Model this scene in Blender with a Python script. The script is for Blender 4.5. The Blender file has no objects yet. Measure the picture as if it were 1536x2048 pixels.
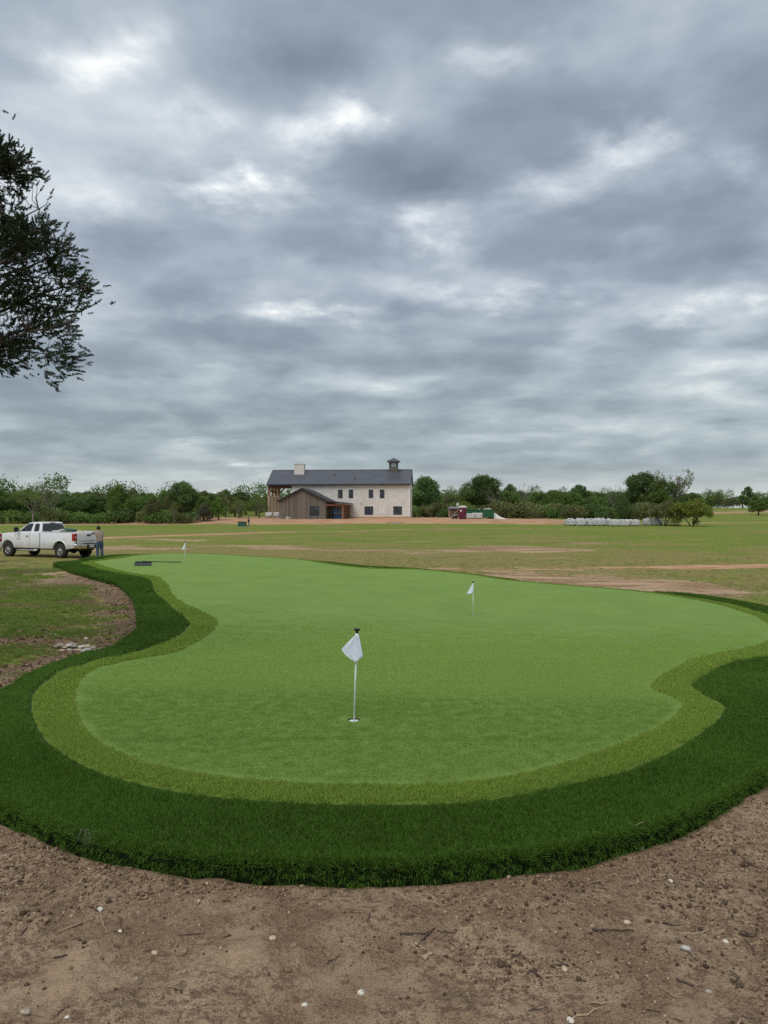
import bpy, bmesh, math, random
import numpy as np
from mathutils import Vector, Matrix, Euler, geometry as mgeo

random.seed(7)
R = math.radians
SC = bpy.context.scene
COL = SC.collection

# ------------------------------------------------------------------ camera, sky, sun, exposure
CAM_H = 1.70
DENOISE = False
cam_data = bpy.data.cameras.new('camera')
cam_data.sensor_fit = 'VERTICAL'
cam_data.sensor_height = 24.0
cam_data.lens = 24.0 * 1538.0 / 2048.0
cam_data.clip_start = 0.05
cam_data.clip_end = 9000.0
cam = bpy.data.objects.new('camera', cam_data)
cam.location = (0, 0, CAM_H)
cam.rotation_euler = (R(90.0 + 0.224), 0, 0)
COL.objects.link(cam)
SC.camera = cam

SUN_EL, SUN_AZ = R(58), R(205)          # azimuth clockwise from +Y: high, behind the camera, a little to the left
sun_data = bpy.data.lights.new('sun', 'SUN')
sun_data.energy = 1.5
sun_data.angle = R(40)
sun_data.color = (1.0, 0.965, 0.92)
sun = bpy.data.objects.new('sun', sun_data)
sdir = Vector((math.sin(SUN_AZ) * math.cos(SUN_EL), math.cos(SUN_AZ) * math.cos(SUN_EL), math.sin(SUN_EL)))
sun.rotation_euler = (-sdir).to_track_quat('-Z', 'Y').to_euler()
sun.location = sdir * 60
COL.objects.link(sun)

vs = SC.view_settings
SC.display_settings.display_device = 'sRGB'
vs.view_transform = 'Standard'
vs.look = 'None'
vs.exposure = 0.42
vs.gamma = 1.0
vs.use_curve_mapping = False
SC.cycles.use_denoising = DENOISE


class NT:
    """small helper for writing node trees as expressions"""
    def __init__(s, tree):
        s.t = tree
        tree.nodes.clear()
    def n(s, kind, **props):
        nd = s.t.nodes.new(kind)
        for k, v in props.items():
            setattr(nd, k, v)
        return nd
    def put(s, sock, v):
        if isinstance(v, bpy.types.NodeSocket):
            s.t.links.new(v, sock)
        elif v is not None:
            if hasattr(sock, 'default_value'):
                try:
                    sock.default_value = v
                except Exception:
                    sock.default_value = tuple(v) + (1.0,) if len(v) == 3 else v
    def math(s, op, a, b=None, c=None, clamp=False):
        nd = s.n('ShaderNodeMath', operation=op, use_clamp=clamp)
        s.put(nd.inputs[0], a)
        if b is not None: s.put(nd.inputs[1], b)
        if c is not None: s.put(nd.inputs[2], c)
        return nd.outputs[0]
    def add(s, a, b): return s.math('ADD', a, b)
    def sub(s, a, b): return s.math('SUBTRACT', a, b)
    def mul(s, a, b): return s.math('MULTIPLY', a, b)
    def div(s, a, b): return s.math('DIVIDE', a, b)
    def vec(s, op, a, b=None, scale=None):
        nd = s.n('ShaderNodeVectorMath', operation=op)
        s.put(nd.inputs[0], a)
        if b is not None: s.put(nd.inputs[1], b)
        if scale is not None: s.put(nd.inputs['Scale'], scale)
        return nd.outputs['Value'] if op in ('DOT_PRODUCT', 'LENGTH', 'DISTANCE') else nd.outputs[0]
    def sep(s, v):
        nd = s.n('ShaderNodeSeparateXYZ'); s.put(nd.inputs[0], v); return nd.outputs
    def comb(s, x, y, z):
        nd = s.n('ShaderNodeCombineXYZ')
        s.put(nd.inputs[0], x); s.put(nd.inputs[1], y); s.put(nd.inputs[2], z)
        return nd.outputs[0]
    def noise(s, v, scale, detail=4, rough=0.55, dist=0.0, color=False, dims='3D'):
        nd = s.n('ShaderNodeTexNoise', noise_dimensions=dims)
        s.put(nd.inputs['Vector'], v)
        s.put(nd.inputs['Scale'], scale); s.put(nd.inputs['Detail'], detail)
        s.put(nd.inputs['Roughness'], rough); s.put(nd.inputs['Distortion'], dist)
        return nd.outputs['Color'] if color else nd.outputs['Fac']
    def voro(s, v, scale, feature='F1', out='Distance', rnd=1.0):
        nd = s.n('ShaderNodeTexVoronoi', feature=feature)
        s.put(nd.inputs['Vector'], v); s.put(nd.inputs['Scale'], scale); s.put(nd.inputs['Randomness'], rnd)
        return nd.outputs[out]
    def smooth(s, v, lo, hi, a=0.0, b=1.0):
        nd = s.n('ShaderNodeMapRange', interpolation_type='SMOOTHSTEP')
        s.put(nd.inputs[0], v); s.put(nd.inputs[1], lo); s.put(nd.inputs[2], hi)
        s.put(nd.inputs[3], a); s.put(nd.inputs[4], b)
        return nd.outputs[0]
    def lin(s, v, lo, hi, a=0.0, b=1.0):
        nd = s.n('ShaderNodeMapRange')
        s.put(nd.inputs[0], v); s.put(nd.inputs[1], lo); s.put(nd.inputs[2], hi)
        s.put(nd.inputs[3], a); s.put(nd.inputs[4], b)
        return nd.outputs[0]
    def mix(s, f, a, b, mode='MIX'):
        nd = s.n('ShaderNodeMix', data_type='RGBA', blend_type=mode)
        s.put(nd.inputs[0], f)
        for sock, v in ((nd.inputs[6], a), (nd.inputs[7], b)):
            s.put(sock, v if isinstance(v, bpy.types.NodeSocket) or len(v) == 4 else tuple(v) + (1.0,))
        return nd.outputs[2]
    def ramp(s, v, stops, interp='LINEAR'):
        nd = s.n('ShaderNodeValToRGB')
        cr = nd.color_ramp; cr.interpolation = interp
        while len(cr.elements) < len(stops): cr.elements.new(0.5)
        for e, (p, c) in zip(cr.elements, stops):
            e.position = p; e.color = tuple(c) + (1.0,) if len(c) == 3 else c
        s.put(nd.inputs[0], v)
        return nd.outputs[0]
    def attr(s, name, out='Fac'):
        return s.n('ShaderNodeAttribute', attribute_name=name).outputs[out]
    def bump(s, h, strength=0.5, dist=0.02, normal=None):
        nd = s.n('ShaderNodeBump')
        s.put(nd.inputs['Strength'], strength); s.put(nd.inputs['Distance'], dist)
        s.put(nd.inputs['Height'], h)
        if normal is not None: s.put(nd.inputs['Normal'], normal)
        return nd.outputs[0]


def build_sky():
    w = bpy.data.worlds.new('World')
    SC.world = w
    w.use_nodes = True
    w.cycles.sampling_method = 'MANUAL'
    w.cycles.sample_map_resolution = 256
    q = NT(w.node_tree)
    d = q.n('ShaderNodeTexCoord').outputs['Generated']
    X, Y, Z = q.sep(d)
    zc = q.math('MAXIMUM', Z, 0.0)
    inv = q.div(1.0, q.add(zc, 0.16))
    px = q.mul(X, inv); py = q.mul(Y, inv)
    p = q.comb(px, py, 0.0)                                # the cloud deck as a flat layer overhead
    # a gentle domain warp, then lumps of several sizes: broad banks, puffs inside them, ragged edges
    wv = q.noise(p, 1.6, 2, 0.5, color=True)
    wv = q.vec('SCALE', q.vec('SUBTRACT', wv, (0.5, 0.5, 0.5)), scale=0.16)
    pw = q.vec('ADD', p, wv)
    big = q.noise(q.vec('ADD', pw, (3.1, 7.7, 0.3)), 0.95, 2, 0.5)
    mid = q.noise(q.vec('ADD', pw, (11.3, 1.9, 2.0)), 2.9, 3, 0.5)
    det = q.noise(q.vec('ADD', pw, (4.4, 9.1, 5.0)), 7.0, 7, 0.60)
    # puffs: rounded dark bases set off by brighter creases
    cd = q.voro(q.vec('ADD', q.vec('ADD', pw, (2.3, 4.1, 0.0)), q.vec('SCALE', q.vec('SUBTRACT', q.noise(p, 6.0, 4, 0.55, color=True), (0.5, 0.5, 0.5)), scale=0.22)), 3.4, 'SMOOTH_F1')
    puff = q.smooth(cd, 0.15, 0.75)
    frayed = q.add(0.40, q.mul(q.smooth(det, 0.3, 0.7), 1.0))
    warp2 = q.vec('SCALE', q.vec('SUBTRACT', q.noise(p, 4.5, 5, 0.56, color=True), (0.5, 0.5, 0.5)), scale=0.30)
    ps = q.vec('ADD', pw, warp2)
    t = q.add(q.mul(q.sub(big, 0.5), 0.80), q.mul(q.sub(mid, 0.5), 0.75))
    t = q.add(t, q.mul(q.sub(puff, 0.35), 0.30))
    t = q.add(t, q.mul(q.sub(det, 0.5), 0.34))
    # thin places of the deck, where more light comes through (ellipses in the layer, frayed by the warp)
    for (cx, cy, rx, ry, a) in SKY_THIN:
        e = q.vec('LENGTH', q.vec('MULTIPLY', q.vec('SUBTRACT', ps, (cx, cy, 0.0)), (1.0 / rx, 1.0 / ry, 0.0)))
        g_ = q.mul(q.smooth(e, 0.0, 1.9, 1.0, 0.0), a * (0.98 if a > 0 else 0.55))
        t = q.add(t, q.mul(g_, frayed) if a > 0 else g_)
    low = q.smooth(zc, 0.0, 0.16, 1.0, 0.0)                # towards the horizon the deck is seen edge-on
    tt = q.add(q.mul(t, q.lin(low, 0.0, 1.0, 1.0, 0.62)), q.lin(low, 0.0, 1.0, 0.40, 0.46))
    c_hi = q.ramp(tt, [(0.0, (0.158, 0.187, 0.230)), (0.28, (0.238, 0.276, 0.334)), (0.48, (0.334, 0.380, 0.438)),
                       (0.66, (0.455, 0.505, 0.550)), (0.85, (0.62, 0.655, 0.675)), (1.0, (0.80, 0.82, 0.80))])
    c_lo = q.ramp(tt, [(0.0, (0.155, 0.190, 0.215)), (0.30, (0.222, 0.268, 0.298)), (0.50, (0.290, 0.342, 0.370)),
                       (0.68, (0.390, 0.445, 0.460)), (0.85, (0.60, 0.635, 0.615)), (1.0, (0.84, 0.84, 0.78))])
    cloud = q.mix(q.smooth(zc, 0.05, 0.36, 1.0, 0.0), c_hi, c_lo)
    hz = q.smooth(zc, 0.0, 0.075, 1.0, 0.0)
    cloud = q.mix(q.mul(hz, 0.55), cloud, (0.585, 0.60, 0.555))
    sky = q.n('ShaderNodeTexSky', sky_type='NISHITA')
    sky.sun_disc = False
    sky.sun_elevation = SUN_EL
    sky.sun_rotation = SUN_AZ
    b1 = q.n('ShaderNodeBackground'); q.put(b1.inputs[0], sky.outputs[0]); b1.inputs[1].default_value = 0.10
    b2 = q.n('ShaderNodeBackground'); q.put(b2.inputs[0], cloud); b2.inputs[1].default_value = 1.0
    mx = q.n('ShaderNodeMixShader'); mx.inputs[0].default_value = 0.94
    q.put(mx.inputs[1], b1.outputs[0]); q.put(mx.inputs[2], b2.outputs[0])
    out = q.n('ShaderNodeOutputWorld'); q.put(out.inputs[0], mx.outputs[0])


# (centre x, centre y, half width, half depth, amount) in the layer's own coordinates
SKY_THIN = [(-0.32, 1.65, 0.09, 0.11, 0.4), (-0.33, 1.59, 0.06, 0.05, 0.2), (0.46, 1.52, 0.09, 0.09, 0.36), (0.35, 1.69, 0.09, 0.07, 0.22), (-0.46, 1.25, 0.09, 0.05, 0.26), (-0.12, 1.45, 0.1, 0.06, 0.32), (-0.04, 1.42, 0.06, 0.03, 0.2), (0.11, 1.84, 0.11, 0.11, 0.28), (0.87, 2.33, 0.11, 0.07, 0.26), (-0.26, 2.34, 0.27, 0.07, 0.34), (0.31, 2.2, 0.23, 0.07, 0.28), (0.18, 1.22, 0.07, 0.04, 0.28), (-0.6, 1.71, 0.08, 0.08, 0.16), (-0.36, 1.38, 0.05, 0.05, 0.18), (-0.79, 4.39, 0.11, 0.1, 0.35), (-0.91, 3.81, 0.12, 0.08, 0.25), (1.0, 2.17, 0.11, 0.06, 0.2), (0.7, 1.55, 0.08, 0.06, 0.15), (0.08, 1.58, 0.18, 0.11, -0.36), (0.66, 1.75, 0.27, 0.09, -0.26), (-0.09, 2.0, 0.26, 0.1, -0.18), (0.28, 1.39, 0.18, 0.08, -0.24), (0.63, 2.02, 0.34, 0.09, -0.24), (-0.46, 1.52, 0.12, 0.09, -0.18), (-0.12, 1.28, 0.13, 0.05, -0.2), (-0.6, 1.97, 0.19, 0.11, -0.14), (1.05, 2.56, 0.27, 0.07, -0.14), (0.54, 1.3, 0.15, 0.07, -0.12), (-0.29, 2.64, 0.43, 0.09, -0.12), (0.23, 2.74, 0.36, 0.09, -0.1), (-0.64, 1.43, 0.09, 0.05, -0.1)]
build_sky()

# ------------------------------------------------------------------ helpers
MATS = {}

def material(name, build):
    """a procedural material, made once; build(q) returns a shader socket"""
    if name in MATS: return MATS[name]
    m = bpy.data.materials.new(name)
    m.use_nodes = True
    q = NT(m.node_tree)
    out = q.n('ShaderNodeOutputMaterial')
    q.put(out.inputs['Surface'], build(q))
    MATS[name] = m
    return m

def principled(q, color, rough=0.6, normal=None, metal=0.0, spec=0.4, coat=0.0):
    b = q.n('ShaderNodeBsdfPrincipled')
    q.put(b.inputs['Base Color'], color if isinstance(color, bpy.types.NodeSocket) or len(color) == 4 else tuple(color) + (1.0,))
    q.put(b.inputs['Roughness'], rough)
    q.put(b.inputs['Metallic'], metal)
    q.put(b.inputs['Specular IOR Level'], spec)
    q.put(b.inputs['Coat Weight'], coat)
    if normal is not None: q.put(b.inputs['Normal'], normal)
    return b.outputs[0]

def obj_co(q): return q.n('ShaderNodeTexCoord').outputs['Object']
def world_co(q): return q.n('ShaderNodeNewGeometry').outputs['Position']

def plain(name, color, rough=0.6, metal=0.0, var=0.12, scale=6.0, bump=0.0, spec=0.4, coat=0.0):
    """one colour with a little uneven wear"""
    def b(q):
        co = obj_co(q)
        n1 = q.noise(co, scale, 5, 0.6)
        c = q.mix(q.smooth(n1, 0.3, 0.7), tuple(x * (1 - var) for x in color), tuple(min(1, x * (1 + var)) for x in color))
        nrm = q.bump(q.noise(co, scale * 8, 3, 0.6), bump, 0.01) if bump else None
        return principled(q, c, q.lin(n1, 0.3, 0.7, max(0.03, rough - 0.06), min(1, rough + 0.06)), nrm, metal, spec, coat)
    return material(name, b)


class MB:
    """collects shapes; build() links them as one mesh object"""
    def __init__(s):
        s.v = []; s.f = []
    def add(s, verts, faces):
        o = len(s.v)
        s.v.extend([tuple(p) for p in verts])
        s.f.extend([tuple(i + o for i in f) for f in faces])
        return s
    def box(s, x0, x1, y0, y1, z0, z1):
        return s.add([(x0, y0, z0), (x1, y0, z0), (x1, y1, z0), (x0, y1, z0), (x0, y0, z1), (x1, y0, z1), (x1, y1, z1), (x0, y1, z1)],
                     [(3, 2, 1, 0), (4, 5, 6, 7), (0, 1, 5, 4), (1, 2, 6, 5), (2, 3, 7, 6), (3, 0, 4, 7)])
    def beam(s, a, b, w, h=None, up=(0, 0, 1)):
        """a square bar from a to b"""
        h = h or w
        a = Vector(a); b = Vector(b); d = (b - a).normalized()
        up = Vector(up)
        if abs(d.dot(up)) > 0.98: up = Vector((1, 0, 0))
        x = d.cross(up).normalized(); y = x.cross(d).normalized()
        c = []
        for p in (a, b):
            for sx, sy in ((-1, -1), (1, -1), (1, 1), (-1, 1)):
                c.append(p + x * (sx * w / 2) + y * (sy * h / 2))
        return s.add(c, [(3, 2, 1, 0), (4, 5, 6, 7), (0, 1, 5, 4), (1, 2, 6, 5), (2, 3, 7, 6), (3, 0, 4, 7)])
    def tube(s, pts, radii, n=8, caps=True):
        pts = [Vector(p) for p in pts]
        if not hasattr(radii, '__len__'): radii = [radii] * len(pts)
        ref = None; rings = []
        for i, p in enumerate(pts):
            d = (pts[min(i + 1, len(pts) - 1)] - pts[max(i - 1, 0)]).normalized()
            if ref is None:
                ref = Vector((0, 0, 1)) if abs(d.z) < 0.9 else Vector((1, 0, 0))
            x = d.cross(ref).normalized(); y = x.cross(d).normalized(); ref = y
            rings.append([p + (x * math.cos(a) + y * math.sin(a)) * radii[i] for a in [2 * math.pi * k / n for k in range(n)]])
        v = [p for r in rings for p in r]; f = []
        for i in range(len(rings) - 1):
            for k in range(n):
                f.append((i * n + k, i * n + (k + 1) % n, (i + 1) * n + (k + 1) % n, (i + 1) * n + k))
        if caps:
            f.append(tuple(range(n - 1, -1, -1))); f.append(tuple((len(rings) - 1) * n + k for k in range(n)))
        return s.add(v, f)
    def lathe(s, prof, n=24, axis='z', center=(0, 0, 0)):
        """profile of (radius, height) pairs turned about an axis"""
        v = []; f = []
        for (r, h) in prof:
            for k in range(n):
                a = 2 * math.pi * k / n
                c, t = r * math.cos(a), r * math.sin(a)
                p = {'z': (c, t, h), 'y': (c, h, t), 'x': (h, c, t)}[axis]
                v.append(tuple(p[i] + center[i] for i in range(3)))
        for i in range(len(prof) - 1):
            for k in range(n):
                q = (i * n + k, i * n + (k + 1) % n, (i + 1) * n + (k + 1) % n, (i + 1) * n + k)
                f.append(q if axis != 'y' else q[::-1])
        return s.add(v, f)
    def prism(s, poly, a, b, axis='y'):
        """an outline in the plane across the axis, pulled from a to b"""
        n = len(poly)
        def P(u, w, t): return {'y': (u, t, w), 'x': (t, u, w), 'z': (u, w, t)}[axis]
        v = [P(u, w, a) for u, w in poly] + [P(u, w, b) for u, w in poly]
        f = [tuple(range(n)), tuple(range(2 * n - 1, n - 1, -1))]
        for i in range(n):
            j = (i + 1) % n
            f.append((i, i + n, j + n, j))
        return s.add(v, f)
    def mesh(s, name, mat=None, smooth=False, bevel=0.0, seg=2):
        me = bpy.data.meshes.new(name)
        me.from_pydata(s.v, [], s.f)
        bm = bmesh.new(); bm.from_mesh(me)
        bmesh.ops.recalc_face_normals(bm, faces=bm.faces)
        if bevel:
            es = [e for e in bm.edges if len(e.link_faces) == 2 and e.calc_face_angle(0) > 0.5]
            bmesh.ops.bevel(bm, geom=es, offset=bevel, segments=seg, profile=0.6, affect='EDGES', clamp_overlap=True)
        bm.to_mesh(me); bm.free()
        if smooth: me.shade_smooth()
        if mat: me.materials.append(mat)
        return me
    def build(s, name, mat=None, parent=None, smooth=False, bevel=0.0, seg=2, loc=None):
        return link(name, s.mesh(name, mat, smooth, bevel, seg), parent, loc)

def link(name, data, parent=None, loc=None):
    o = bpy.data.objects.new(name, data)
    COL.objects.link(o)
    if parent is not None: o.parent = parent
    if loc is not None: o.location = loc
    return o

def np_mesh(name, V, Fc, mat=None, smooth=False):
    """a mesh from arrays; faces all of one size"""
    V = np.asarray(V, np.float32); Fc = np.asarray(Fc, np.int32)
    me = bpy.data.meshes.new(name)
    k = Fc.shape[1]
    me.vertices.add(len(V)); me.vertices.foreach_set('co', V.ravel())
    me.loops.add(Fc.size); me.loops.foreach_set('vertex_index', Fc.ravel())
    me.polygons.add(len(Fc))
    me.polygons.foreach_set('loop_start', np.arange(0, Fc.size, k, dtype=np.int32))
    me.update(calc_edges=True)
    me.validate()
    if smooth: me.shade_smooth()
    if mat: me.materials.append(mat)
    return me

def attr_f(me, name, vals, domain='POINT'):
    a = me.attributes.new(name, 'FLOAT', domain)
    a.data.foreach_set('value', np.asarray(vals, np.float32))

def tag(o, label=None, category=None, group=None, kind=None):
    if label: o['label'] = label
    if category: o['category'] = category
    if group: o['group'] = group
    if kind: o['kind'] = kind
    return o

def thing(name, label, category, loc=(0, 0, 0), rz=0.0, group=None):
    o = bpy.data.objects.new(name, None)
    o.empty_display_size = 0.2
    COL.objects.link(o)
    o.location = loc; o.rotation_euler = (0, 0, rz)
    return tag(o, label, category, group)

def copy_tree(o, parent=None):
    c = o.copy(); COL.objects.link(c)
    c.parent = parent
    for ch in o.children: copy_tree(ch, c)
    return c

def scatter(name, pts, rots, scls, protos, kind='stuff', label=None, category=None, parent=None, seed=0):
    """many small pieces as one object: points that carry copies of a few prototype meshes"""
    me = bpy.data.meshes.new(name)
    pts = np.asarray(pts, np.float32)
    me.vertices.add(len(pts)); me.vertices.foreach_set('co', pts.ravel())
    a = me.attributes.new('rot', 'FLOAT_VECTOR', 'POINT'); a.data.foreach_set('vector', np.asarray(rots, np.float32).ravel())
    a = me.attributes.new('scl', 'FLOAT_VECTOR', 'POINT')
    sc = np.asarray(scls, np.float32)
    if sc.ndim == 1: sc = np.repeat(sc[:, None], 3, 1)
    a.data.foreach_set('vector', sc.ravel())
    pc = bpy.data.collections.new(name + '_pieces')
    for i, pm in enumerate(protos):
        pc.objects.link(bpy.data.objects.new('%s_piece_%02d' % (name, i), pm))
    o = link(name, me, parent)
    g = bpy.data.node_groups.new(name + '_scatter', 'GeometryNodeTree')
    g.interface.new_socket('Geometry', in_out='INPUT', socket_type='NodeSocketGeometry')
    g.interface.new_socket('Geometry', in_out='OUTPUT', socket_type='NodeSocketGeometry')
    N = g.nodes; L = g.links
    gi = N.new('NodeGroupInput'); go = N.new('NodeGroupOutput')
    ip = N.new('GeometryNodeInstanceOnPoints'); ci = N.new('GeometryNodeCollectionInfo')
    ci.inputs['Collection'].default_value = pc
    ci.inputs['Separate Children'].default_value = True
    ip.inputs['Pick Instance'].default_value = True
    rv = N.new('FunctionNodeRandomValue'); rv.data_type = 'INT'
    rv.inputs['Min'].default_value = 0 if False else rv.inputs['Min'].default_value
    for s_ in rv.inputs:
        if s_.type == 'INT' and s_.name == 'Min': s_.default_value = 0
        if s_.type == 'INT' and s_.name == 'Max': s_.default_value = len(protos) - 1
        if s_.type == 'INT' and s_.name == 'Seed': s_.default_value = seed
    ri = [s_ for s_ in rv.outputs if s_.type == 'INT'][0]
    na = N.new('GeometryNodeInputNamedAttribute'); na.data_type = 'FLOAT_VECTOR'; na.inputs['Name'].default_value = 'rot'
    nb = N.new('GeometryNodeInputNamedAttribute'); nb.data_type = 'FLOAT_VECTOR'; nb.inputs['Name'].default_value = 'scl'
    er = N.new('FunctionNodeEulerToRotation')
    L.new(gi.outputs[0], ip.inputs['Points']); L.new(ci.outputs[0], ip.inputs['Instance'])
    L.new(ri, ip.inputs['Instance Index'])
    L.new(na.outputs[0], er.inputs[0]); L.new(er.outputs[0], ip.inputs['Rotation'])
    L.new(nb.outputs[0], ip.inputs['Scale'])
    L.new(ip.outputs[0], go.inputs[0])
    md = o.modifiers.new('scatter', 'NODES'); md.node_group = g
    return tag(o, label, category, None, kind)

# value noise in numpy, for ground relief and masks
def _hash(ix, iy, seed):
    h = (ix.astype(np.int64) * 374761393 + iy.astype(np.int64) * 668265263 + seed * 1442695041) & 0xFFFFFFFF
    h = ((h ^ (h >> 13)) * 1274126177) & 0xFFFFFFFF
    return ((h ^ (h >> 16)) & 0xFFFF) / 65535.0

def vnoise(x, y, s, seed=0):
    x = np.asarray(x, float) / s; y = np.asarray(y, float) / s
    ix = np.floor(x); iy = np.floor(y); fx = x - ix; fy = y - iy
    fx = fx * fx * fx * (fx * (fx * 6 - 15) + 10); fy = fy * fy * fy * (fy * (fy * 6 - 15) + 10)
    a = _hash(ix, iy, seed); b = _hash(ix + 1, iy, seed); c = _hash(ix, iy + 1, seed); d = _hash(ix + 1, iy + 1, seed)
    return (a * (1 - fx) + b * fx) * (1 - fy) + (c * (1 - fx) + d * fx) * fy

def fbm(x, y, s, octaves=4, seed=0, gain=0.5):
    t = 0; amp = 1; tot = 0
    for o in range(octaves):
        t = t + amp * vnoise(x + 13.7 * o, y - 9.1 * o, s, seed + o); tot += amp
        amp *= gain; s *= 0.5
    return t / tot - 0.5

# ------------------------------------------------------------------ heights and outlines of the ground (metres)
def _tps_fit(pts):
    P = np.array(pts, float)
    d = np.hypot(P[:, None, 0] - P[None, :, 0], P[:, None, 1] - P[None, :, 1])
    K = np.where(d > 0, d * d * np.log(d + 1e-9), 0.0) + 2.0 * np.eye(len(P))
    A = np.zeros((len(P) + 3, len(P) + 3))
    A[:-3, :-3] = K
    A[:-3, -3] = 1; A[:-3, -2:] = P[:, :2]
    A[-3, :-3] = 1; A[-2:, :-3] = P[:, :2].T
    b = np.r_[P[:, 2], 0, 0, 0]
    return P, np.linalg.solve(A, b)

_TPS = _tps_fit([(0, 3.8, 0.0), (-0.25, 6.4, 0.0), (2, 17.2, -0.55), (-7.06, 27.2, 0.0), (8.2, 15.2, -0.62),
                 (-3, 11, -0.16), (3.2, 8.3, -0.10), (1.5, 26, -0.38), (-3.2, 6, 0.0), (3.4, 5.6, -0.02),
                 (-11, 27, -0.05), (-5, 17, -0.16), (-8, 33, -0.06), (6, 22, -0.55), (11, 13, -0.6), (-1, 33, -0.25)])

def green_h(x, y):
    """height of the turf's backing"""
    x = np.asarray(x, float); y = np.asarray(y, float)
    P, w = _TPS
    z = w[-3] + w[-2] * x + w[-1] * y
    for i in range(len(P)):
        d2 = (x - P[i, 0]) ** 2 + (y - P[i, 1]) ** 2
        z = z + w[i] * 0.5 * d2 * np.log(d2 + 1e-9)
    return z

def sstep(v, a, b):
    t = np.clip((np.asarray(v, float) - a) / (b - a), 0, 1)
    return t * t * (3 - 2 * t)

_BY = [-3000, -60, 0, 4, 10, 20, 30, 45, 80, 118, 150, 200, 260, 400, 1000, 3200]
_BZ = [-0.1, -0.1, -0.1, -0.1, -0.2, -0.5, -0.66, -0.62, -0.28, 0.12, 0.5, 1.5, 2.7, 4.4, 8, 12]

def base_h(x, y):
    x = np.asarray(x, float); y = np.asarray(y, float)
    k = np.maximum(np.abs(y) * 0.10, 0.6)
    z = sum(np.interp(y + s * k, _BY, _BZ) for s in (-1, -0.5, 0, 0.5, 1)) / 5
    z = z - np.where(x < 0, 0.028, 0.016) * np.clip(x, -14, 14) * sstep(y, 6, 16) * (1 - sstep(y, 27, 41))
    # the graded building pad
    pad = sstep(x, -52, -34) * (1 - sstep(x, 14, 40)) * sstep(y, 121, 134) * (1 - sstep(y, 190, 230))
    z = z * (1 - pad) + pad * (0.95 + 0.22 * sstep(y, 138, 150))
    # gentle swells of the field
    z = z + 0.10 * np.sin(x * 0.11 + 1.0) * np.sin(y * 0.07) * sstep(y, 40, 70) * (1 - pad)
    # right-hand rise far off
    z = z + 1.1 * sstep(x, 40, 110) * sstep(y, 150, 240)
    return z

def seg_dist(px, py, poly, closed=True):
    """distance to a polyline, and index of the nearest segment"""
    best = np.full(px.shape, 1e9); idx = np.zeros(px.shape, int)
    n = len(poly)
    for i in range(n if closed else n - 1):
        ax, ay = poly[i]; bx, by = poly[(i + 1) % n]
        dx, dy = bx - ax, by - ay
        L = dx * dx + dy * dy + 1e-12
        t = np.clip(((px - ax) * dx + (py - ay) * dy) / L, 0, 1)
        d = (px - ax - t * dx) ** 2 + (py - ay - t * dy) ** 2
        m = d < best
        best[m] = d[m]; idx[m] = i
    return np.sqrt(best), idx

def inside(px, py, poly):
    c = np.zeros(px.shape, bool)
    n = len(poly)
    for i in range(n):
        x1, y1 = poly[i]; x2, y2 = poly[(i + 1) % n]
        if y1 == y2: continue
        m = ((y1 > py) != (y2 > py)) & (px < (x2 - x1) * (py - y1) / (y2 - y1) + x1)
        c ^= m
    return c

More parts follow.
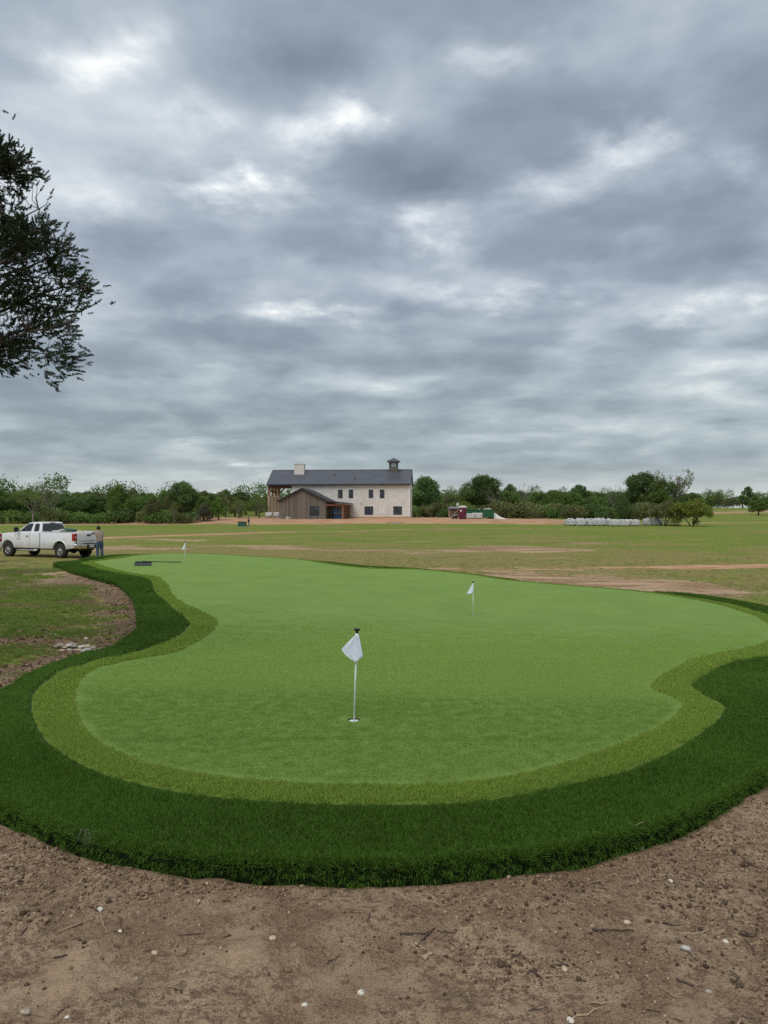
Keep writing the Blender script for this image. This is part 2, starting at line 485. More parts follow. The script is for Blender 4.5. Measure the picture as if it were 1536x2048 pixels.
# outlines of the practice green, seen from above (metres): putting surface, collar, rough
GREEN_LINE = [(-10.802, 28.750), (-10.676, 28.302), (-10.456, 27.867), (-10.205, 27.440), (-9.976, 27.014), (-9.753, 26.588), (-9.527, 26.163), (-9.297, 25.740), (-9.121, 25.425), (-8.940, 25.114), (-8.754, 24.805), (-8.562, 24.501), (-8.361, 24.201), (-8.149, 23.907), (-7.929, 23.620), (-7.700, 23.341), (-7.463, 23.071), (-7.180, 22.845), (-6.874, 22.642), (-6.629, 22.389), (-6.445, 22.084), (-6.289, 21.757), (-6.148, 21.419), (-6.010, 21.084), (-5.876, 20.749), (-5.749, 20.412), (-5.627, 20.072), (-5.508, 19.732), (-5.390, 19.391), (-5.278, 19.048), (-5.171, 18.703), (-5.063, 18.359), (-4.946, 18.019), (-4.814, 17.684), (-4.671, 17.353), (-4.570, 17.135), (-4.466, 16.918), (-4.359, 16.702), (-4.251, 16.487), (-4.138, 16.275), (-4.020, 16.066), (-3.899, 15.858), (-3.779, 15.650), (-3.661, 15.440), (-3.548, 15.228), (-3.440, 15.013), (-3.335, 14.796), (-3.235, 14.577), (-3.143, 14.355), (-3.062, 14.130), (-2.998, 13.899), (-2.949, 13.662), (-2.909, 13.425), (-2.873, 13.187), (-2.842, 12.949), (-2.815, 12.710), (-2.793, 12.470), (-2.775, 12.230), (-2.761, 11.991), (-2.752, 11.750), (-2.747, 11.510), (-2.744, 11.269), (-2.742, 11.029), (-2.737, 10.786), (-2.740, 10.544), (-2.763, 10.307), (-2.833, 10.081), (-2.950, 9.867), (-3.078, 9.662), (-3.183, 9.450), (-3.230, 9.213), (-3.324, 8.989), (-3.323, 8.753), (-3.303, 8.632), (-3.284, 8.513), (-3.264, 8.395), (-3.241, 8.277), (-3.212, 8.160), (-3.180, 8.044), (-3.144, 7.930), (-3.106, 7.816), (-3.067, 7.702), (-3.027, 7.588), (-2.986, 7.476), (-2.942, 7.364), (-2.897, 7.252), (-2.853, 7.140), (-2.808, 7.029), (-2.763, 6.917), (-2.714, 6.808), (-2.664, 6.699), (-2.612, 6.590), (-2.558, 6.483), (-2.502, 6.376), (-2.445, 6.270), (-2.385, 6.166), (-2.323, 6.063), (-2.258, 5.962), (-2.190, 5.863), (-2.119, 5.766), (-2.044, 5.671), (-1.965, 5.582), (-1.879, 5.498), (-1.788, 5.419), (-1.694, 5.344), (-1.597, 5.272), (-1.497, 5.205), (-1.393, 5.146), (-1.284, 5.094), (-1.173, 5.047), (-1.061, 5.005), (-0.946, 4.968), (-0.830, 4.937), (-0.713, 4.910), (-0.595, 4.887), (-0.476, 4.868), (-0.357, 4.856), (-0.236, 4.850), (-0.116, 4.850), (0.004, 4.852), (0.124, 4.858), (0.244, 4.868), (0.363, 4.884), (0.482, 4.905), (0.598, 4.935), (0.712, 4.974), (0.822, 5.023), (0.928, 5.080), (1.030, 5.143), (1.129, 5.212), (1.225, 5.284), (1.319, 5.359), (1.411, 5.437), (1.501, 5.517), (1.590, 5.597), (1.678, 5.679), (1.763, 5.764), (1.849, 5.848), (1.935, 5.932), (2.020, 6.017), (2.101, 6.106), (2.179, 6.197), (2.255, 6.291), (2.327, 6.387), (2.396, 6.485), (2.461, 6.586), (2.524, 6.688), (2.585, 6.792), (2.645, 6.896), (2.705, 7.001), (2.757, 7.109), (2.790, 7.225), (2.799, 7.345), (2.776, 7.463), (2.749, 7.581), (2.724, 7.700), (2.725, 7.818), (2.750, 7.936), (2.788, 8.051), (2.832, 8.162), (2.883, 8.272), (2.937, 8.379), (2.993, 8.486), (3.107, 8.697), (3.226, 8.906), (3.347, 9.114), (3.469, 9.321), (3.592, 9.527), (3.715, 9.734), (3.841, 9.939), (3.968, 10.143), (4.099, 10.344), (4.233, 10.544), (4.370, 10.742), (4.511, 10.937), (4.657, 11.128), (4.808, 11.314), (4.971, 11.490), (5.141, 11.661), (5.311, 11.831), (5.474, 12.007), (5.634, 12.187), (5.792, 12.369), (5.947, 12.552), (6.098, 12.739), (6.247, 12.927), (6.393, 13.119), (6.536, 13.311), (6.678, 13.505), (6.820, 13.699), (6.962, 13.893), (7.104, 14.088), (7.244, 14.283), (7.383, 14.479), (7.517, 14.678), (7.648, 14.880), (7.775, 15.085), (7.892, 15.295), (7.996, 15.511), (8.086, 15.734), (8.163, 15.963), (8.225, 16.194), (8.264, 16.432), (8.312, 16.667), (8.378, 16.899), (8.450, 17.129), (8.552, 17.475), (8.625, 17.826), (8.665, 18.184), (8.690, 18.545), (8.716, 18.905), (8.748, 19.266), (8.768, 19.626), (8.755, 19.984), (8.708, 20.342), (8.635, 20.697), (8.544, 21.045), (8.430, 21.388), (8.297, 21.724), (8.149, 22.053), (7.981, 22.374), (7.782, 22.673), (7.548, 22.948), (7.289, 23.202), (7.016, 23.435), (6.727, 23.651), (6.432, 23.859), (6.136, 24.066), (5.836, 24.266), (5.535, 24.465), (5.239, 24.671), (4.948, 24.885), (4.650, 25.098), (4.359, 25.318), (4.087, 25.554), (3.788, 25.914), (3.602, 26.361), (3.418, 26.812), (3.141, 27.201), (2.818, 27.561), (2.470, 27.896), (2.106, 28.237), (1.715, 28.562), (1.298, 28.713), (0.851, 28.614), (0.387, 28.400), (-0.080, 28.247), (-0.559, 28.265), (-1.035, 28.413), (-1.429, 28.668), (-1.767, 29.009), (-2.069, 29.398), (-2.343, 29.798), (-2.583, 30.216), (-2.802, 30.650), (-3.021, 31.083), (-3.261, 31.497), (-3.544, 31.876), (-3.890, 32.203), (-4.277, 32.495), (-4.677, 32.773), (-5.067, 33.057), (-5.463, 33.329), (-5.862, 33.598), (-6.255, 33.874), (-6.633, 34.171), (-7.092, 34.562), (-7.550, 34.952), (-8.028, 35.312), (-8.462, 35.558), (-9.046, 35.605), (-9.544, 35.510), (-10.074, 35.258), (-10.377, 34.738), (-10.486, 34.255), (-10.547, 33.781), (-10.582, 33.300), (-10.600, 32.816), (-10.610, 32.334), (-10.598, 31.854), (-10.555, 31.373), (-10.526, 30.893), (-10.559, 30.414), (-10.656, 29.932), (-10.762, 29.452), (-10.814, 28.981)]
FRINGE_LINE = [(-11.057, 28.210), (-10.934, 27.720), (-10.769, 27.369), (-10.564, 27.026), (-10.341, 26.689), (-10.121, 26.353), (-9.922, 26.014), (-9.730, 25.674), (-9.536, 25.333), (-9.340, 24.995), (-9.140, 24.659), (-8.935, 24.326), (-8.723, 23.999), (-8.505, 23.677), (-8.265, 23.371), (-7.997, 23.087), (-7.718, 22.811), (-7.444, 22.531), (-7.161, 22.259), (-6.895, 21.975), (-6.678, 21.652), (-6.493, 21.306), (-6.339, 20.947), (-6.203, 20.581), (-6.078, 20.212), (-5.959, 19.840), (-5.839, 19.467), (-5.716, 19.097), (-5.585, 18.729), (-5.494, 18.485), (-5.401, 18.242), (-5.305, 18.000), (-5.208, 17.758), (-5.106, 17.519), (-5.002, 17.280), (-4.896, 17.043), (-4.789, 16.806), (-4.682, 16.568), (-4.578, 16.329), (-4.475, 16.090), (-4.373, 15.851), (-4.271, 15.612), (-4.169, 15.372), (-4.065, 15.133), (-3.960, 14.895), (-3.854, 14.658), (-3.749, 14.419), (-3.647, 14.180), (-3.551, 13.938), (-3.465, 13.692), (-3.398, 13.440), (-3.348, 13.185), (-3.306, 12.928), (-3.271, 12.670), (-3.241, 12.411), (-3.215, 12.152), (-3.197, 11.892), (-3.186, 11.632), (-3.188, 11.372), (-3.204, 11.112), (-3.227, 10.853), (-3.252, 10.594), (-3.283, 10.335), (-3.322, 10.078), (-3.390, 9.826), (-3.528, 9.602), (-3.590, 9.365), (-3.567, 9.232), (-3.556, 9.101), (-3.595, 8.979), (-3.655, 8.860), (-3.659, 8.734), (-3.642, 8.606), (-3.615, 8.476), (-3.588, 8.347), (-3.566, 8.219), (-3.544, 8.090), (-3.521, 7.962), (-3.494, 7.835), (-3.462, 7.709), (-3.427, 7.584), (-3.387, 7.459), (-3.345, 7.336), (-3.298, 7.215), (-3.247, 7.095), (-3.195, 6.976), (-3.141, 6.858), (-3.085, 6.740), (-3.026, 6.624), (-2.966, 6.508), (-2.904, 6.394), (-2.841, 6.280), (-2.775, 6.168), (-2.708, 6.057), (-2.640, 5.945), (-2.570, 5.835), (-2.498, 5.727), (-2.421, 5.623), (-2.337, 5.523), (-2.249, 5.427), (-2.160, 5.332), (-2.070, 5.237), (-1.977, 5.145), (-1.881, 5.058), (-1.778, 4.980), (-1.668, 4.909), (-1.555, 4.844), (-1.440, 4.782), (-1.323, 4.726), (-1.202, 4.677), (-1.079, 4.637), (-0.953, 4.603), (-0.826, 4.573), (-0.698, 4.549), (-0.569, 4.529), (-0.440, 4.515), (-0.310, 4.505), (-0.180, 4.501), (-0.050, 4.499), (0.080, 4.501), (0.210, 4.508), (0.340, 4.520), (0.469, 4.539), (0.596, 4.567), (0.719, 4.611), (0.838, 4.663), (0.952, 4.727), (1.065, 4.790), (1.179, 4.854), (1.293, 4.916), (1.407, 4.979), (1.520, 5.044), (1.625, 5.121), (1.721, 5.208), (1.815, 5.298), (1.911, 5.387), (2.005, 5.477), (2.094, 5.572), (2.179, 5.670), (2.263, 5.770), (2.345, 5.871), (2.426, 5.973), (2.507, 6.075), (2.587, 6.177), (2.666, 6.281), (2.742, 6.386), (2.815, 6.494), (2.883, 6.605), (2.949, 6.717), (3.013, 6.830), (3.077, 6.944), (3.122, 7.066), (3.143, 7.195), (3.137, 7.325), (3.128, 7.455), (3.138, 7.584), (3.154, 7.714), (3.176, 7.842), (3.198, 7.971), (3.234, 8.096), (3.292, 8.212), (3.358, 8.324), (3.429, 8.434), (3.498, 8.545), (3.565, 8.656), (3.633, 8.767), (3.700, 8.879), (3.768, 8.990), (3.837, 9.100), (3.908, 9.209), (4.052, 9.426), (4.197, 9.643), (4.345, 9.857), (4.498, 10.067), (4.658, 10.272), (4.829, 10.468), (5.010, 10.656), (5.201, 10.832), (5.411, 10.988), (5.601, 11.165), (5.778, 11.355), (5.953, 11.548), (6.125, 11.743), (6.294, 11.942), (6.459, 12.144), (6.619, 12.348), (6.777, 12.555), (6.933, 12.764), (7.087, 12.974), (7.239, 13.185), (7.389, 13.398), (7.538, 13.612), (7.685, 13.827), (7.831, 14.042), (7.978, 14.258), (8.126, 14.474), (8.271, 14.691), (8.411, 14.912), (8.544, 15.136), (8.666, 15.364), (8.775, 15.598), (8.874, 15.840), (8.960, 16.088), (9.033, 16.340), (9.092, 16.596), (9.135, 16.852), (9.161, 17.108), (9.170, 17.367), (9.167, 17.627), (9.157, 17.888), (9.144, 18.150), (9.132, 18.411), (9.127, 18.803), (9.152, 19.193), (9.182, 19.583), (9.177, 19.972), (9.130, 20.360), (9.055, 20.744), (8.959, 21.122), (8.838, 21.494), (8.696, 21.859), (8.537, 22.215), (8.356, 22.563), (8.144, 22.890), (7.895, 23.191), (7.618, 23.469), (7.325, 23.725), (7.013, 23.961), (6.694, 24.187), (6.374, 24.410), (6.048, 24.626), (5.723, 24.842), (5.405, 25.068), (5.085, 25.299), (4.764, 25.532), (4.461, 25.779), (4.194, 26.055), (4.005, 26.388), (3.869, 26.763), (3.711, 27.124), (3.485, 27.438), (3.230, 27.735), (2.954, 28.016), (2.568, 28.368), (2.263, 28.647), (1.943, 28.906), (1.492, 29.107), (1.011, 29.036), (0.635, 28.870), (0.255, 28.709), (-0.256, 28.642), (-0.656, 28.714), (-1.113, 28.952), (-1.481, 29.313), (-1.803, 29.739), (-2.091, 30.176), (-2.342, 30.635), (-2.576, 31.107), (-2.821, 31.568), (-3.104, 31.999), (-3.450, 32.376), (-3.856, 32.704), (-4.287, 33.009), (-4.711, 33.316), (-5.138, 33.614), (-5.569, 33.905), (-5.995, 34.205), (-6.405, 34.526), (-6.802, 34.866), (-7.199, 35.206), (-7.607, 35.526), (-8.047, 35.815), (-8.539, 36.020), (-9.047, 36.018), (-9.582, 35.918), (-10.084, 35.735), (-10.563, 35.345), (-10.797, 34.848), (-10.883, 34.326), (-10.932, 33.810), (-10.980, 33.290), (-11.025, 32.767), (-11.065, 32.242), (-11.098, 31.716), (-11.124, 31.189), (-11.141, 30.664), (-11.148, 30.140), (-11.143, 29.619), (-11.125, 29.102), (-11.092, 28.590)]
ROUGH_LINE = [(-11.891, 27.970), (-11.799, 27.576), (-11.618, 27.202), (-11.381, 26.841), (-11.123, 26.486), (-10.878, 26.128), (-10.667, 25.763), (-10.461, 25.396), (-10.254, 25.029), (-10.045, 24.664), (-9.830, 24.302), (-9.608, 23.945), (-9.376, 23.595), (-9.133, 23.252), (-8.885, 22.911), (-8.637, 22.571), (-8.389, 22.231), (-8.138, 21.894), (-7.887, 21.556), (-7.637, 21.218), (-7.380, 20.883), (-7.132, 20.543), (-6.913, 20.185), (-6.782, 19.939), (-6.656, 19.688), (-6.535, 19.435), (-6.418, 19.180), (-6.303, 18.923), (-6.189, 18.666), (-6.075, 18.410), (-5.960, 18.154), (-5.847, 17.897), (-5.737, 17.639), (-5.629, 17.380), (-5.524, 17.121), (-5.421, 16.860), (-5.321, 16.598), (-5.223, 16.335), (-5.127, 16.071), (-5.033, 15.807), (-4.939, 15.543), (-4.847, 15.278), (-4.756, 15.013), (-4.667, 14.747), (-4.579, 14.481), (-4.493, 14.214), (-4.407, 13.947), (-4.321, 13.680), (-4.235, 13.413), (-4.149, 13.146), (-4.071, 12.876), (-4.006, 12.604), (-3.953, 12.328), (-3.908, 12.051), (-3.871, 11.773), (-3.839, 11.495), (-3.806, 11.216), (-3.763, 10.935), (-3.736, 10.657), (-3.774, 10.386), (-3.835, 10.256), (-3.890, 9.984), (-3.892, 9.843), (-3.895, 9.702), (-3.904, 9.562), (-3.915, 9.422), (-3.924, 9.282), (-3.928, 9.142), (-3.926, 9.002), (-3.921, 8.862), (-3.913, 8.721), (-3.901, 8.581), (-3.886, 8.442), (-3.865, 8.304), (-3.840, 8.165), (-3.813, 8.028), (-3.787, 7.890), (-3.765, 7.751), (-3.750, 7.612), (-3.742, 7.472), (-3.737, 7.332), (-3.734, 7.192), (-3.730, 7.051), (-3.721, 6.911), (-3.711, 6.771), (-3.700, 6.631), (-3.686, 6.491), (-3.666, 6.352), (-3.637, 6.216), (-3.600, 6.080), (-3.556, 5.946), (-3.504, 5.815), (-3.445, 5.688), (-3.377, 5.566), (-3.300, 5.448), (-3.216, 5.335), (-3.125, 5.227), (-3.028, 5.127), (-2.923, 5.034), (-2.813, 4.946), (-2.701, 4.861), (-2.587, 4.779), (-2.469, 4.704), (-2.350, 4.630), (-2.233, 4.552), (-2.119, 4.470), (-2.007, 4.386), (-1.897, 4.299), (-1.782, 4.218), (-1.664, 4.143), (-1.544, 4.070), (-1.419, 4.008), (-1.288, 3.956), (-1.155, 3.912), (-1.020, 3.873), (-0.883, 3.847), (-0.744, 3.829), (-0.604, 3.813), (-0.465, 3.800), (-0.324, 3.800), (-0.184, 3.797), (-0.044, 3.791), (0.096, 3.792), (0.234, 3.816), (0.371, 3.847), (0.511, 3.862), (0.647, 3.890), (0.783, 3.927), (0.916, 3.967), (1.043, 4.028), (1.170, 4.088), (1.296, 4.149), (1.420, 4.214), (1.536, 4.293), (1.647, 4.378), (1.757, 4.466), (1.865, 4.555), (1.972, 4.646), (2.077, 4.739), (2.178, 4.837), (2.277, 4.936), (2.375, 5.036), (2.471, 5.138), (2.567, 5.241), (2.662, 5.343), (2.758, 5.446), (2.853, 5.548), (2.949, 5.651), (3.045, 5.753), (3.143, 5.854), (3.241, 5.953), (3.342, 6.051), (3.443, 6.148), (3.545, 6.245), (3.646, 6.342), (3.747, 6.439), (3.846, 6.538), (3.943, 6.639), (4.039, 6.741), (4.135, 6.844), (4.230, 6.947), (4.325, 7.051), (4.418, 7.155), (4.511, 7.260), (4.603, 7.366), (4.694, 7.473), (4.784, 7.580), (4.873, 7.688), (4.962, 7.797), (5.050, 7.906), (5.137, 8.016), (5.224, 8.127), (5.309, 8.238), (5.395, 8.349), (5.479, 8.461), (5.563, 8.574), (5.645, 8.687), (5.727, 8.801), (5.808, 8.915), (5.889, 9.030), (5.969, 9.145), (6.048, 9.260), (6.127, 9.376), (6.206, 9.492), (6.284, 9.609), (6.362, 9.725), (6.439, 9.842), (6.516, 9.959), (6.670, 10.194), (6.824, 10.429), (6.977, 10.664), (7.130, 10.899), (7.283, 11.134), (7.435, 11.369), (7.587, 11.605), (7.738, 11.842), (7.887, 12.079), (8.035, 12.318), (8.180, 12.557), (8.323, 12.798), (8.465, 13.040), (8.606, 13.283), (8.745, 13.527), (8.882, 13.772), (9.015, 14.019), (9.145, 14.267), (9.271, 14.518), (9.398, 14.769), (9.531, 15.022), (9.667, 15.276), (9.798, 15.532), (9.919, 15.790), (10.024, 16.050), (10.108, 16.313), (10.163, 16.578), (10.183, 16.848), (10.167, 17.121), (10.125, 17.398), (10.066, 17.677), (10.000, 17.957), (9.936, 18.238), (9.884, 18.518), (9.853, 18.797), (9.856, 19.077), (9.881, 19.358), (9.907, 19.639), (9.912, 19.918), (9.872, 20.336), (9.800, 20.753), (9.704, 21.163), (9.585, 21.566), (9.442, 21.963), (9.278, 22.350), (9.095, 22.730), (8.886, 23.097), (8.643, 23.439), (8.366, 23.756), (8.063, 24.051), (7.744, 24.324), (7.407, 24.575), (7.062, 24.819), (6.715, 25.056), (6.363, 25.287), (6.015, 25.523), (5.673, 25.771), (5.324, 26.018), (4.993, 26.281), (4.707, 26.579), (4.515, 26.947), (4.372, 27.353), (4.178, 27.724), (3.919, 28.054), (3.634, 28.367), (3.330, 28.663), (3.013, 28.940), (2.682, 29.228), (2.335, 29.507), (1.973, 29.721), (1.470, 29.805), (1.072, 29.684), (0.663, 29.502), (0.252, 29.360), (-0.175, 29.344), (-0.583, 29.470), (-0.984, 29.840), (-1.242, 30.187), (-1.549, 30.664), (-1.816, 31.161), (-2.070, 31.668), (-2.340, 32.160), (-2.660, 32.611), (-3.057, 32.999), (-3.506, 33.342), (-3.969, 33.671), (-4.422, 34.002), (-4.884, 34.320), (-5.347, 34.638), (-5.798, 34.971), (-6.230, 35.332), (-6.657, 35.702), (-7.093, 36.053), (-7.555, 36.364), (-8.073, 36.635), (-8.615, 36.770), (-9.165, 36.724), (-9.738, 36.606), (-10.289, 36.419), (-10.774, 36.161), (-11.158, 35.779), (-11.429, 35.255), (-11.567, 34.693), (-11.637, 34.141), (-11.704, 33.584), (-11.765, 33.022), (-11.820, 32.457), (-11.868, 31.891), (-11.908, 31.323), (-11.937, 30.756), (-11.955, 30.190), (-11.961, 29.768), (-11.959, 29.348), (-11.948, 28.931), (-11.930, 28.516), (-11.902, 28.106)]

RIVER_TABLE = [(-4.693, 11.0, 0.065, 0.042, 0, 1, 'grey river stone at the left end of the pile'), (-4.648, 11.06, 0.103, 0.07, 0.02, 1, 'round dark grey river stone, second from the left in the pile'), (-4.678, 11.36, 0.067, 0.029, 0, 1, 'small flat grey stone at the back of the pile, left of middle'), (-4.592, 11.36, 0.115, 0.024, 0, 1, 'long flat grey stone at the back of the pile'), (-4.592, 11.06, 0.075, 0.028, 0.02, 3, 'pinkish wedge stone on top of the pile, left of middle'), (-4.577, 11.16, 0.085, 0.038, 0.03, 2, 'pale stone on top of the pile, left of middle'), (-4.52, 10.82, 0.082, 0.041, 0, 3, 'pinkish tan stone at the front left of the pile'), (-4.436, 10.84, 0.083, 0.055, 0, 1, 'grey stone at the front of the pile, left of middle'), (-4.497, 11.16, 0.085, 0.038, 0.02, 1, 'flat grey-brown stone in the middle of the pile'), (-4.378, 10.9, 0.074, 0.046, 0, 1, 'grey stone at the front middle of the pile'), (-4.287, 10.8, 0.073, 0.046, 0, 0, 'buff stone at the front middle, beside the big blue-grey one'), (-4.391, 11.12, 0.061, 0.052, 0.02, 2, 'narrow pale stone standing in the middle of the pile'), (-4.427, 11.32, 0.072, 0.043, 0, 2, 'cream stone at the back of the pile, right of middle'), (-4.318, 11.2, 0.09, 0.057, 0.02, 0, 'rounded buff stone in the right half of the pile'), (-4.208, 11.12, 0.089, 0.052, 0.01, 1, 'grey stone in the right half, behind the big blue-grey one'), (-4.156, 10.78, 0.137, 0.064, 0, 4, 'largest stone of the pile, blue-grey, at the front'), (-4.083, 10.84, 0.078, 0.05, 0, 0, 'buff stone at the front right of the pile'), (-4.126, 11.18, 0.099, 0.047, 0, 1, 'wide grey stone at the back right end of the pile'), (-4.05, 10.96, 0.074, 0.042, 0, 0, 'buff stone at the front right end of the pile'), (-4.575, 10.82, 0.055, 0.018, 0, 3, 'flat tan stone at the front left edge of the pile'), (-4.663, 12.04, 0.046, 0.036, 0, 2, 'single pale stone on the soil behind the pile'), (-5.369, 12.4, 0.031, 0.021, 0, 2, 'small white stone far left behind the pile'), (-5.227, 12.24, 0.052, 0.021, 0, 2, 'flat white stone left behind the pile')]
STICK_TABLE = [('longest pale stick lying at the lower left', [(-1.407, 3.32), (-1.347, 3.36), (-1.283, 3.42)], 0.006, 't'), ('short brown twig pointing down beside the longest pale stick', [(-1.276, 3.48), (-1.252, 3.42), (-1.184, 3.3)], 0.005, 't'), ('dark twig at the far lower left', [(-1.545, 3.28), (-1.545, 3.34)], 0.004, 'd'), ('dark twig lying right below the longest pale stick', [(-1.336, 3.12), (-1.289, 3.14)], 0.005, 'd'), ('straight pale stalk on the sandy patch left of centre', [(-0.81, 3.0), (-0.739, 3.08)], 0.003, 'p'), ('dark twig pointing up at the bottom left', [(-1.177, 2.78), (-1.167, 2.82)], 0.004, 'd'), ('fine dark twig with leaf tips right of the longest pale stick', [(-0.884, 3.3), (-0.775, 3.32)], 0.003, 'd'), ('bundle-topmost dark stick in the twig heap right of centre', [(0.069, 3.32), (0.179, 3.36), (0.225, 3.4)], 0.006, 'd'), ('second dark stick in the twig heap right of centre', [(0.141, 3.24), (0.178, 3.34), (0.213, 3.38)], 0.006, 'd'), ('pale split bark chip right below the twig heap', [(0.163, 3.14), (0.2, 3.18)], 0.011, 'p'), ('thin pale stalk across the lower twig heap', [(0.131, 3.26), (0.171, 3.22)], 0.004, 'p'), ('curved dark stick on the right half of the soil', [(0.909, 3.36), (0.98, 3.38), (1.097, 3.38)], 0.006, 'd'), ('thick brown stick right of the curved dark one', [(1.286, 3.36), (1.367, 3.36), (1.434, 3.38)], 0.006, 't'), ('dark bark piece at the right edge of the soil', [(1.534, 3.32), (1.589, 3.3)], 0.011, 'd'), ('thin dark twig above the thick brown stick', [(1.217, 3.46), (1.321, 3.44)], 0.005, 'd'), ('dark stick low on the right half of the soil', [(0.672, 3.12), (0.749, 3.12)], 0.006, 'd'), ('reddish twig left of the low dark stick', [(0.583, 3.08), (0.621, 3.02)], 0.005, 'd'), ('dark twig lowest on the right side', [(1.142, 3.0), (1.19, 2.96)], 0.006, 'd'), ('slanting dark twig under the grey stone on the right', [(1.243, 3.14), (1.263, 3.1)], 0.004, 'd'), ('two-ended brown stick at the bottom right centre', [(0.625, 3.04), (0.714, 3.04)], 0.005, 't'), ('long thin vine lying from the turf edge to the right', [(1.327, 4.14), (1.279, 3.94), (1.275, 3.8), (1.333, 3.72), (1.378, 3.68), (1.485, 3.62), (1.567, 3.54)], 0.0035, 't'), ('thin pale stem arching over the turf edge on the right', [(1.327, 4.14, 0.0), (1.324, 4.1499999999999995, 0.07), (1.357, 4.17, 0.125), (1.412, 4.1899999999999995, 0.14)], 0.003, 't')]
ROCK_TABLE = [(1.242, 3.16, 0.047, 4, 'grey angular stone on the right side of the soil'), (-0.473, 3.24, 0.034, 0, 'buff stone left of the middle of the soil'), (0.669, 2.76, 0.029, 2, 'white stone at the bottom edge right of centre'), (-0.087, 2.92, 0.035, 2, 'pale broken stone low in the middle'), (-1.285, 2.76, 0.037, 1, 'grey stone in the lower left corner'), (-1.127, 2.74, 0.02, 2, 'small white stone at the bottom left edge'), (-1.29, 3.5, 0.029, 2, 'bright white stone above the short brown twig'), (-1.128, 3.3, 0.02, 2, 'small white stone right of the short brown twig'), (-0.945, 3.18, 0.029, 0, 'flat buff pebble on the sandy patch edge'), (1.085, 3.44, 0.036, 0, 'brownish stone under the vine on the right'), (1.378, 4.18, 0.075, 1, 'flat grey stone tucked under the turf edge on the right'), (-0.291, 2.84, 0.023, 2, 'white stone at the bottom left of centre'), (1.223, 2.9, 0.022, 1, 'round grey pebble low on the right'), (1.456, 3.28, 0.022, 2, 'white pebble near the dark bark piece'), (1.423, 3.82, 0.034, 2, 'white pebble beside the thin vine'), (0.128, 3.8, 0.026, 2, 'white pebble at the foot of the turf in the middle'), (0.726, 3.1, 0.028, 0, 'buff stone touching the low dark stick')]
SPRIG = (-1.546, 4.050)

# ------------------------------------------------------------------ the ground
def turf_h(x, y, detail=None):
    """turf height: the collar and rough roll off behind the far edge of the green"""
    x = np.asarray(x, float); y = np.asarray(y, float)
    z = green_h(x, y)
    m = (y > 11) & (y < 45) & (np.abs(x) < 22)
    if m.any():
        xm, ym = x[m], y[m]
        d, idx = seg_dist(xm, ym, GREEN_LINE)
        d = np.where(inside(xm, ym, GREEN_LINE), 0.0, np.minimum(d, 1.3))
        G = np.array(GREEN_LINE); T = np.roll(G, -1, 0) - G
        nrm = T[:, ::-1] * (1, -1); nrm = nrm / np.linalg.norm(nrm, axis=1)[:, None]
        b = sstep(nrm[idx, 1], -0.05, 0.45) * sstep(ym, 11, 17)
        keep = np.exp(-((xm + 0.2) / 2.2) ** 2) * (ym > 24) + sstep(xm, 8.0, 9.2)
        zz = z[m] - 0.115 * d * b * (1 - np.clip(keep, 0, 1) * 0.92)
        z = z.copy(); z[m] = zz
    return z

def terrain_h(x, y, want=False):
    x = np.asarray(x, float); y = np.asarray(y, float)
    z = base_h(x, y)
    dist = np.full(x.shape, 50.0); ins = np.zeros(x.shape, bool)
    m = (np.abs(x) < 20) & (y > -2) & (y < 46)
    if m.any():
        d, _ = seg_dist(x[m], y[m], ROUGH_LINE)
        i = inside(x[m], y[m], ROUGH_LINE)
        t = turf_h(x[m], y[m])
        w = np.where(i, 1.0, 1 - sstep(d, 0.05, 3.6))
        zz = z[m] * (1 - w) + (t - 0.12 - 0.03 * sstep(d, 0.0, 0.12) * i) * w
        z[m] = zz
        dist[m] = d; ins[m] = i
    return (z, dist, ins) if want else z

def H1(x, y): return float(terrain_h(np.array([x]), np.array([y]))[0])
def T1(x, y): return float(turf_h(np.array([x]), np.array([y]))[0])

def line_mask(x, y, pts, w0, w1):
    d, _ = seg_dist(x.ravel(), y.ravel(), pts, closed=False)
    return (1 - sstep(d, w0, w1)).reshape(x.shape)

def relief(x, y, d):
    """clods and hollows of the churned soil, metres"""
    r = 0.045 * fbm(x, y, 0.6, 3, 5) + 0.065 * np.clip(fbm(x, y, 0.20, 4, 11), -0.14, 0.3)
    r = r + 0.030 * np.maximum(0, fbm(x, y, 0.075, 2, 21) - 0.03)
    return r

def ground_axes():
    ys = list(np.arange(1.2, 7.0, 0.028))
    while ys[-1] < 320: ys.append(ys[-1] + max(0.028, 0.0048 * (ys[-1] - 4.5), ys[-1] ** 2 / 3800.0))
    while ys[-1] < 3200: ys.append(ys[-1] * 1.12)
    yb = [1.2]; st = 0.06
    while yb[-1] > -3000: yb.append(yb[-1] - st); st *= 1.18
    ys = np.array(yb[:0:-1] + ys)
    xs = list(np.arange(0, 4.0, 0.028)); st = 0.028
    while xs[-1] < 3200:
        st = min(st * 1.06, max(0.16, 0.03 * xs[-1]))
        if xs[-1] > 60: st = 0.1 * xs[-1]
        xs.append(xs[-1] + st)
    xs = np.array(xs)
    return np.r_[-xs[:0:-1], xs], ys

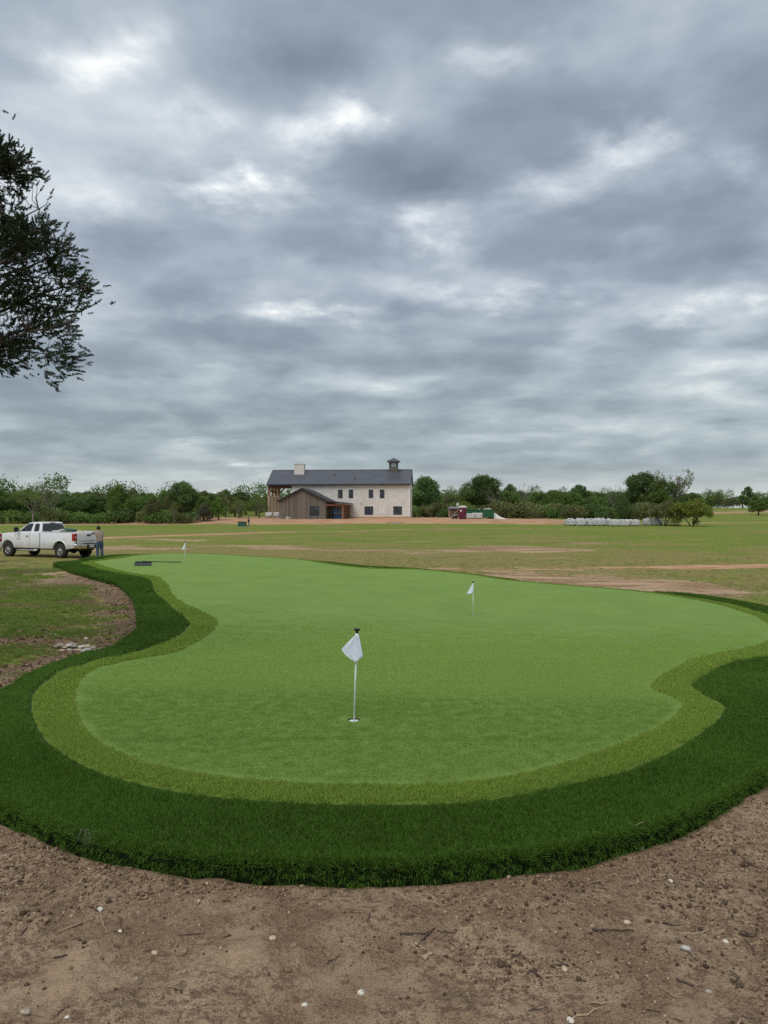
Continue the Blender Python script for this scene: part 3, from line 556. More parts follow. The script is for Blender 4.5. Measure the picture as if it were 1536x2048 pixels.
def ground_material():
    def b(q):
        co = world_co(q)
        bare = q.attr('bare'); clay = q.attr('clay'); lush = q.attr('lush'); far = q.attr('far')
        n_a = q.noise(co, 0.9, 5, 0.6)
        n_b = q.noise(co, 5.0, 5, 0.62)
        n_c = q.noise(co, 26.0, 4, 0.65)
        n_d = q.noise(co, 110.0, 3, 0.6)
        st = q.noise(q.vec('MULTIPLY', co, (0.35, 1.1, 1.0)), 1.1, 6, 0.62)
        # soil: dry tan crust, darker crumbs that also paint in their small shadows, some grey-brown
        soil = q.mix(q.smooth(q.add(q.mul(n_a, 0.5), q.mul(n_b, 0.5)), 0.40, 0.60), (0.212, 0.138, 0.084), (0.372, 0.262, 0.168))
        soil = q.mix(q.mul(q.smooth(q.add(n_c, q.mul(q.sub(n_a, 0.5), 0.5)), 0.48, 0.62), 0.8), soil, (0.128, 0.082, 0.052))
        soil = q.mix(q.mul(q.smooth(n_d, 0.53, 0.68), 0.6), soil, (0.385, 0.285, 0.195))
        soil = q.mix(q.mul(q.smooth(n_d, 0.47, 0.34), 0.75), soil, (0.085, 0.058, 0.038))
        scr = q.smooth(q.noise(co, 1.25, 3, 0.5), 0.54, 0.66)
        soil = q.mix(q.mul(scr, 0.6), soil, (0.41, 0.295, 0.19))
        pale = q.mix(q.smooth(q.add(st, q.mul(q.sub(n_b, 0.5), 0.5)), 0.40, 0.62), (0.265, 0.160, 0.088), (0.470, 0.330, 0.205))
        soil = q.mix(q.smooth(far, 0.15, 0.5), soil, pale)
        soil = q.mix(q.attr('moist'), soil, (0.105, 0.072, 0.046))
        orange = q.mix(q.smooth(st, 0.38, 0.62), (0.42, 0.20, 0.105), (0.56, 0.34, 0.20))
        soil = q.mix(clay, soil, orange)
        # grass: dry straw to green, in streaks and tufts
        dry = q.mix(q.smooth(n_b, 0.38, 0.64), (0.190, 0.160, 0.050), (0.300, 0.258, 0.092))
        grn = q.mix(q.smooth(n_b, 0.36, 0.64), (0.110, 0.160, 0.018), (0.205, 0.262, 0.040))
        big = q.noise(co, 0.10, 4, 0.6); mid = q.noise(q.vec('MULTIPLY', co, (0.6, 1.0, 1.0)), 0.33, 5, 0.65)
        g = q.add(lush, q.mul(q.sub(st, 0.5), 2.0))
        g = q.add(g, q.mul(q.sub(n_a, 0.5), 1.1))
        g = q.add(g, q.mul(q.sub(big, 0.5), 1.5))
        g = q.add(g, q.mul(q.sub(mid, 0.5), 2.6))
        grass = q.mix(q.smooth(g, 0.2, 0.9), dry, grn)
        grass = q.mix(q.mul(q.smooth(mid, 0.56, 0.72), 0.45), grass, (0.135, 0.092, 0.055))
        grass = q.mix(q.mul(q.smooth(n_c, 0.5, 0.72), 0.55), grass, (0.055, 0.062, 0.020))
        m = q.add(bare, q.mul(q.sub(n_b, 0.5), 0.9))
        m = q.add(m, q.mul(q.sub(n_c, 0.5), 0.55))
        m = q.smooth(q.add(m, q.mul(q.sub(st, 0.5), 0.7)), 0.36, 0.66)
        c = q.mix(m, grass, soil)
        hgt = q.add(q.mul(n_c, 0.6), q.mul(n_d, 0.4))
        nrm = q.bump(hgt, 1.0, 0.030)
        nrm = q.bump(n_b, 0.5, 0.05, nrm)
        return principled(q, c, 0.95, nrm, spec=0.12)
    return material('soil_and_grass', b)

def build_ground():
    xs, ys = ground_axes()
    X, Y = np.meshgrid(xs, ys)
    nx, ny = len(xs), len(ys)
    z, dist, ins = terrain_h(X.ravel(), Y.ravel(), True)
    z = z.reshape(X.shape); dist = dist.reshape(X.shape); ins = ins.reshape(X.shape)
    near = (Y < 40) & (Y > -6) & (np.abs(X) < 24)
    rel = np.zeros_like(z)
    rel[near] = relief(X[near], Y[near], None) * (1 - sstep(np.hypot(X[near], Y[near]), 14, 38))
    edge = np.where(ins, 0.0, sstep(dist, 0.0, 0.10))
    z = z + rel * edge
    # small swell of spoil thrown against the turf edge
    z = z + np.where(ins, 0.0, 0.075 * np.exp(-((dist - 0.12) / 0.13) ** 2) * (0.02 + fbm(X, Y, 0.28, 3, 3)))
    # ---- what covers it
    wob = fbm(X, Y, 1.6, 4, 31); wob2 = fbm(X * 0.35, Y, 3.0, 4, 37)
    bare = np.zeros_like(z)
    front = 1 - sstep(Y - 0.35 * np.clip(X, -9, 9) * (X > 0) * 0 + 2.4 * wob, 7.5, 9.5)
    left = sstep(-X + 1.5 * wob, 3.1, 3.9) * sstep(Y + 2.0 * wob, 6.6, 8.0)
    bare = np.maximum(bare, front * (1 - left))
    bare = np.maximum(bare, np.where(ins, 1.0, np.where(X < -1, 0.80, 1.0) * (1 - sstep(dist + 2.2 * wob + 0.9 * wob2, np.where((X < -1) & (Y > 6), 0.25, 0.5), np.where((X < -1) & (Y > 6), 1.25, 1.7)))) * (Y < 26) * np.where((X > 3) & (Y > 12), 0.25, 1.0))
    bare = np.maximum(bare, 0.75 * np.exp(-(((X + 5.9) / 2.4) ** 2 + ((Y - 11.6) / 0.75) ** 2)))           # raked strip by the stones
    bare = np.maximum(bare, 0.85 * np.exp(-(((X + 8.6) / 2.6) ** 2 + ((Y - 22.0) / 1.9) ** 2)))            # worn ground at the far tip
    bare = np.maximum(bare, 0.62 * np.exp(-(((X + 5.4) / 0.9) ** 2 + ((Y - 15.4) / 1.2) ** 2)))
    bare = np.maximum(bare, 0.66 * np.exp(-(((X + 13) / 6) ** 2 + ((Y - 23.0) / 1.0) ** 2)))
    bare = np.maximum(bare, 1.1 * np.exp(-((np.maximum(0, np.abs(X - 7.8) - 2.6) / 1.7) ** 2 + ((Y - 28.0 + 0.30 * (X - 7.6) + 4 * wob2) / 4.2) ** 2)))  # scraped patch behind the green
    bare = np.maximum(bare, 0.2 * np.exp(-(((X - 12.5) / 3) ** 2 + ((Y - 21.5) / 1.0) ** 2)))
    bare = np.maximum(bare, 0.62 * sstep(fbm(X * 0.55, Y, 5.0, 4, 141), 0.10, 0.26) * sstep(Y, 24, 30) * (1 - sstep(Y, 58, 80)))
    clay = np.zeros_like(z)
    tr1 = line_mask(X, Y, [(0.5, 33.6), (6, 34.4), (12, 35.0), (18, 36.6), (30, 39.0), (60, 44.0)], 0.45, 1.9)
    tr1 *= np.clip(0.78 + 1.2 * wob2, 0, 1)
    tr2 = line_mask(X, Y, [(-60, 58), (-36, 60), (-24.5, 67), (-17, 78), (-12.5, 86), (-6, 88), (4, 97), (15, 101), (34, 100)], 0.7, 2.6)
    tr2 *= np.where(X > -10, 0.60, 1.0)
    pad = sstep(X + 7 * wob, -56, -40) * (1 - sstep(X + 9 * wob, 24, 46)) * sstep(Y + 5 * wob2 - 0.10 * np.maximum(0, -X - 12) * 0, 121, 126) * (1 - sstep(Y, 172, 188))
    spur = line_mask(X, Y, [(-70, 117), (-48, 121), (-34, 127), (-20, 136)], 3.0, 6.5)
    road = line_mask(X, Y, [(26, 132), (60, 136), (110, 140), (220, 150)], 1.6, 4.0)
    road2 = line_mask(X, Y, [(60, 205), (84, 208), (130, 222)], 4.0, 12.0)
    bare = np.maximum.reduce([bare, tr1 * 0.95, tr2 * 0.95, pad * 1.15, spur * 1.1, road * 0.9, road2 * 0.8])
    clay = np.maximum.reduce([tr1 * 0.85, tr2 * np.where(X > -10, 0.25, 0.75), pad * (0.35 + 0.9 * np.clip(wob2 + 0.35 * (1 - sstep(Y, 126, 150)), 0, 1)), spur * 0.15, road * 0.2, road2 * 0.4])
    rust = np.exp(-(((X + 5.9) / 2.6) ** 2 + ((Y - 11.6) / 0.9) ** 2)) * 0.22
    clay = np.maximum(clay, rust)
    lush = 0.34 + 0.36 * sstep(Y, 44, 60) + 0.12 * sstep(X, 6, 26) * sstep(Y, 40, 50)
    lush = lush - 0.26 * sstep(Y, 26, 32) * (1 - sstep(Y, 44, 54)) * (1 - 0.6 * sstep(X, 10, 16))
    lush = lush - 0.22 * np.exp(-(((X - 6) / 16) ** 2 + ((Y - 66) / 8) ** 2)) + 0.2 * np.exp(-((Y - 112) / 9) ** 2)
    lush = lush + np.where((X < -3) & (Y < 24) & (Y > 6), 0.12, 0.0) + 0.5 * wob2 + 0.55 * fbm(X * 0.6, Y, 14.0, 3, 131) * sstep(Y, 24, 40)
    far = sstep(Y, 20, 30)
    V = np.stack([X.ravel(), Y.ravel(), z.ravel()], 1)
    i = np.arange(nx * ny).reshape(ny, nx)
    Fc = np.stack([i[:-1, :-1].ravel(), i[:-1, 1:].ravel(), i[1:, 1:].ravel(), i[1:, :-1].ravel()], 1)
    me = np_mesh('ground', V, Fc, ground_material(), smooth=True)
    attr_f(me, 'bare', np.clip(bare, 0, 1.3).ravel()); attr_f(me, 'clay', np.clip(clay, 0, 1).ravel())
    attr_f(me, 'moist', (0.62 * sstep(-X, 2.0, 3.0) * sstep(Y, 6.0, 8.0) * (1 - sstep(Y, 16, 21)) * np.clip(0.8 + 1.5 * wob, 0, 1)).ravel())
    attr_f(me, 'lush', lush.ravel()); attr_f(me, 'far', far.ravel())
    o = link('ground', me)
    tag(o, kind='structure')
    return o, (X, Y, z, bare, ins, dist)

ground, GRID = build_ground()

def ground_z(x, y):
    """height of the built ground sheet (nearest grid cell, bilinear)"""
    X, Y, Z = GRID[0], GRID[1], GRID[2]
    xs, ys = X[0], Y[:, 0]
    x = np.atleast_1d(np.asarray(x, float)); y = np.atleast_1d(np.asarray(y, float))
    i = np.clip(np.searchsorted(xs, x) - 1, 0, len(xs) - 2); j = np.clip(np.searchsorted(ys, y) - 1, 0, len(ys) - 2)
    fx = (x - xs[i]) / (xs[i + 1] - xs[i]); fy = (y - ys[j]) / (ys[j + 1] - ys[j])
    return Z[j, i] * (1 - fx) * (1 - fy) + Z[j, i + 1] * fx * (1 - fy) + Z[j + 1, i] * (1 - fx) * fy + Z[j + 1, i + 1] * fx * fy

def gz(x, y): return float(ground_z(x, y)[0])

# ------------------------------------------------------------------ the practice green: putting surface, collar and rough of artificial turf
HOLES = [(-0.25, 6.41), (1.99, 17.17), (-7.17, 27.65)]
HOLE_R = 0.054

def turf_color(q, dark, light, yellow, scale, fine):
    co = world_co(q)
    a = q.noise(co, scale, 4, 0.6); b = q.noise(co, fine, 3, 0.65)
    c = q.mix(q.smooth(a, 0.32, 0.68), dark, light)
    c = q.mix(q.mul(q.smooth(b, 0.52, 0.75), 0.5), c, yellow)
    return c, b

def backing(name, dark, light, yellow, fine):
    def bld(q):
        c, b = turf_color(q, dark, light, yellow, 0.8, fine)
        return principled(q, c, 0.85, q.bump(b, 0.9, 0.012), spec=0.2)
    return material(name, bld)

def blade_mat(name, dark, light, yellow):
    def bld(q):
        rnd = q.n('ShaderNodeObjectInfo').outputs['Random']
        tint = q.attr('tint')
        c = q.mix(tint, dark, light)
        c = q.mix(q.mul(q.smooth(tint, 0.78, 0.98), 0.6), c, yellow)
        c = q.mix(q.mul(q.smooth(q.noise(world_co(q), 0.55, 3, 0.55), 0.38, 0.64), 0.5), c, light)
        d = q.n('ShaderNodeBsdfPrincipled'); q.put(d.inputs['Base Color'], c)
        d.inputs['Roughness'].default_value = 0.6; d.inputs['Specular IOR Level'].default_value = 0.10
        t = q.n('ShaderNodeBsdfTranslucent'); q.put(t.inputs[0], c)
        mx = q.n('ShaderNodeMixShader'); mx.inputs[0].default_value = 0.25
        q.put(mx.inputs[1], d.outputs[0]); q.put(mx.inputs[2], t.outputs[0])
        return mx.outputs[0]
    return material(name, bld)

def blade_patch(name, size, count, h, w, lean, mat, seed, bias=(0, 0), curl=0.0, seg=2):
    """a small square of upright blades"""
    rg = np.random.default_rng(seed)
    V = []; Fc = []; tint = []
    for _ in range(count):
        x, y = rg.uniform(-size / 2, size / 2, 2)
        a = rg.uniform(0, 2 * math.pi)
        hh = h * rg.uniform(0.65, 1.15); ww = w * rg.uniform(0.7, 1.2)
        lx = rg.normal(0, lean) + bias[0]; ly = rg.normal(0, lean) + bias[1]
        cx, cy = math.cos(a) * ww / 2, math.sin(a) * ww / 2
        o = len(V); t = rg.uniform()
        ks = range(seg)
        for k in ks:
            f = k / seg
            bx, by = x + lx * hh * f ** 1.6, y + ly * hh * f ** 1.6
            tw = 1 - 0.35 * f
            V += [(bx - cx * tw, by - cy * tw, hh * f), (bx + cx * tw, by + cy * tw, hh * f)]
            tint += [t, t]
        V.append((x + lx * hh, y + ly * hh, hh * (1 - curl * (abs(lx) + abs(ly)) * 0.5))); tint.append(t)
        for k in range(seg - 1):
            Fc.append((o + 2 * k, o + 2 * k + 1, o + 2 * k + 3, o + 2 * k + 2))
        e = o + 2 * (seg - 1)
        Fc.append((e, e + 1, e + 2))
    me = bpy.data.meshes.new(name); me.from_pydata(V, [], Fc)
    me.materials.append(mat); me.shade_smooth()
    attr_f(me, 'tint', tint)
    return me

def build_green():
    root = thing('putting_green', 'large curving artificial-turf putting green with light surface, olive collar and dark rough', 'putting green')
    GL, FL, RL = (np.array(a) for a in (GREEN_LINE, FRINGE_LINE, ROUGH_LINE))
    pts = []; edges = []
    def loop(P):
        o = len(pts)
        pts.extend([Vector((float(a), float(b))) for a, b in P])
        n = len(P); edges.extend([(o + i, o + (i + 1) % n) for i in range(n)])
    loop(GL); loop(FL); loop(RL)
    for hx, hy in HOLES:
        loop([(hx + HOLE_R * math.cos(2 * math.pi * k / 20), hy + HOLE_R * math.sin(2 * math.pi * k / 20)) for k in range(20)])
    y = 3.5
    rg = np.random.default_rng(3); inner = []
    while y < 38:
        st = max(0.16, 0.018 * y)
        for x in np.arange(-14, 13, st): inner.append((x + rg.uniform(-.3, .3) * st, y + rg.uniform(-.3, .3) * st))
        y += st
    inner = np.array(inner)
    k = inside(inner[:, 0], inner[:, 1], ROUGH_LINE)
    inner = inner[k]
    allb = np.array([(p.x, p.y) for p in pts])
    keep = np.ones(len(inner), bool)
    for L_ in (GREEN_LINE, FRINGE_LINE, ROUGH_LINE):
        d, _ = seg_dist(inner[:, 0], inner[:, 1], L_); keep &= d > 0.05
    for hx, hy in HOLES: keep &= np.hypot(inner[:, 0] - hx, inner[:, 1] - hy) > 0.1
    pts.extend([Vector((float(a), float(b))) for a, b in inner[keep]])
    r = mgeo.delaunay_2d_cdt(pts, edges, [], 0, 1e-5)
    V2 = np.array([(v.x, v.y) for v in r[0]]); T = np.array([f for f in r[2] if len(f) == 3])
    C = V2[T].mean(1)
    g = inside(C[:, 0], C[:, 1], GREEN_LINE)
    for hx, hy in HOLES: g &= np.hypot(C[:, 0] - hx, C[:, 1] - hy) > HOLE_R * 0.97
    hole = np.zeros(len(C), bool)
    for hx, hy in HOLES: hole |= np.hypot(C[:, 0] - hx, C[:, 1] - hy) < HOLE_R * 0.97
    f = inside(C[:, 0], C[:, 1], FRINGE_LINE) & ~inside(C[:, 0], C[:, 1], GREEN_LINE)
    rr = inside(C[:, 0], C[:, 1], ROUGH_LINE) & ~inside(C[:, 0], C[:, 1], FRINGE_LINE) & ~f & ~inside(C[:, 0], C[:, 1], GREEN_LINE)
    Z = turf_h(V2[:, 0], V2[:, 1])
    m_g = backing('putting_turf', (0.168, 0.272, 0.054), (0.192, 0.304, 0.063), (0.25, 0.36, 0.09), 240)
    m_f = backing('collar_turf', (0.115, 0.180, 0.022), (0.145, 0.215, 0.032), (0.20, 0.25, 0.055), 160)
    m_r = backing('rough_turf', (0.020, 0.050, 0.006), (0.028, 0.068, 0.010), (0.04, 0.09, 0.014), 120)
    def part(name, sel, mat):
        t = T[sel]; u, inv = np.unique(t, return_inverse=True)
        V = np.c_[V2[u], Z[u]]
        return link(name, np_mesh(name, V, inv.reshape(-1, 3), mat, True), root)
    part('putting_surface', g, m_g); part('collar', f, m_f); part('rough', rr, m_r)
    # rolled-under outer edge of the rough
    Tn = np.roll(RL, -1, 0) - np.roll(RL, 1, 0)
    nr = Tn[:, ::-1] * (1, -1); nr /= np.linalg.norm(nr, axis=1)[:, None]
    zt = turf_h(RL[:, 0], RL[:, 1])
    rings = [(0.0, 0.0), (0.022, -0.012), (0.034, -0.05), (0.036, -0.10), (0.03, -0.20)]
    V = np.concatenate([np.c_[RL + nr * a, zt + b] for a, b in rings]); n = len(RL)
    Fq = []
    for j in range(len(rings) - 1):
        for i in range(n):
            Fq.append((j * n + i, (j + 1) * n + i, (j + 1) * n + (i + 1) % n, j * n + (i + 1) % n))
    link('rolled_edge', np_mesh('rolled_edge', V, Fq, plain('shaded_black_backing', (0.008, 0.014, 0.005), 0.95, 0, 0.4, 20, 0.4, 0.03), True), root)  # near-black backing colour, with the shade under the hanging blades painted in

    # ---- the pile
    b_g = blade_mat('putting_pile', (0.215, 0.340, 0.066), (0.248, 0.382, 0.082), (0.30, 0.44, 0.11))
    b_f = blade_mat('collar_pile', (0.158, 0.255, 0.030), (0.265, 0.378, 0.068), (0.37, 0.43, 0.12))
    b_r = blade_mat('rough_pile', (0.041, 0.100, 0.010), (0.102, 0.202, 0.027), (0.17, 0.27, 0.055))
    rg = np.random.default_rng(12)
    def fill(polyA, polyB, dens, lim, zo=0.0, smax=2.5):
        """random points between two outlines; spacing and size grow with distance"""
        A = np.array(polyA); out = []
        lo, hi = A.min(0), A.max(0)
        ye = [lo[1]] 
        while ye[-1] < hi[1]: ye.append(ye[-1] + max(1.0, 0.18 * ye[-1]))
        for a, b in zip(ye[:-1], ye[1:]):
            s = min(smax, max(1.0, 0.5 * (a + b) / lim))
            g = s / math.sqrt(dens)
            gx, gy = np.meshgrid(np.arange(lo[0], hi[0], g), np.arange(a, b, g))
            P = np.c_[gx.ravel(), gy.ravel()] + rg.uniform(-0.5, 0.5, (gx.size, 2)) * g
            k = inside(P[:, 0], P[:, 1], polyA)
            if polyB is not None: k &= ~inside(P[:, 0], P[:, 1], polyB)
            # nothing that lies outside the view and the strip beside it
            k &= np.abs(P[:, 0]) < P[:, 1] * 0.62 + 0.8
            P = P[k]
            out.append(np.c_[P, turf_h(P[:, 0], P[:, 1]) + zo, np.full(len(P), s)])
        return np.concatenate(out)
    def rots(n, t): return np.c_[rg.normal(0, t, n), rg.normal(0, t, n), rg.uniform(0, 2 * math.pi, n)]
    # putting surface: very short dense pile
    P = fill(GREEN_LINE, None, 230, 6.5, 0.0, 3.0)
    k = np.ones(len(P), bool)
    for hx, hy in HOLES: k &= np.hypot(P[:, 0] - hx, P[:, 1] - hy) > HOLE_R + 0.045
    d, _ = seg_dist(P[:, 0], P[:, 1], GREEN_LINE); k &= d > 0.045 * P[:, 3]
    P = P[k]
    # the pile thins out where single fibres can no longer be made out
    P = P[rg.uniform(size=len(P)) < 1 - sstep(P[:, 1], 9, 17)]
    pr = [blade_patch('putting_pile_%d' % i, 0.115, 170, 0.0075, 0.0028, 0.32, b_g, 40 + i, bias=(0.34, 0), seg=1) for i in range(5)]
    nP = len(P); seam = 7.55 - 0.10 * P[:, 0] + 0.5 * fbm(P[:, 0], P[:, 1], 1.5, 2, 41)      # two rolls, laid in opposite directions
    yaw = -math.pi / 2 + math.pi * sstep(P[:, 1] - seam, -0.75, 0.75) + rg.normal(0, 0.14, nP)
    scatter('putting_pile', P[:, :3], np.c_[rg.normal(0, 0.02, nP), rg.normal(0, 0.02, nP), yaw], np.c_[P[:, 3], P[:, 3], P[:, 3] ** 0.5], pr, parent=root)
    n1 = len(P)
    P = fill(FRINGE_LINE, GREEN_LINE, 620, 6.0, -0.002, 2.2)
    for L_ in (GREEN_LINE, FRINGE_LINE):
        d, _ = seg_dist(P[:, 0], P[:, 1], L_); P = P[d > 0.034 * P[:, 3]]
    pr = [blade_patch('collar_pile_%d' % i, 0.075, 85, 0.024, 0.0030, 0.50, b_f, 60 + i) for i in range(5)]
    scatter('collar_pile', P[:, :3], rots(len(P), 0.06), np.c_[P[:, 3], P[:, 3], 1 + 0.25 * (P[:, 3] - 1)], pr, parent=root)
    n2 = len(P)
    P = fill(ROUGH_LINE, FRINGE_LINE, 620, 5.5, -0.004, 2.0)
    d, _ = seg_dist(P[:, 0], P[:, 1], FRINGE_LINE); P = P[d > 0.034 * P[:, 3]]
    pr = [blade_patch('rough_pile_%d' % i, 0.08, 100, 0.034, 0.0027, 0.42, b_r, 80 + i, bias=(0.25, 0), curl=0.3) for i in range(6)]
    n3 = len(P)
    yaw = math.pi * 1.2 + 0.8 * (vnoise(P[:, 0], P[:, 1], 1.1, 77) - 0.5) * 4 + rg.normal(0, 0.35, n3)
    scatter('rough_pile', P[:, :3], np.c_[rg.normal(0, 0.08, n3), rg.normal(0, 0.08, n3), yaw], np.c_[P[:, 3], P[:, 3], 1 + 0.25 * (P[:, 3] - 1)], pr, parent=root)
    # blades hanging over the rolled edge
    Q = []; Rr = []; S = []
    for i in range(n):
        x0, y0 = RL[i]; L_ = np.linalg.norm(RL[(i + 1) % n] - RL[i])
        if abs(x0) > y0 * 0.62 + 1.2: continue
        s = max(1.0, y0 / 6.0)
        for _ in range(max(1, int(L_ * 620 / s ** 2)) if s < 2.5 else max(1, int(L_ * 200))):
            f = rg.uniform(); p = RL[i] * (1 - f) + RL[(i + 1) % n] * f
            low_ = rg.uniform() < 0.30
            u = rg.uniform(0.2, 1.0) if low_ else rg.uniform() * 0.22
            off = np.interp(u, [0, 0.15, 0.4, 1], [0, 0.022, 0.034, 0.034]); dz = np.interp(u, [0, 0.15, 0.4, 1], [0, -0.012, -0.05, -0.12])
            tilt = np.interp(u, [0, 0.2, 0.5, 1], [0.25, 0.9, 2.1, 2.6]) + rg.normal(0, 0.2)
            yw = math.atan2(nr[i][1], nr[i][0]) + rg.normal(0, 0.4)
            Q.append((p[0] + nr[i][0] * off, p[1] + nr[i][1] * off, zt[i] + dz))
            e = (Matrix.Rotation(yw, 3, 'Z') @ Matrix.Rotation(tilt, 3, 'Y') @ Matrix.Rotation(rg.uniform(0, 6.28), 3, 'Z')).to_euler()
            Rr.append(tuple(e)); S.append((1 + 0.35 * (min(s, 2.5) - 1)) * rg.uniform(0.85, 1.2))
    pr = [blade_patch('edge_pile_%d' % i, 0.05, 12, 0.030, 0.0022, 0.6, b_r, 120 + i, curl=0.4) for i in range(5)]
    scatter('edge_pile', Q, Rr, np.array(S), pr, parent=root)
    print('pile patches', n1, n2, n3, len(Q))
    return root

green = build_green()

# ------------------------------------------------------------------ trees
def leaf_mat(name, dark, light, accent=None):
    def bld(q):
        t = q.attr('tint')
        c = q.mix(t, dark, light)
        if accent: c = q.mix(q.smooth(t, 0.80, 1.0), c, accent)
        rnd = q.n('ShaderNodeObjectInfo').outputs['Random']
        hs = q.n('ShaderNodeHueSaturation')
        q.put(hs.inputs['Hue'], q.lin(rnd, 0, 1, 0.485, 0.515)); q.put(hs.inputs['Value'], q.lin(rnd, 0, 1, 0.82, 1.18))
        q.put(hs.inputs['Color'], c)
        c = hs.outputs[0]
        d = q.n('ShaderNodeBsdfPrincipled'); q.put(d.inputs['Base Color'], c)
        d.inputs['Roughness'].default_value = 0.7; d.inputs['Specular IOR Level'].default_value = 0.2
        tr = q.n('ShaderNodeBsdfTranslucent'); q.put(tr.inputs[0], c)
        mx = q.n('ShaderNodeMixShader'); mx.inputs[0].default_value = 0.25
        q.put(mx.inputs[1], d.outputs[0]); q.put(mx.inputs[2], tr.outputs[0])
        return mx.outputs[0]
    return material(name, bld)

def bark_mat(name, a, b):
    def bld(q):
        co = obj_co(q)
        n = q.noise(q.vec('MULTIPLY', co, (1, 1, 0.25)), 9, 5, 0.65)
        return principled(q, q.mix(q.smooth(n, 0.35, 0.65), a, b), 0.95, q.bump(n, 0.8, 0.04), spec=0.1)
    return material(name, bld)

BARK = bark_mat('oak_bark', (0.05, 0.04, 0.032), (0.13, 0.105, 0.085))
BARK_PALE = bark_mat('grey_bark', (0.13, 0.115, 0.10), (0.27, 0.25, 0.225))
L_DARK = leaf_mat('dark_leaves', (0.066, 0.118, 0.038), (0.181, 0.275, 0.076))
L_MID = leaf_mat('green_leaves', (0.081, 0.145, 0.035), (0.214, 0.329, 0.073))
L_LIME = leaf_mat('young_leaves', (0.094, 0.131, 0.027), (0.237, 0.288, 0.075), (0.338, 0.375, 0.125))
L_OLIVE = leaf_mat('olive_leaves', (0.107, 0.125, 0.045), (0.241, 0.259, 0.098))
L_GREY = leaf_mat('grey_brush', (0.068, 0.069, 0.045), (0.169, 0.163, 0.105))
L_BRIGHT = leaf_mat('bright_leaves', (0.081, 0.163, 0.031), (0.220, 0.345, 0.068))
L_YELLOW = leaf_mat('yellow_leaves', (0.13, 0.17, 0.026), (0.30, 0.35, 0.070), (0.38, 0.40, 0.11))

def leaf_cloud(rg, centers, radii, per, size, squash=0.8, shell=0.55):
    """leaf-sized quads spread through lobes; returns verts, quads, tints"""
    C = []; Tn = []
    for (c, r) in zip(centers, radii):
        n = max(6, int(per * 1.5 * r * r))
        d = rg.normal(size=(n, 3)); d /= np.linalg.norm(d, axis=1)[:, None]
        rad = r * (shell + (1 - shell) * rg.uniform(size=n) ** 0.6) * (0.80 + 0.36 * rg.uniform(size=n))
        # ragged: dents in the lobe
        dent = np.sin(d[:, 0] * 5 + c[0] * 3) * np.sin(d[:, 1] * 5.3 + c[1]) * np.sin(d[:, 2] * 4.7 + c[2] * 2)
        p = np.asarray(c) + d * (rad * (1 + 0.30 * dent))[:, None] * (1, 1, squash)
        C.append(p)
        Tn.append(np.clip(rg.uniform(0.1, 0.6) + rg.normal(0, 0.2, n), 0, 1))
    C = np.concatenate(C); Tn = np.concatenate(Tn); n = len(C)
    a = rg.normal(size=(n, 3)); a /= np.linalg.norm(a, axis=1)[:, None]
    b = np.cross(a, rg.normal(size=(n, 3))); b /= np.linalg.norm(b, axis=1)[:, None]
    s = size * 0.85 * rg.uniform(0.5, 1.3, n)[:, None]
    V = np.stack([C - a * s, C - b * s * 0.55, C + a * s, C + b * s * 0.55], 1).reshape(-1, 3)
    Fc = np.arange(4 * n).reshape(n, 4)
    return V, Fc, np.repeat(Tn, 4)

def grow(rg, mb, p, d, length, r, depth, spread, tips, upturn=0.15, kids=(2, 4), shrink=0.68, n=4, minr=0.006):
    """a limb that forks; records the tips"""
    pts = [Vector(p)]; rs = [r]
    d = Vector(d).normalized(); segs = 3
    for k in range(segs):
        d = (d + Vector(rg.normal(0, 0.16, 3)) + Vector((0, 0, upturn * 0.3))).normalized()
        pts.append(pts[-1] + d * (length / segs)); rs.append(max(minr, r * (1 - 0.38 * (k + 1) / segs)))
    mb.tube(pts, rs, n if r > 0.03 else 3, caps=False)
    if depth == 0:
        tips.append((pts[-1], d)); return
    for _ in range(int(rg.integers(kids[0], kids[1] + 1))):
        i = int(rg.integers(1, segs + 1))
        nd = (d + Vector(rg.normal(0, spread, 3)) + Vector((0, 0, upturn))).normalized()
        grow(rg, mb, pts[i], nd, length * shrink * rg.uniform(0.75, 1.2), rs[i] * 0.62, depth - 1, spread, tips, upturn, kids, shrink, n, minr)

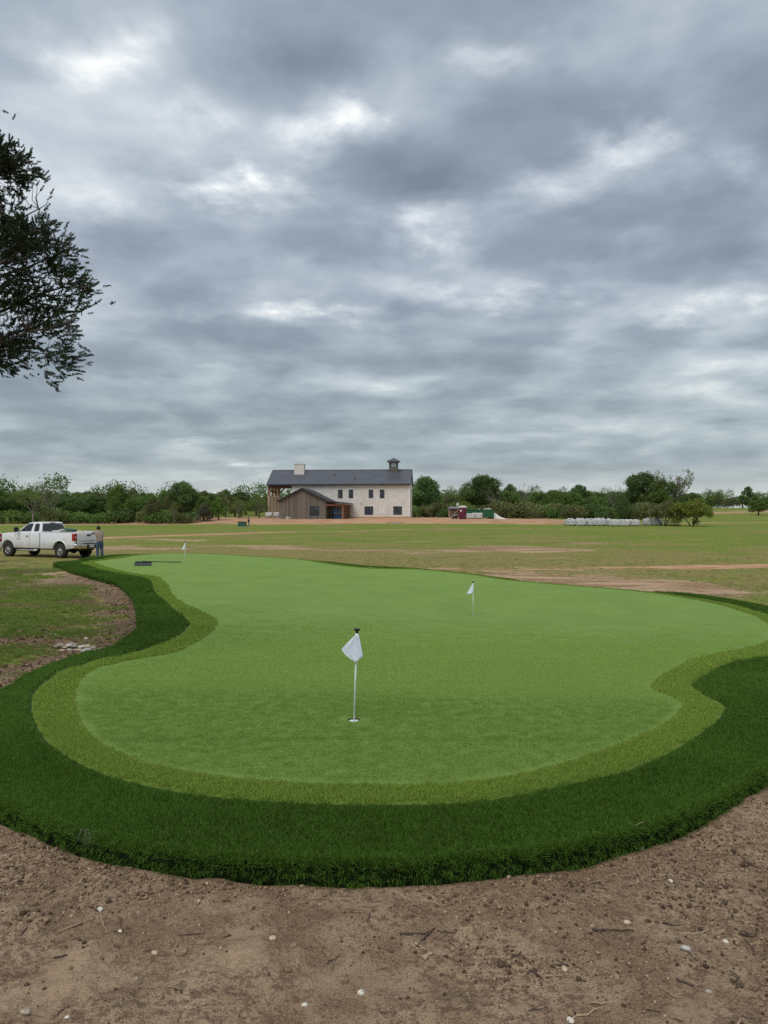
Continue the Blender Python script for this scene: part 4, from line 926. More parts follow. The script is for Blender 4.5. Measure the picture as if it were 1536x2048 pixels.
def broad_tree(name, seed, h, w, clear, leaf, bark, lobes=16, per=210, size=0.17, squash=0.75, sparse=1.0, stems=1):
    """a broad crown on a forking trunk; returns (trunk mesh, crown mesh)"""
    rg = np.random.default_rng(seed)
    mb = MB(); centers = []; radii = []
    ch = h - clear
    for i in range(lobes):
        a = 2.4 * i + rg.uniform(-0.5, 0.5)
        f = (i + 0.5) / lobes
        zz = clear + ch * (0.12 + 0.80 * f) 
        env = math.sin(math.pi * min(0.97, 0.22 + 0.72 * f)) ** 0.7
        rr = w / 2 * env * (rg.uniform(0.35, 0.80) if f < 0.9 else rg.uniform(0, 0.4))
        r = w * rg.uniform(0.13, 0.21) * (1.0 if f < 0.8 else 0.8)
        centers.append((rr * math.cos(a), rr * math.sin(a), min(zz, h - r * squash * 0.9))); radii.append(r)
    for s in range(stems):
        sx = 0.0 if stems == 1 else 0.28 * math.cos(s * 2.3); sy = 0.0 if stems == 1 else 0.28 * math.sin(s * 2.3)
        top = Vector((sx * 4, sy * 4, clear + ch * 0.45))
        r0 = 0.035 * h / (1 if stems == 1 else 1.7)
        mb.tube([(sx, sy, -0.25), (sx * 1.3 + rg.normal(0, .05), sy * 1.3, clear * 0.5), (sx * 2.2, sy * 2.2 + rg.normal(0, .1), clear), top],
                [r0 * 1.25, r0, r0 * 0.8, r0 * 0.4], 7)
        for c in centers[s::stems]:
            st = Vector((sx * 2, sy * 2, clear + (top.z - clear) * rg.uniform(0.0, 0.8)))
            cv = Vector(c); mid = (st + cv) / 2 + Vector(rg.normal(0, 0.15, 3)) * w * 0.1
            mb.tube([st, mid, cv], [r0 * 0.45, r0 * 0.28, r0 * 0.10], 4, caps=False)
            for _ in range(3):
                e = cv + Vector(rg.normal(0, 1, 3)).normalized() * w * 0.15
                mb.tube([mid.lerp(cv, 0.5), e], [r0 * 0.14, r0 * 0.04], 3, caps=False)
    V, Fc, Tn = leaf_cloud(rg, centers, radii, per * sparse, size, squash)
    tm = mb.mesh(name + '_trunk', bark, True)
    cm = np_mesh(name + '_crown', V, Fc, leaf); attr_f(cm, 'tint', Tn)
    return tm, cm

def twig_tree(name, seed, h, leaf, bark, depth=5, clear=0.28, spread=0.45, upturn=0.12, leafy=0, size=0.1, stems=1, lr=0.5, per=60, droop=0.0):
    """an open tree drawn by its branches, with or without young leaves"""
    rg = np.random.default_rng(seed); mb = MB(); tips = []
    for s in range(stems):
        d = Vector((0, 0, 1)) if stems == 1 else Vector((math.cos(s * 2.2 + seed), math.sin(s * 2.2 + seed), 1.5))
        r0 = h * 0.019
        p0 = Vector((0, 0, -0.2)) + (Vector((d.x, d.y, 0)) * 0.12 if stems > 1 else Vector())
        p1 = p0 + d.normalized() * (h * clear + 0.2)
        mb.tube([p0, (p0 + p1) / 2 + Vector(rg.normal(0, 0.03, 3)) * h * 0.2, p1], [r0 * 1.3, r0, r0 * 0.8], 6)
        for k in range(4):
            nd = (d.normalized() + Vector((math.cos(k * 1.7 + s), math.sin(k * 1.7 + s), 0)) * (0.75 if k else 0.1)).normalized()
            grow(rg, mb, p1, nd, h * 0.26, r0 * 0.62, depth - 2, spread, tips, upturn, (2, 4), 0.72, 4, 0.010)
    tm = mb.mesh(name + '_trunk', bark, True)
    cm = None
    if leafy:
        ks = rg.permutation(len(tips))[:leafy]
        cs = [tuple(tips[k][0] + tips[k][1] * 0.1 - Vector((0, 0, droop))) for k in ks]
        V, Fc, Tn = leaf_cloud(rg, cs, [lr * rg.uniform(0.6, 1.3) for _ in cs], per / lr, size, 0.8, 0.15)
        cm = np_mesh(name + '_crown', V, Fc, leaf); attr_f(cm, 'tint', Tn)
    return tm, cm

def shrub(name, seed, h, w, leaf, per=260, size=0.13, lobes=11):
    rg = np.random.default_rng(seed); mb = MB(); cs = []; rs = []
    for i in range(lobes):
        a = rg.uniform(0, 6.28); q = rg.uniform(0, 1) ** 0.6
        r = h * rg.uniform(0.22, 0.36)
        z = (h - r) * (1 - 0.55 * q * q) * rg.uniform(0.45, 1.0)
        cs.append((math.cos(a) * q * w * 0.42, math.sin(a) * q * w * 0.42, max(r * 0.55, z))); rs.append(r)
    for c in cs: mb.tube([(c[0] * 0.15, c[1] * 0.15, -0.2), (c[0] * 0.6, c[1] * 0.6, c[2] * 0.5), c], [0.05, 0.035, 0.012], 4, caps=False)
    V, Fc, Tn = leaf_cloud(rg, cs, rs, per, size, 0.9)
    V[:, 2] = np.maximum(V[:, 2], 0.02)
    tm = mb.mesh(name + '_stems', BARK, True)
    cm = np_mesh(name + '_leaves', V, Fc, leaf); attr_f(cm, 'tint', Tn)
    return tm, cm

PROTO = {}
def proto(key, fn, *a, **k):
    if key not in PROTO: PROTO[key] = fn(key, *a, **k)
    return PROTO[key]

def plant(name, key, u, y, top, label, group=None, wide=1.0, rz=None, parts=('trunk', 'crown'), cat='tree', sink=0.0, v_native=None):
    """sets a tree at direction u (picture column of 1536) and distance y; 'top' is its height in metres"""
    tm, cm = PROTO[key]
    x = (u - 768.0) / 1538.0 * y
    hn = max(v.co.z for v in (cm or tm).vertices) if v_native is None else v_native
    s = top / hn
    o = thing(name, label, cat, (x, y, gz(x, y) - sink), rz if rz is not None else random.uniform(0, 6.28), group)
    o.scale = (s * wide, s * wide, s)
    link(parts[0], tm, o)
    if cm: link(parts[1], cm, o)
    return o

# ---- prototypes
proto('oak_a', broad_tree, 11, 11, 12, 2.2, L_DARK, BARK, 24, 230, 0.20)
proto('oak_b', broad_tree, 12, 10, 9, 2.0, L_DARK, BARK, 20, 250, 0.19)
proto('oak_c', broad_tree, 13, 10, 10, 2.2, L_MID, BARK, 20, 230, 0.19)
proto('elm_a', broad_tree, 14, 9, 7, 1.4, L_MID, BARK, 18, 260, 0.17, 0.95)
proto('elm_b', broad_tree, 15, 9, 7.5, 1.2, L_BRIGHT, BARK, 18, 250, 0.17, 0.9)
proto('yaupon', broad_tree, 16, 8, 7, 0.7, L_OLIVE, BARK_PALE, 16, 260, 0.16, 0.95)
proto('bud_a', broad_tree, 17, 8, 6.5, 1.2, L_LIME, BARK_PALE, 18, 150, 0.14, 0.95, 0.75)
proto('umbrella', broad_tree, 18, 9, 9, 4.2, L_DARK, BARK, 12, 240, 0.19, 0.5)
proto('juniper', broad_tree, 19, 7, 4.2, 0.4, L_DARK, BARK, 20, 360, 0.13, 1.2)
proto('bare_a', twig_tree, 21, 8, None, BARK_PALE, 6, 0.22, 0.42)
proto('bare_b', twig_tree, 22, 8, None, BARK_PALE, 5, 0.25, 0.5)
proto('budding', twig_tree, 23, 8, L_LIME, BARK_PALE, 5, 0.2, 0.4, leafy=150, size=0.10, lr=0.55, per=26)
proto('sparse_oak', twig_tree, 24, 9, L_OLIVE, BARK, 5, 0.25, 0.5, leafy=90, size=0.15, lr=0.5, per=26)
proto('mesquite_a', twig_tree, 25, 4.2, L_OLIVE, BARK, 5, 0.30, 0.42, 0.10, leafy=520, size=0.11, stems=3, lr=0.50, per=54)
proto('mesquite_b', twig_tree, 26, 4.4, L_YELLOW, BARK, 5, 0.30, 0.42, 0.10, leafy=620, size=0.12, stems=3, lr=0.55, per=70)
proto('shrub_dark', shrub, 31, 2.6, 4.0, L_DARK)
proto('shrub_green', shrub, 32, 2.6, 4.2, L_MID)
proto('shrub_olive', shrub, 33, 2.4, 4.0, L_OLIVE)
proto('shrub_grey', shrub, 34, 2.4, 3.6, L_GREY)
proto('shrub_bright', shrub, 35, 3.0, 4.0, L_BRIGHT)

def top_at(v, y, u=768):
    """height above the local ground of something whose top is seen at picture row v"""
    x = (u - 768.0) / 1538.0 * y
    return CAM_H + (1030.0 - v) * y / 1538.0 - gz(x, y)

def T(name, key, u, y, v, label, group=None, wide=1.0, **k):
    return plant(name, key, u, y, top_at(v, y, u), label, group, wide, **k)

KIND = {'oak_a': 'broad dark oak', 'oak_b': 'dark round oak', 'oak_c': 'green oak', 'elm_a': 'leafy green tree', 'elm_b': 'bright green tree', 'yaupon': 'dull olive tree', 'umbrella': 'flat-topped dark tree',
        'shrub_dark': 'dark shrub', 'shrub_green': 'green shrub', 'shrub_olive': 'olive shrub', 'shrub_grey': 'grey-brown shrub', 'shrub_bright': 'bright green shrub'}
SH = dict(parts=('stem', 'foliage'), cat='shrub')
G_L = 'trees along the wood edge left of the house'
G_R = 'trees along the wood edge right of the house'
def build_trees():
    rg = random.Random(5)
    # -- left wood, named trees
    T('budding_tree', 'budding', 66, 122, 958, 'pale lime budding tree rising behind the white pickup cab')
    T('bare_tree', 'bare_a', 100, 124, 955, 'leafless grey tree beside the lime budding tree', wide=0.8)
    T('broadleaf_tree', 'elm_b', 238, 128, 966, 'bright green broadleaf tree standing above the wood right of the man')
    T('oak_tree', 'oak_b', 366, 134, 961, 'tallest dark round-topped tree in the left wood', wide=1.0)
    T('broadleaf_tree', 'oak_c', 452, 165, 977, 'small tree with dead twigs on top, left of the tall house porch', wide=0.6)
    T('bare_tree', 'bare_b', 456, 163, 969, 'thin dead snag poking above the small trees left of the house', wide=0.35)
    T('umbrella_tree', 'umbrella', 482, 168, 981, 'flat-topped small dark tree next to the lime shrubs left of the house', wide=0.75)
    T('round_tree', 'elm_b', 432, 150, 1006, 'low round bright green tree standing free before the gap in the wood', wide=0.9)
    T('wide_bush', 'bud_a', 478, 146, 997, 'left one of the two wide olive-lime bushes beside the tall porch', wide=1.5, cat='tree')
    T('wide_bush', 'bud_a', 518, 148, 990, 'right one of the two wide olive-lime bushes, touching the tall porch posts', wide=1.3, cat='tree')
    T('pale_tree', 'shrub_grey', 408, 128, 1004, 'pale grey-green willowy tree before the tallest dark tree', wide=0.55, cat='tree')
    T('small_tree', 'bud_a', 348, 124, 1000, 'yellow-green young tree at the foot of the tallest dark tree', wide=0.7)
    T('small_tree', 'yaupon', 305, 125, 992, 'dull brownish tree with a pale trunk in the left wood edge', wide=0.8)
    # -- the rest of the left wood's edge: one row behind the other
    for row, (y0, keys, v0, v1, n) in enumerate([(150, ['oak_a', 'oak_c', 'elm_a', 'yaupon'], 975, 985, 27), (134, ['elm_a', 'yaupon', 'oak_b', 'oak_c', 'elm_b'], 983, 997, 18)]):
        for i in range(n):
            u = -70 + 520 * (i + 0.5 + rg.uniform(-.3, .3)) / n
            k = rg.choice(keys)
            T('woodland_tree', k, u, y0 + rg.uniform(-5, 6), rg.uniform(v0, v1), KIND[k] + (' in the back row of the wood behind the pickup' if row == 0 else ' in the front row of the wood behind the pickup'), G_L, rg.uniform(0.8, 1.15))
    for i in range(15):
        u = -60 + 460 * (i + 0.5 + rg.uniform(-.35, .35)) / 15
        y = 125 + rg.uniform(-1.5, 4)
        k = rg.choice(['shrub_dark', 'shrub_green', 'shrub_olive', 'shrub_dark', 'shrub_green', 'shrub_olive']); T('edge_shrub', k, u, y, rg.uniform(1012, 1030),
          KIND[k] + ' low along the foot of the wood behind the pickup', 'shrubs at the foot of the left wood', rg.uniform(0.9, 1.3), **SH)
    for i in range(7):
        u = 395 + 150 * (i + 0.5) / 7
        k = rg.choice(['oak_a', 'oak_b', 'umbrella', 'elm_a']); T('far_tree', k, u, 205 + rg.uniform(-8, 14), rg.uniform(979, 989), 'far ' + KIND[k] + ' in the gap between the left wood and the house', 'far trees left of the house', rg.uniform(0.9, 1.2))
    # -- right of the house
    T('oak_tree', 'oak_a', 850, 176, 948, 'dark round oak right against the stone end of the house', wide=0.95)
    T('oak_tree', 'oak_a', 966, 178, 945, 'big dark oak behind the green dumpster', wide=1.12)
    T('bare_tree', 'bare_b', 990, 168, 972, 'leafless grey limbs in front of the big oak by the dumpster', wide=0.9)
    T('budding_tree', 'budding', 907, 182, 968, 'pale budding tree between the two dark oaks right of the house', wide=0.9)
    T('oak_tree', 'oak_b', 1021, 200, 966, 'small dark oak just right of the big oak by the dumpster', wide=0.55)
    T('bare_tree', 'bare_a', 1048, 190, 963, 'thin leafless pinkish-grey tree above the low wood', wide=0.7)
    T('umbrella_tree', 'umbrella', 1157, 200, 967, 'flat-topped dark tree in the middle of the low right wood', wide=0.75)
    T('small_tree', 'elm_b', 1187, 168, 991, 'bright green pointed tree behind the white pallets', wide=0.75)
    T('bare_tree', 'bare_a', 1226, 186, 966, 'leafless tree just left of the large spreading oak', wide=0.6)
    T('juniper_tree', 'juniper', 1243, 160, 986, 'dark dense juniper below the left of the large spreading oak', wide=1.0)
    T('large_oak', 'oak_a', 1288, 182, 939, 'large spreading dark oak on the right, tallest there', wide=1.0)
    T('large_oak', 'oak_c', 1325, 180, 958, 'lower green oak merging into the large spreading oak', wide=0.9)
    T('sparse_oak', 'sparse_oak', 1353, 178, 937, 'sparse half-leafless oak at the right side of the large spreading oak', wide=0.85)
    T('pine_tree', 'umbrella', 1497, 330, 971, 'lone flat-topped pine over the far wood at the right edge', wide=0.55)
    T('bare_tree', 'bare_b', 1424, 300, 976, 'far leafless tree over the wood right of the large oak', wide=0.7)
    T('lone_tree', 'oak_c', 1517, 190, 999, 'small dark umbrella-shaped tree standing alone by the right edge', wide=1.35)
    T('mesquite_tree', 'mesquite_a', 1327, 117, 998, 'greyish-olive multi-stemmed small tree behind the stacked pallets', wide=0.95, rz=0.4)
    T('mesquite_tree', 'mesquite_b', 1384, 113, 995, 'yellow-green multi-stemmed small tree right of the pallets', wide=1.0, rz=1.9)
    for i in range(16):
        u = 830 + 440 * (i + 0.5 + rg.uniform(-.3, .3)) / 16
        k = rg.choice(['oak_c', 'elm_a', 'yaupon', 'oak_b', 'elm_a']); T('woodland_tree', k, u, 190 + rg.uniform(-8, 12), rg.uniform(978, 994),
          'mid-height ' + KIND[k] + ' in the low wood between house and large oak', G_R, rg.uniform(0.9, 1.2))
    for i in range(26):
        u = 826 + 480 * (i + 0.5 + rg.uniform(-.35, .35)) / 26
        k = rg.choice(['shrub_dark', 'shrub_green', 'shrub_olive', 'shrub_olive', 'shrub_grey', 'shrub_dark']); T('edge_shrub', k, u, 164 + rg.uniform(-3, 8), rg.uniform(998, 1014),
          'rounded ' + KIND[k] + ' along the foot of the low wood right of the house', 'shrubs at the foot of the right wood', rg.uniform(0.9, 1.2), **SH)
    for i in range(15):
        u = 1340 + 260 * (i + 0.5 + rg.uniform(-.3, .3)) / 15
        k = rg.choice(['oak_a', 'oak_b', 'oak_c', 'yaupon', 'elm_a']); T('far_tree', k, u, 320 + rg.uniform(-25, 25), rg.uniform(983, 996),
          'far ' + KIND[k] + ' on the rise at the right edge', 'far trees on the right rise', rg.uniform(1.0, 1.4))
    for i in range(9):
        u = 1050 + 200 * (i + 0.5) / 9
        k = rg.choice(['oak_a', 'oak_b', 'umbrella']); T('far_tree', k, u, 245 + rg.uniform(-12, 16), rg.uniform(976, 986),
          'far ' + KIND[k] + ' showing over the low wood left of the large oak', 'far trees behind the right wood', rg.uniform(1.0, 1.3))
    # -- the wood beyond, one mass
    rg2 = np.random.default_rng(9); cs = []; rs = []
    for i in range(330):
        x = rg2.uniform(-260, 330); y = 250 + rg2.uniform(-20, 120) + (110 if x > 60 else 0) + (0 if x > -30 else -70)
        if -30 <= x <= 20: y += 20
        h = rg2.uniform(6.5, 10.5); r = rg2.uniform(2.2, 4.2)
        z = float(gz(x, y))
        for k in range(2): cs.append((x + rg2.normal(0, 1.2), y + rg2.normal(0, 1.2), z + (h - r) * (0.45 + 0.55 * k))); rs.append(r)
    V, Fc, Tn = leaf_cloud(rg2, cs, rs, 24, 0.36, 0.95, 0.35)
    me = np_mesh('distant_wood', V, Fc, L_DARK); attr_f(me, 'tint', Tn)
    tag(link('distant_wood', me), 'distant dark wood closing the view behind the field', 'woodland', kind='stuff')

build_trees()

# ---- the cedar whose crown reaches in from the left
def build_cedar():
    rg = np.random.default_rng(44)
    tx, ty = -6.3, 9.3
    g0 = gz(tx, ty)
    root = thing('cedar_tree', 'dark cedar tree whose ragged boughs reach in from the left edge', 'tree', (tx, ty, g0))
    # crown outline on the side that faces the green (metres right of the trunk, metres above the camera's foot)
    edge = [(1.25, 6.70), (1.40, 6.35), (1.52, 6.12), (1.73, 6.10), (2.03, 6.05), (2.05, 5.75), (1.80, 5.80), (1.71, 5.62), (1.69, 5.38), (1.81, 5.25), (2.13, 5.14),
            (2.36, 5.24), (2.42, 5.10), (2.57, 5.04), (2.48, 4.86), (2.44, 4.66), (2.77, 4.60), (2.74, 4.42), (2.66, 4.16), (2.55, 4.00), (2.75, 3.80),
            (2.63, 3.68), (2.50, 3.52), (2.40, 3.22), (2.24, 3.20), (2.18, 3.46), (1.84, 3.50), (1.71, 3.42), (1.52, 3.50), (1.20, 3.45), (0.40, 3.30), (-0.60, 3.40),
            (-1.80, 3.60), (-2.40, 4.80), (-2.10, 6.20), (-1.60, 7.60), (-0.90, 9.00), (0.00, 10.00), (0.60, 9.00), (0.95, 8.00), (1.20, 7.10)]
    zo = -0.0
    trunk = MB()
    trunk.tube([(0, 0, -0.3), (0.05, 0.02, 1.5), (-0.02, 0.05, 4.0), (0.05, 0.0, 7.0), (0.0, 0.0, 9.7)], [0.30, 0.24, 0.18, 0.10, 0.02], 10)
    trunk.build('trunk', BARK, root, True)
    limbs = MB(); nodes = []
    def limb(z0, ex, ey, ez, r):
        a = Vector((0, 0, z0)); e = Vector((ex, ey, ez))
        m1 = a.lerp(e, 0.35) + Vector((0, 0, 0.22)); m2 = a.lerp(e, 0.7) + Vector((0, 0, 0.20))
        P = [a, m1, m2, e]; Q = []
        for k in range(10):
            t = k / 9
            q = ((1 - t) ** 3) * a + 3 * (1 - t) ** 2 * t * m1 + 3 * (1 - t) * t * t * m2 + t ** 3 * e
            Q.append(q + Vector(rg.normal(0, 0.025, 3)) * (1 if k else 0))
        limbs.tube(Q, [r * 0.62 * (1 - 0.9 * k / 9) + 0.003 for k in range(10)], 6)
        nodes.extend(Q[2:])
    for (z0, ex, ey, ez, r) in [(4.6, 2.05, -0.1, 5.95, .04), (4.9, 1.7, 0.1, 6.0, .04), (3.6, 2.45, 0.1, 4.95, .05), (3.5, 2.3, -0.2, 5.0, .05), (3.4, 2.7, 0.0, 4.5, .05),
                                (3.1, 2.55, 0.2, 4.2, .05), (3.2, 2.6, -0.2, 3.95, .05), (3.7, 2.2, 0.1, 3.62, .035), (2.9, 1.8, -0.3, 3.75, .04), (2.9, 2.0, 0.5, 4.0, .05),
                                (4.0, 1.9, 0.6, 5.6, .05), (4.2, 1.8, -0.5, 5.4, .05), (3.4, 1.7, 0.0, 4.7, .06)]:
        limb(z0, ex, ey, ez - g0, r)
    for k in range(26):
        z0 = 3.0 + 6.0 * k / 26; a = 2.4 * k; ln = 2.2 * (1 - (z0 - 3) / 7.5) + 0.3
        limb(z0 - g0, math.cos(a) * ln * (-1 if math.cos(a) > 0.5 and z0 < 7.5 else 1), math.sin(a) * ln, z0 + 0.5 - g0, 0.05)
    # foliage: sprays of short scaly shoots, filling the crown
    tmpl = []
    for s in range(6):
        V = []
        n = 34
        for k in range(n):
            f = k / n; base = np.array([0, 0, f * 0.13])
            a = k * 2.4 + rg.uniform(-.4, .4)
            d = np.array([math.cos(a), math.sin(a), 1.0 + rg.uniform(-0.2, 0.9)]); d /= np.linalg.norm(d)
            L = (0.050 - 0.026 * f) * rg.uniform(0.5, 1.2); w = np.cross(d, rg.normal(size=3)); w *= 0.0068 / np.linalg.norm(w)
            V += [base, base + d * L * 0.5 + w, base + d * L, base + d * L * 0.5 - w]
        tmpl.append(np.array(V))
    Nn = np.array([tuple(p) for p in nodes])
    allV = []; tint = []; twigs = MB(); cnt = 0; tries = 0
    clump = np.array([(rg.uniform(-2.4, 3.1), rg.uniform(-1.3, 1.3), rg.uniform(3.2, 10)) for _ in range(900)])
    more = np.array([(rg.uniform(1.3, 2.3), rg.uniform(-1.0, 1.0), rg.uniform(4.9, 6.2)) for _ in range(70)])
    clump = np.concatenate([clump, more])
    k = inside(clump[:, 0], clump[:, 2], edge); clump = clump[k]
    thin = fbm(clump[:, 0], clump[:, 2], 0.5, 2, 5)
    for c in clump:
        vis = c[0] > 1.5 and c[2] < 7
        if c[0] > 1.2: c = c * np.array([1, 0.42, 1])
        for _ in range((34 if c[2] > 5.3 else 42) if vis else 8):
            p = c + rg.normal(0, 0.115 if vis else 0.2, 3)
            if not inside(np.array([p[0]]), np.array([p[2]]), edge)[0]: continue
            q = np.array([p[0], p[1], p[2] - g0])
            j = np.argmin(((Nn - q) ** 2).sum(1)); near = Nn[j]
            d = q - near + np.array([0.25 * np.sign(q[0]), 0, 0.12]) + rg.normal(0, 0.12, 3); d /= np.linalg.norm(d)
            u = np.cross(d, rg.normal(size=3)); u /= np.linalg.norm(u); v = np.cross(d, u)
            M = np.stack([u, v, d], 1) * rg.uniform(0.5, 0.95)
            allV.append(tmpl[rg.integers(6)] @ M.T + q); tint.append(np.full(136, np.clip(rg.normal(0.4, 0.22), 0, 1)))
            if rg.uniform() < (0.28 if vis else 0.1) and np.linalg.norm(q - near) < 0.30:
                m = (q + near) / 2 + rg.normal(0, 0.03, 3) - np.array([0, 0, 0.03])
                twigs.tube([near, m, q + d * 0.05], [0.007, 0.005, 0.002], 3, caps=False)
    # dead twigs hanging under the bough
    for _ in range(26):
        j = Nn[rg.integers(0, 100)]
        if j[0] < 1.2: continue
        e = j + np.array([rg.uniform(-0.1, 0.16), rg.uniform(-.1, .1), rg.uniform(-0.28, -0.05)])
        twigs.tube([j, (j + e) / 2 + rg.normal(0, 0.04, 3), e], [0.008, 0.005, 0.002], 3, caps=False)
        twigs.tube([(j + e) / 2, (j + e) / 2 + rg.normal(0, 0.12, 3)], [0.004, 0.0015], 3, caps=False)
    V = np.concatenate(allV)
    me = np_mesh('foliage', V, np.arange(len(V)).reshape(-1, 4), leaf_mat('cedar_scales', (0.022, 0.034, 0.015), (0.060, 0.082, 0.033)))
    attr_f(me, 'tint', np.concatenate(tint))
    link('foliage', me, root)
    limbs.build('limb', BARK, root, True)
    tag(twigs.build('twigs', BARK, root, False), kind='stuff')
    print('cedar sprays', len(allV))

build_cedar()

# ------------------------------------------------------------------ the stone house with its wooden wing
def stone_mat():
    def b(q):
        co = obj_co(q)
        x, y, z = q.sep(co)
        w = q.add(q.add(x, y), q.mul(q.noise(co, 0.9, 2, 0.5), 0.25))
        row = q.math('FLOOR', q.div(z, 0.21))
        sh = q.n('ShaderNodeTexWhiteNoise', noise_dimensions='1D'); q.put(sh.inputs['W'], row)
        p = q.comb(q.add(q.mul(w, 0.62), q.mul(sh.outputs[0], 7.0)), 0.0, q.div(z, 0.21))
        br = q.n('ShaderNodeTexBrick'); br.offset = 0.37; br.squash = 1.5; br.squash_frequency = 3
        q.put(br.inputs['Vector'], q.comb(q.sep(p)[0], q.sep(p)[2], 0.0))
        q.put(br.inputs['Color1'], (0.60, 0.545, 0.475, 1)); q.put(br.inputs['Color2'], (0.78, 0.745, 0.69, 1)); q.put(br.inputs['Mortar'], (0.72, 0.69, 0.64, 1))
        q.put(br.inputs['Scale'], 1.0); q.put(br.inputs['Mortar Size'], 0.045); q.put(br.inputs['Brick Width'], 0.45); q.put(br.inputs['Row Height'], 1.0)
        n = q.noise(co, 7, 5, 0.6); n2 = q.noise(co, 0.6, 3, 0.5)
        c = q.mix(q.smooth(n, 0.35, 0.7), br.outputs['Color'], (0.77, 0.74, 0.685))
        c = q.mix(q.mul(q.smooth(n2, 0.45, 0.7), 0.3), c, (0.60, 0.54, 0.47))
        return principled(q, c, 0.9, q.bump(q.add(q.mul(br.outputs['Fac'], -0.7), q.mul(n, 0.5)), 0.8, 0.05), spec=0.2)
    return material('limestone', b)

def plank_mat(name, a, b_, sc=1.0):
    def b(q):
        co = obj_co(q)
        x, y, z = q.sep(co)
        col = q.math('FLOOR', q.div(q.add(x, y), 0.3 * sc))
        wn = q.n('ShaderNodeTexWhiteNoise', noise_dimensions='1D'); q.put(wn.inputs['W'], col)
        g = q.noise(q.comb(q.mul(x, 14), q.mul(y, 14), q.mul(z, 0.8)), 1.0, 4, 0.6)
        f = q.add(q.mul(wn.outputs[0], 0.45), q.mul(g, 0.6))
        return principled(q, q.mix(q.smooth(f, 0.2, 0.85), a, b_), 0.8, q.bump(g, 0.3, 0.01), spec=0.2)
    return material(name, b)

STONE = stone_mat()
SIDING = plank_mat('weathered_siding', (0.125, 0.105, 0.085), (0.195, 0.165, 0.135))
CEDARWOOD = plank_mat('red_timber', (0.18, 0.075, 0.045), (0.34, 0.16, 0.09), 0.2)
WRAPWOOD = plank_mat('tan_post_wrap', (0.30, 0.22, 0.15), (0.42, 0.32, 0.22), 0.3)
ROOFM = plain('grey_metal_roof', (0.105, 0.110, 0.128), 0.42, 0.3, 0.10, 0.5)
DARKTRIM = plain('dark_trim', (0.035, 0.033, 0.034), 0.5)
DARKROOF = plain('dark_shingle', (0.045, 0.045, 0.050), 0.8, 0, 0.2, 3)
CUPOLA = plain('grey_brown_paint', (0.115, 0.105, 0.090), 0.7)
WHITE = plain('white_paint', (0.74, 0.73, 0.70), 0.55)
METALW = plain('white_metal', (0.55, 0.56, 0.57), 0.4, 0.3)
def glass_dark():
    def b(q):
        n = q.noise(obj_co(q), 0.8, 3, 0.5)
        return principled(q, q.mix(q.smooth(n, 0.4, 0.6), (0.012, 0.018, 0.026), (0.04, 0.055, 0.075)), 0.06, spec=0.6)
    return material('window_glass', b)
GLASS = glass_dark()

def add_window(parent, u0, u1, z0, z1, w, name='window', mullion=True, depth=0.10, face=-1):
    """a window in a wall that faces -w: frame, glass set back, mullion"""
    f = MB(); t = 0.075
    f.box(u0 - t, u0, w - 0.03, w + depth, z0 - t, z1 + t); f.box(u1, u1 + t, w - 0.03, w + depth, z0 - t, z1 + t)
    f.box(u0, u1, w - 0.03, w + depth, z1, z1 + t); f.box(u0, u1, w - 0.03, w + depth, z0 - t, z0)
    o = f.build(name, DARKTRIM, parent)
    g = MB(); g.box(u0, u1, w + depth - 0.05, w + depth - 0.03, z0, z1)
    g.build('pane', GLASS, o)
    if mullion:
        m = MB(); c = (u0 + u1) / 2; zc = z0 + (z1 - z0) * 0.5
        m.box(c - 0.03, c + 0.03, w - 0.005, w + depth - 0.05, z0, z1)
        m.build('mullion', DARKTRIM, o)
    return o

def wall_with_openings(u0, u1, z0, z1, w0, w1, holes):
    """a wall slab with rectangular openings, built from butted blocks"""
    mb = MB()
    us = sorted({u0, u1} | {h[0] for h in holes} | {h[1] for h in holes})
    for a, b in zip(us[:-1], us[1:]):
        cuts = sorted([(h[2], h[3]) for h in holes if h[0] <= a and h[1] >= b])
        z = z0
        for c0, c1 in cuts:
            mb.box(a, b, w0, w1, z, c0); z = c1
        mb.box(a, b, w0, w1, z, z1)
    return mb

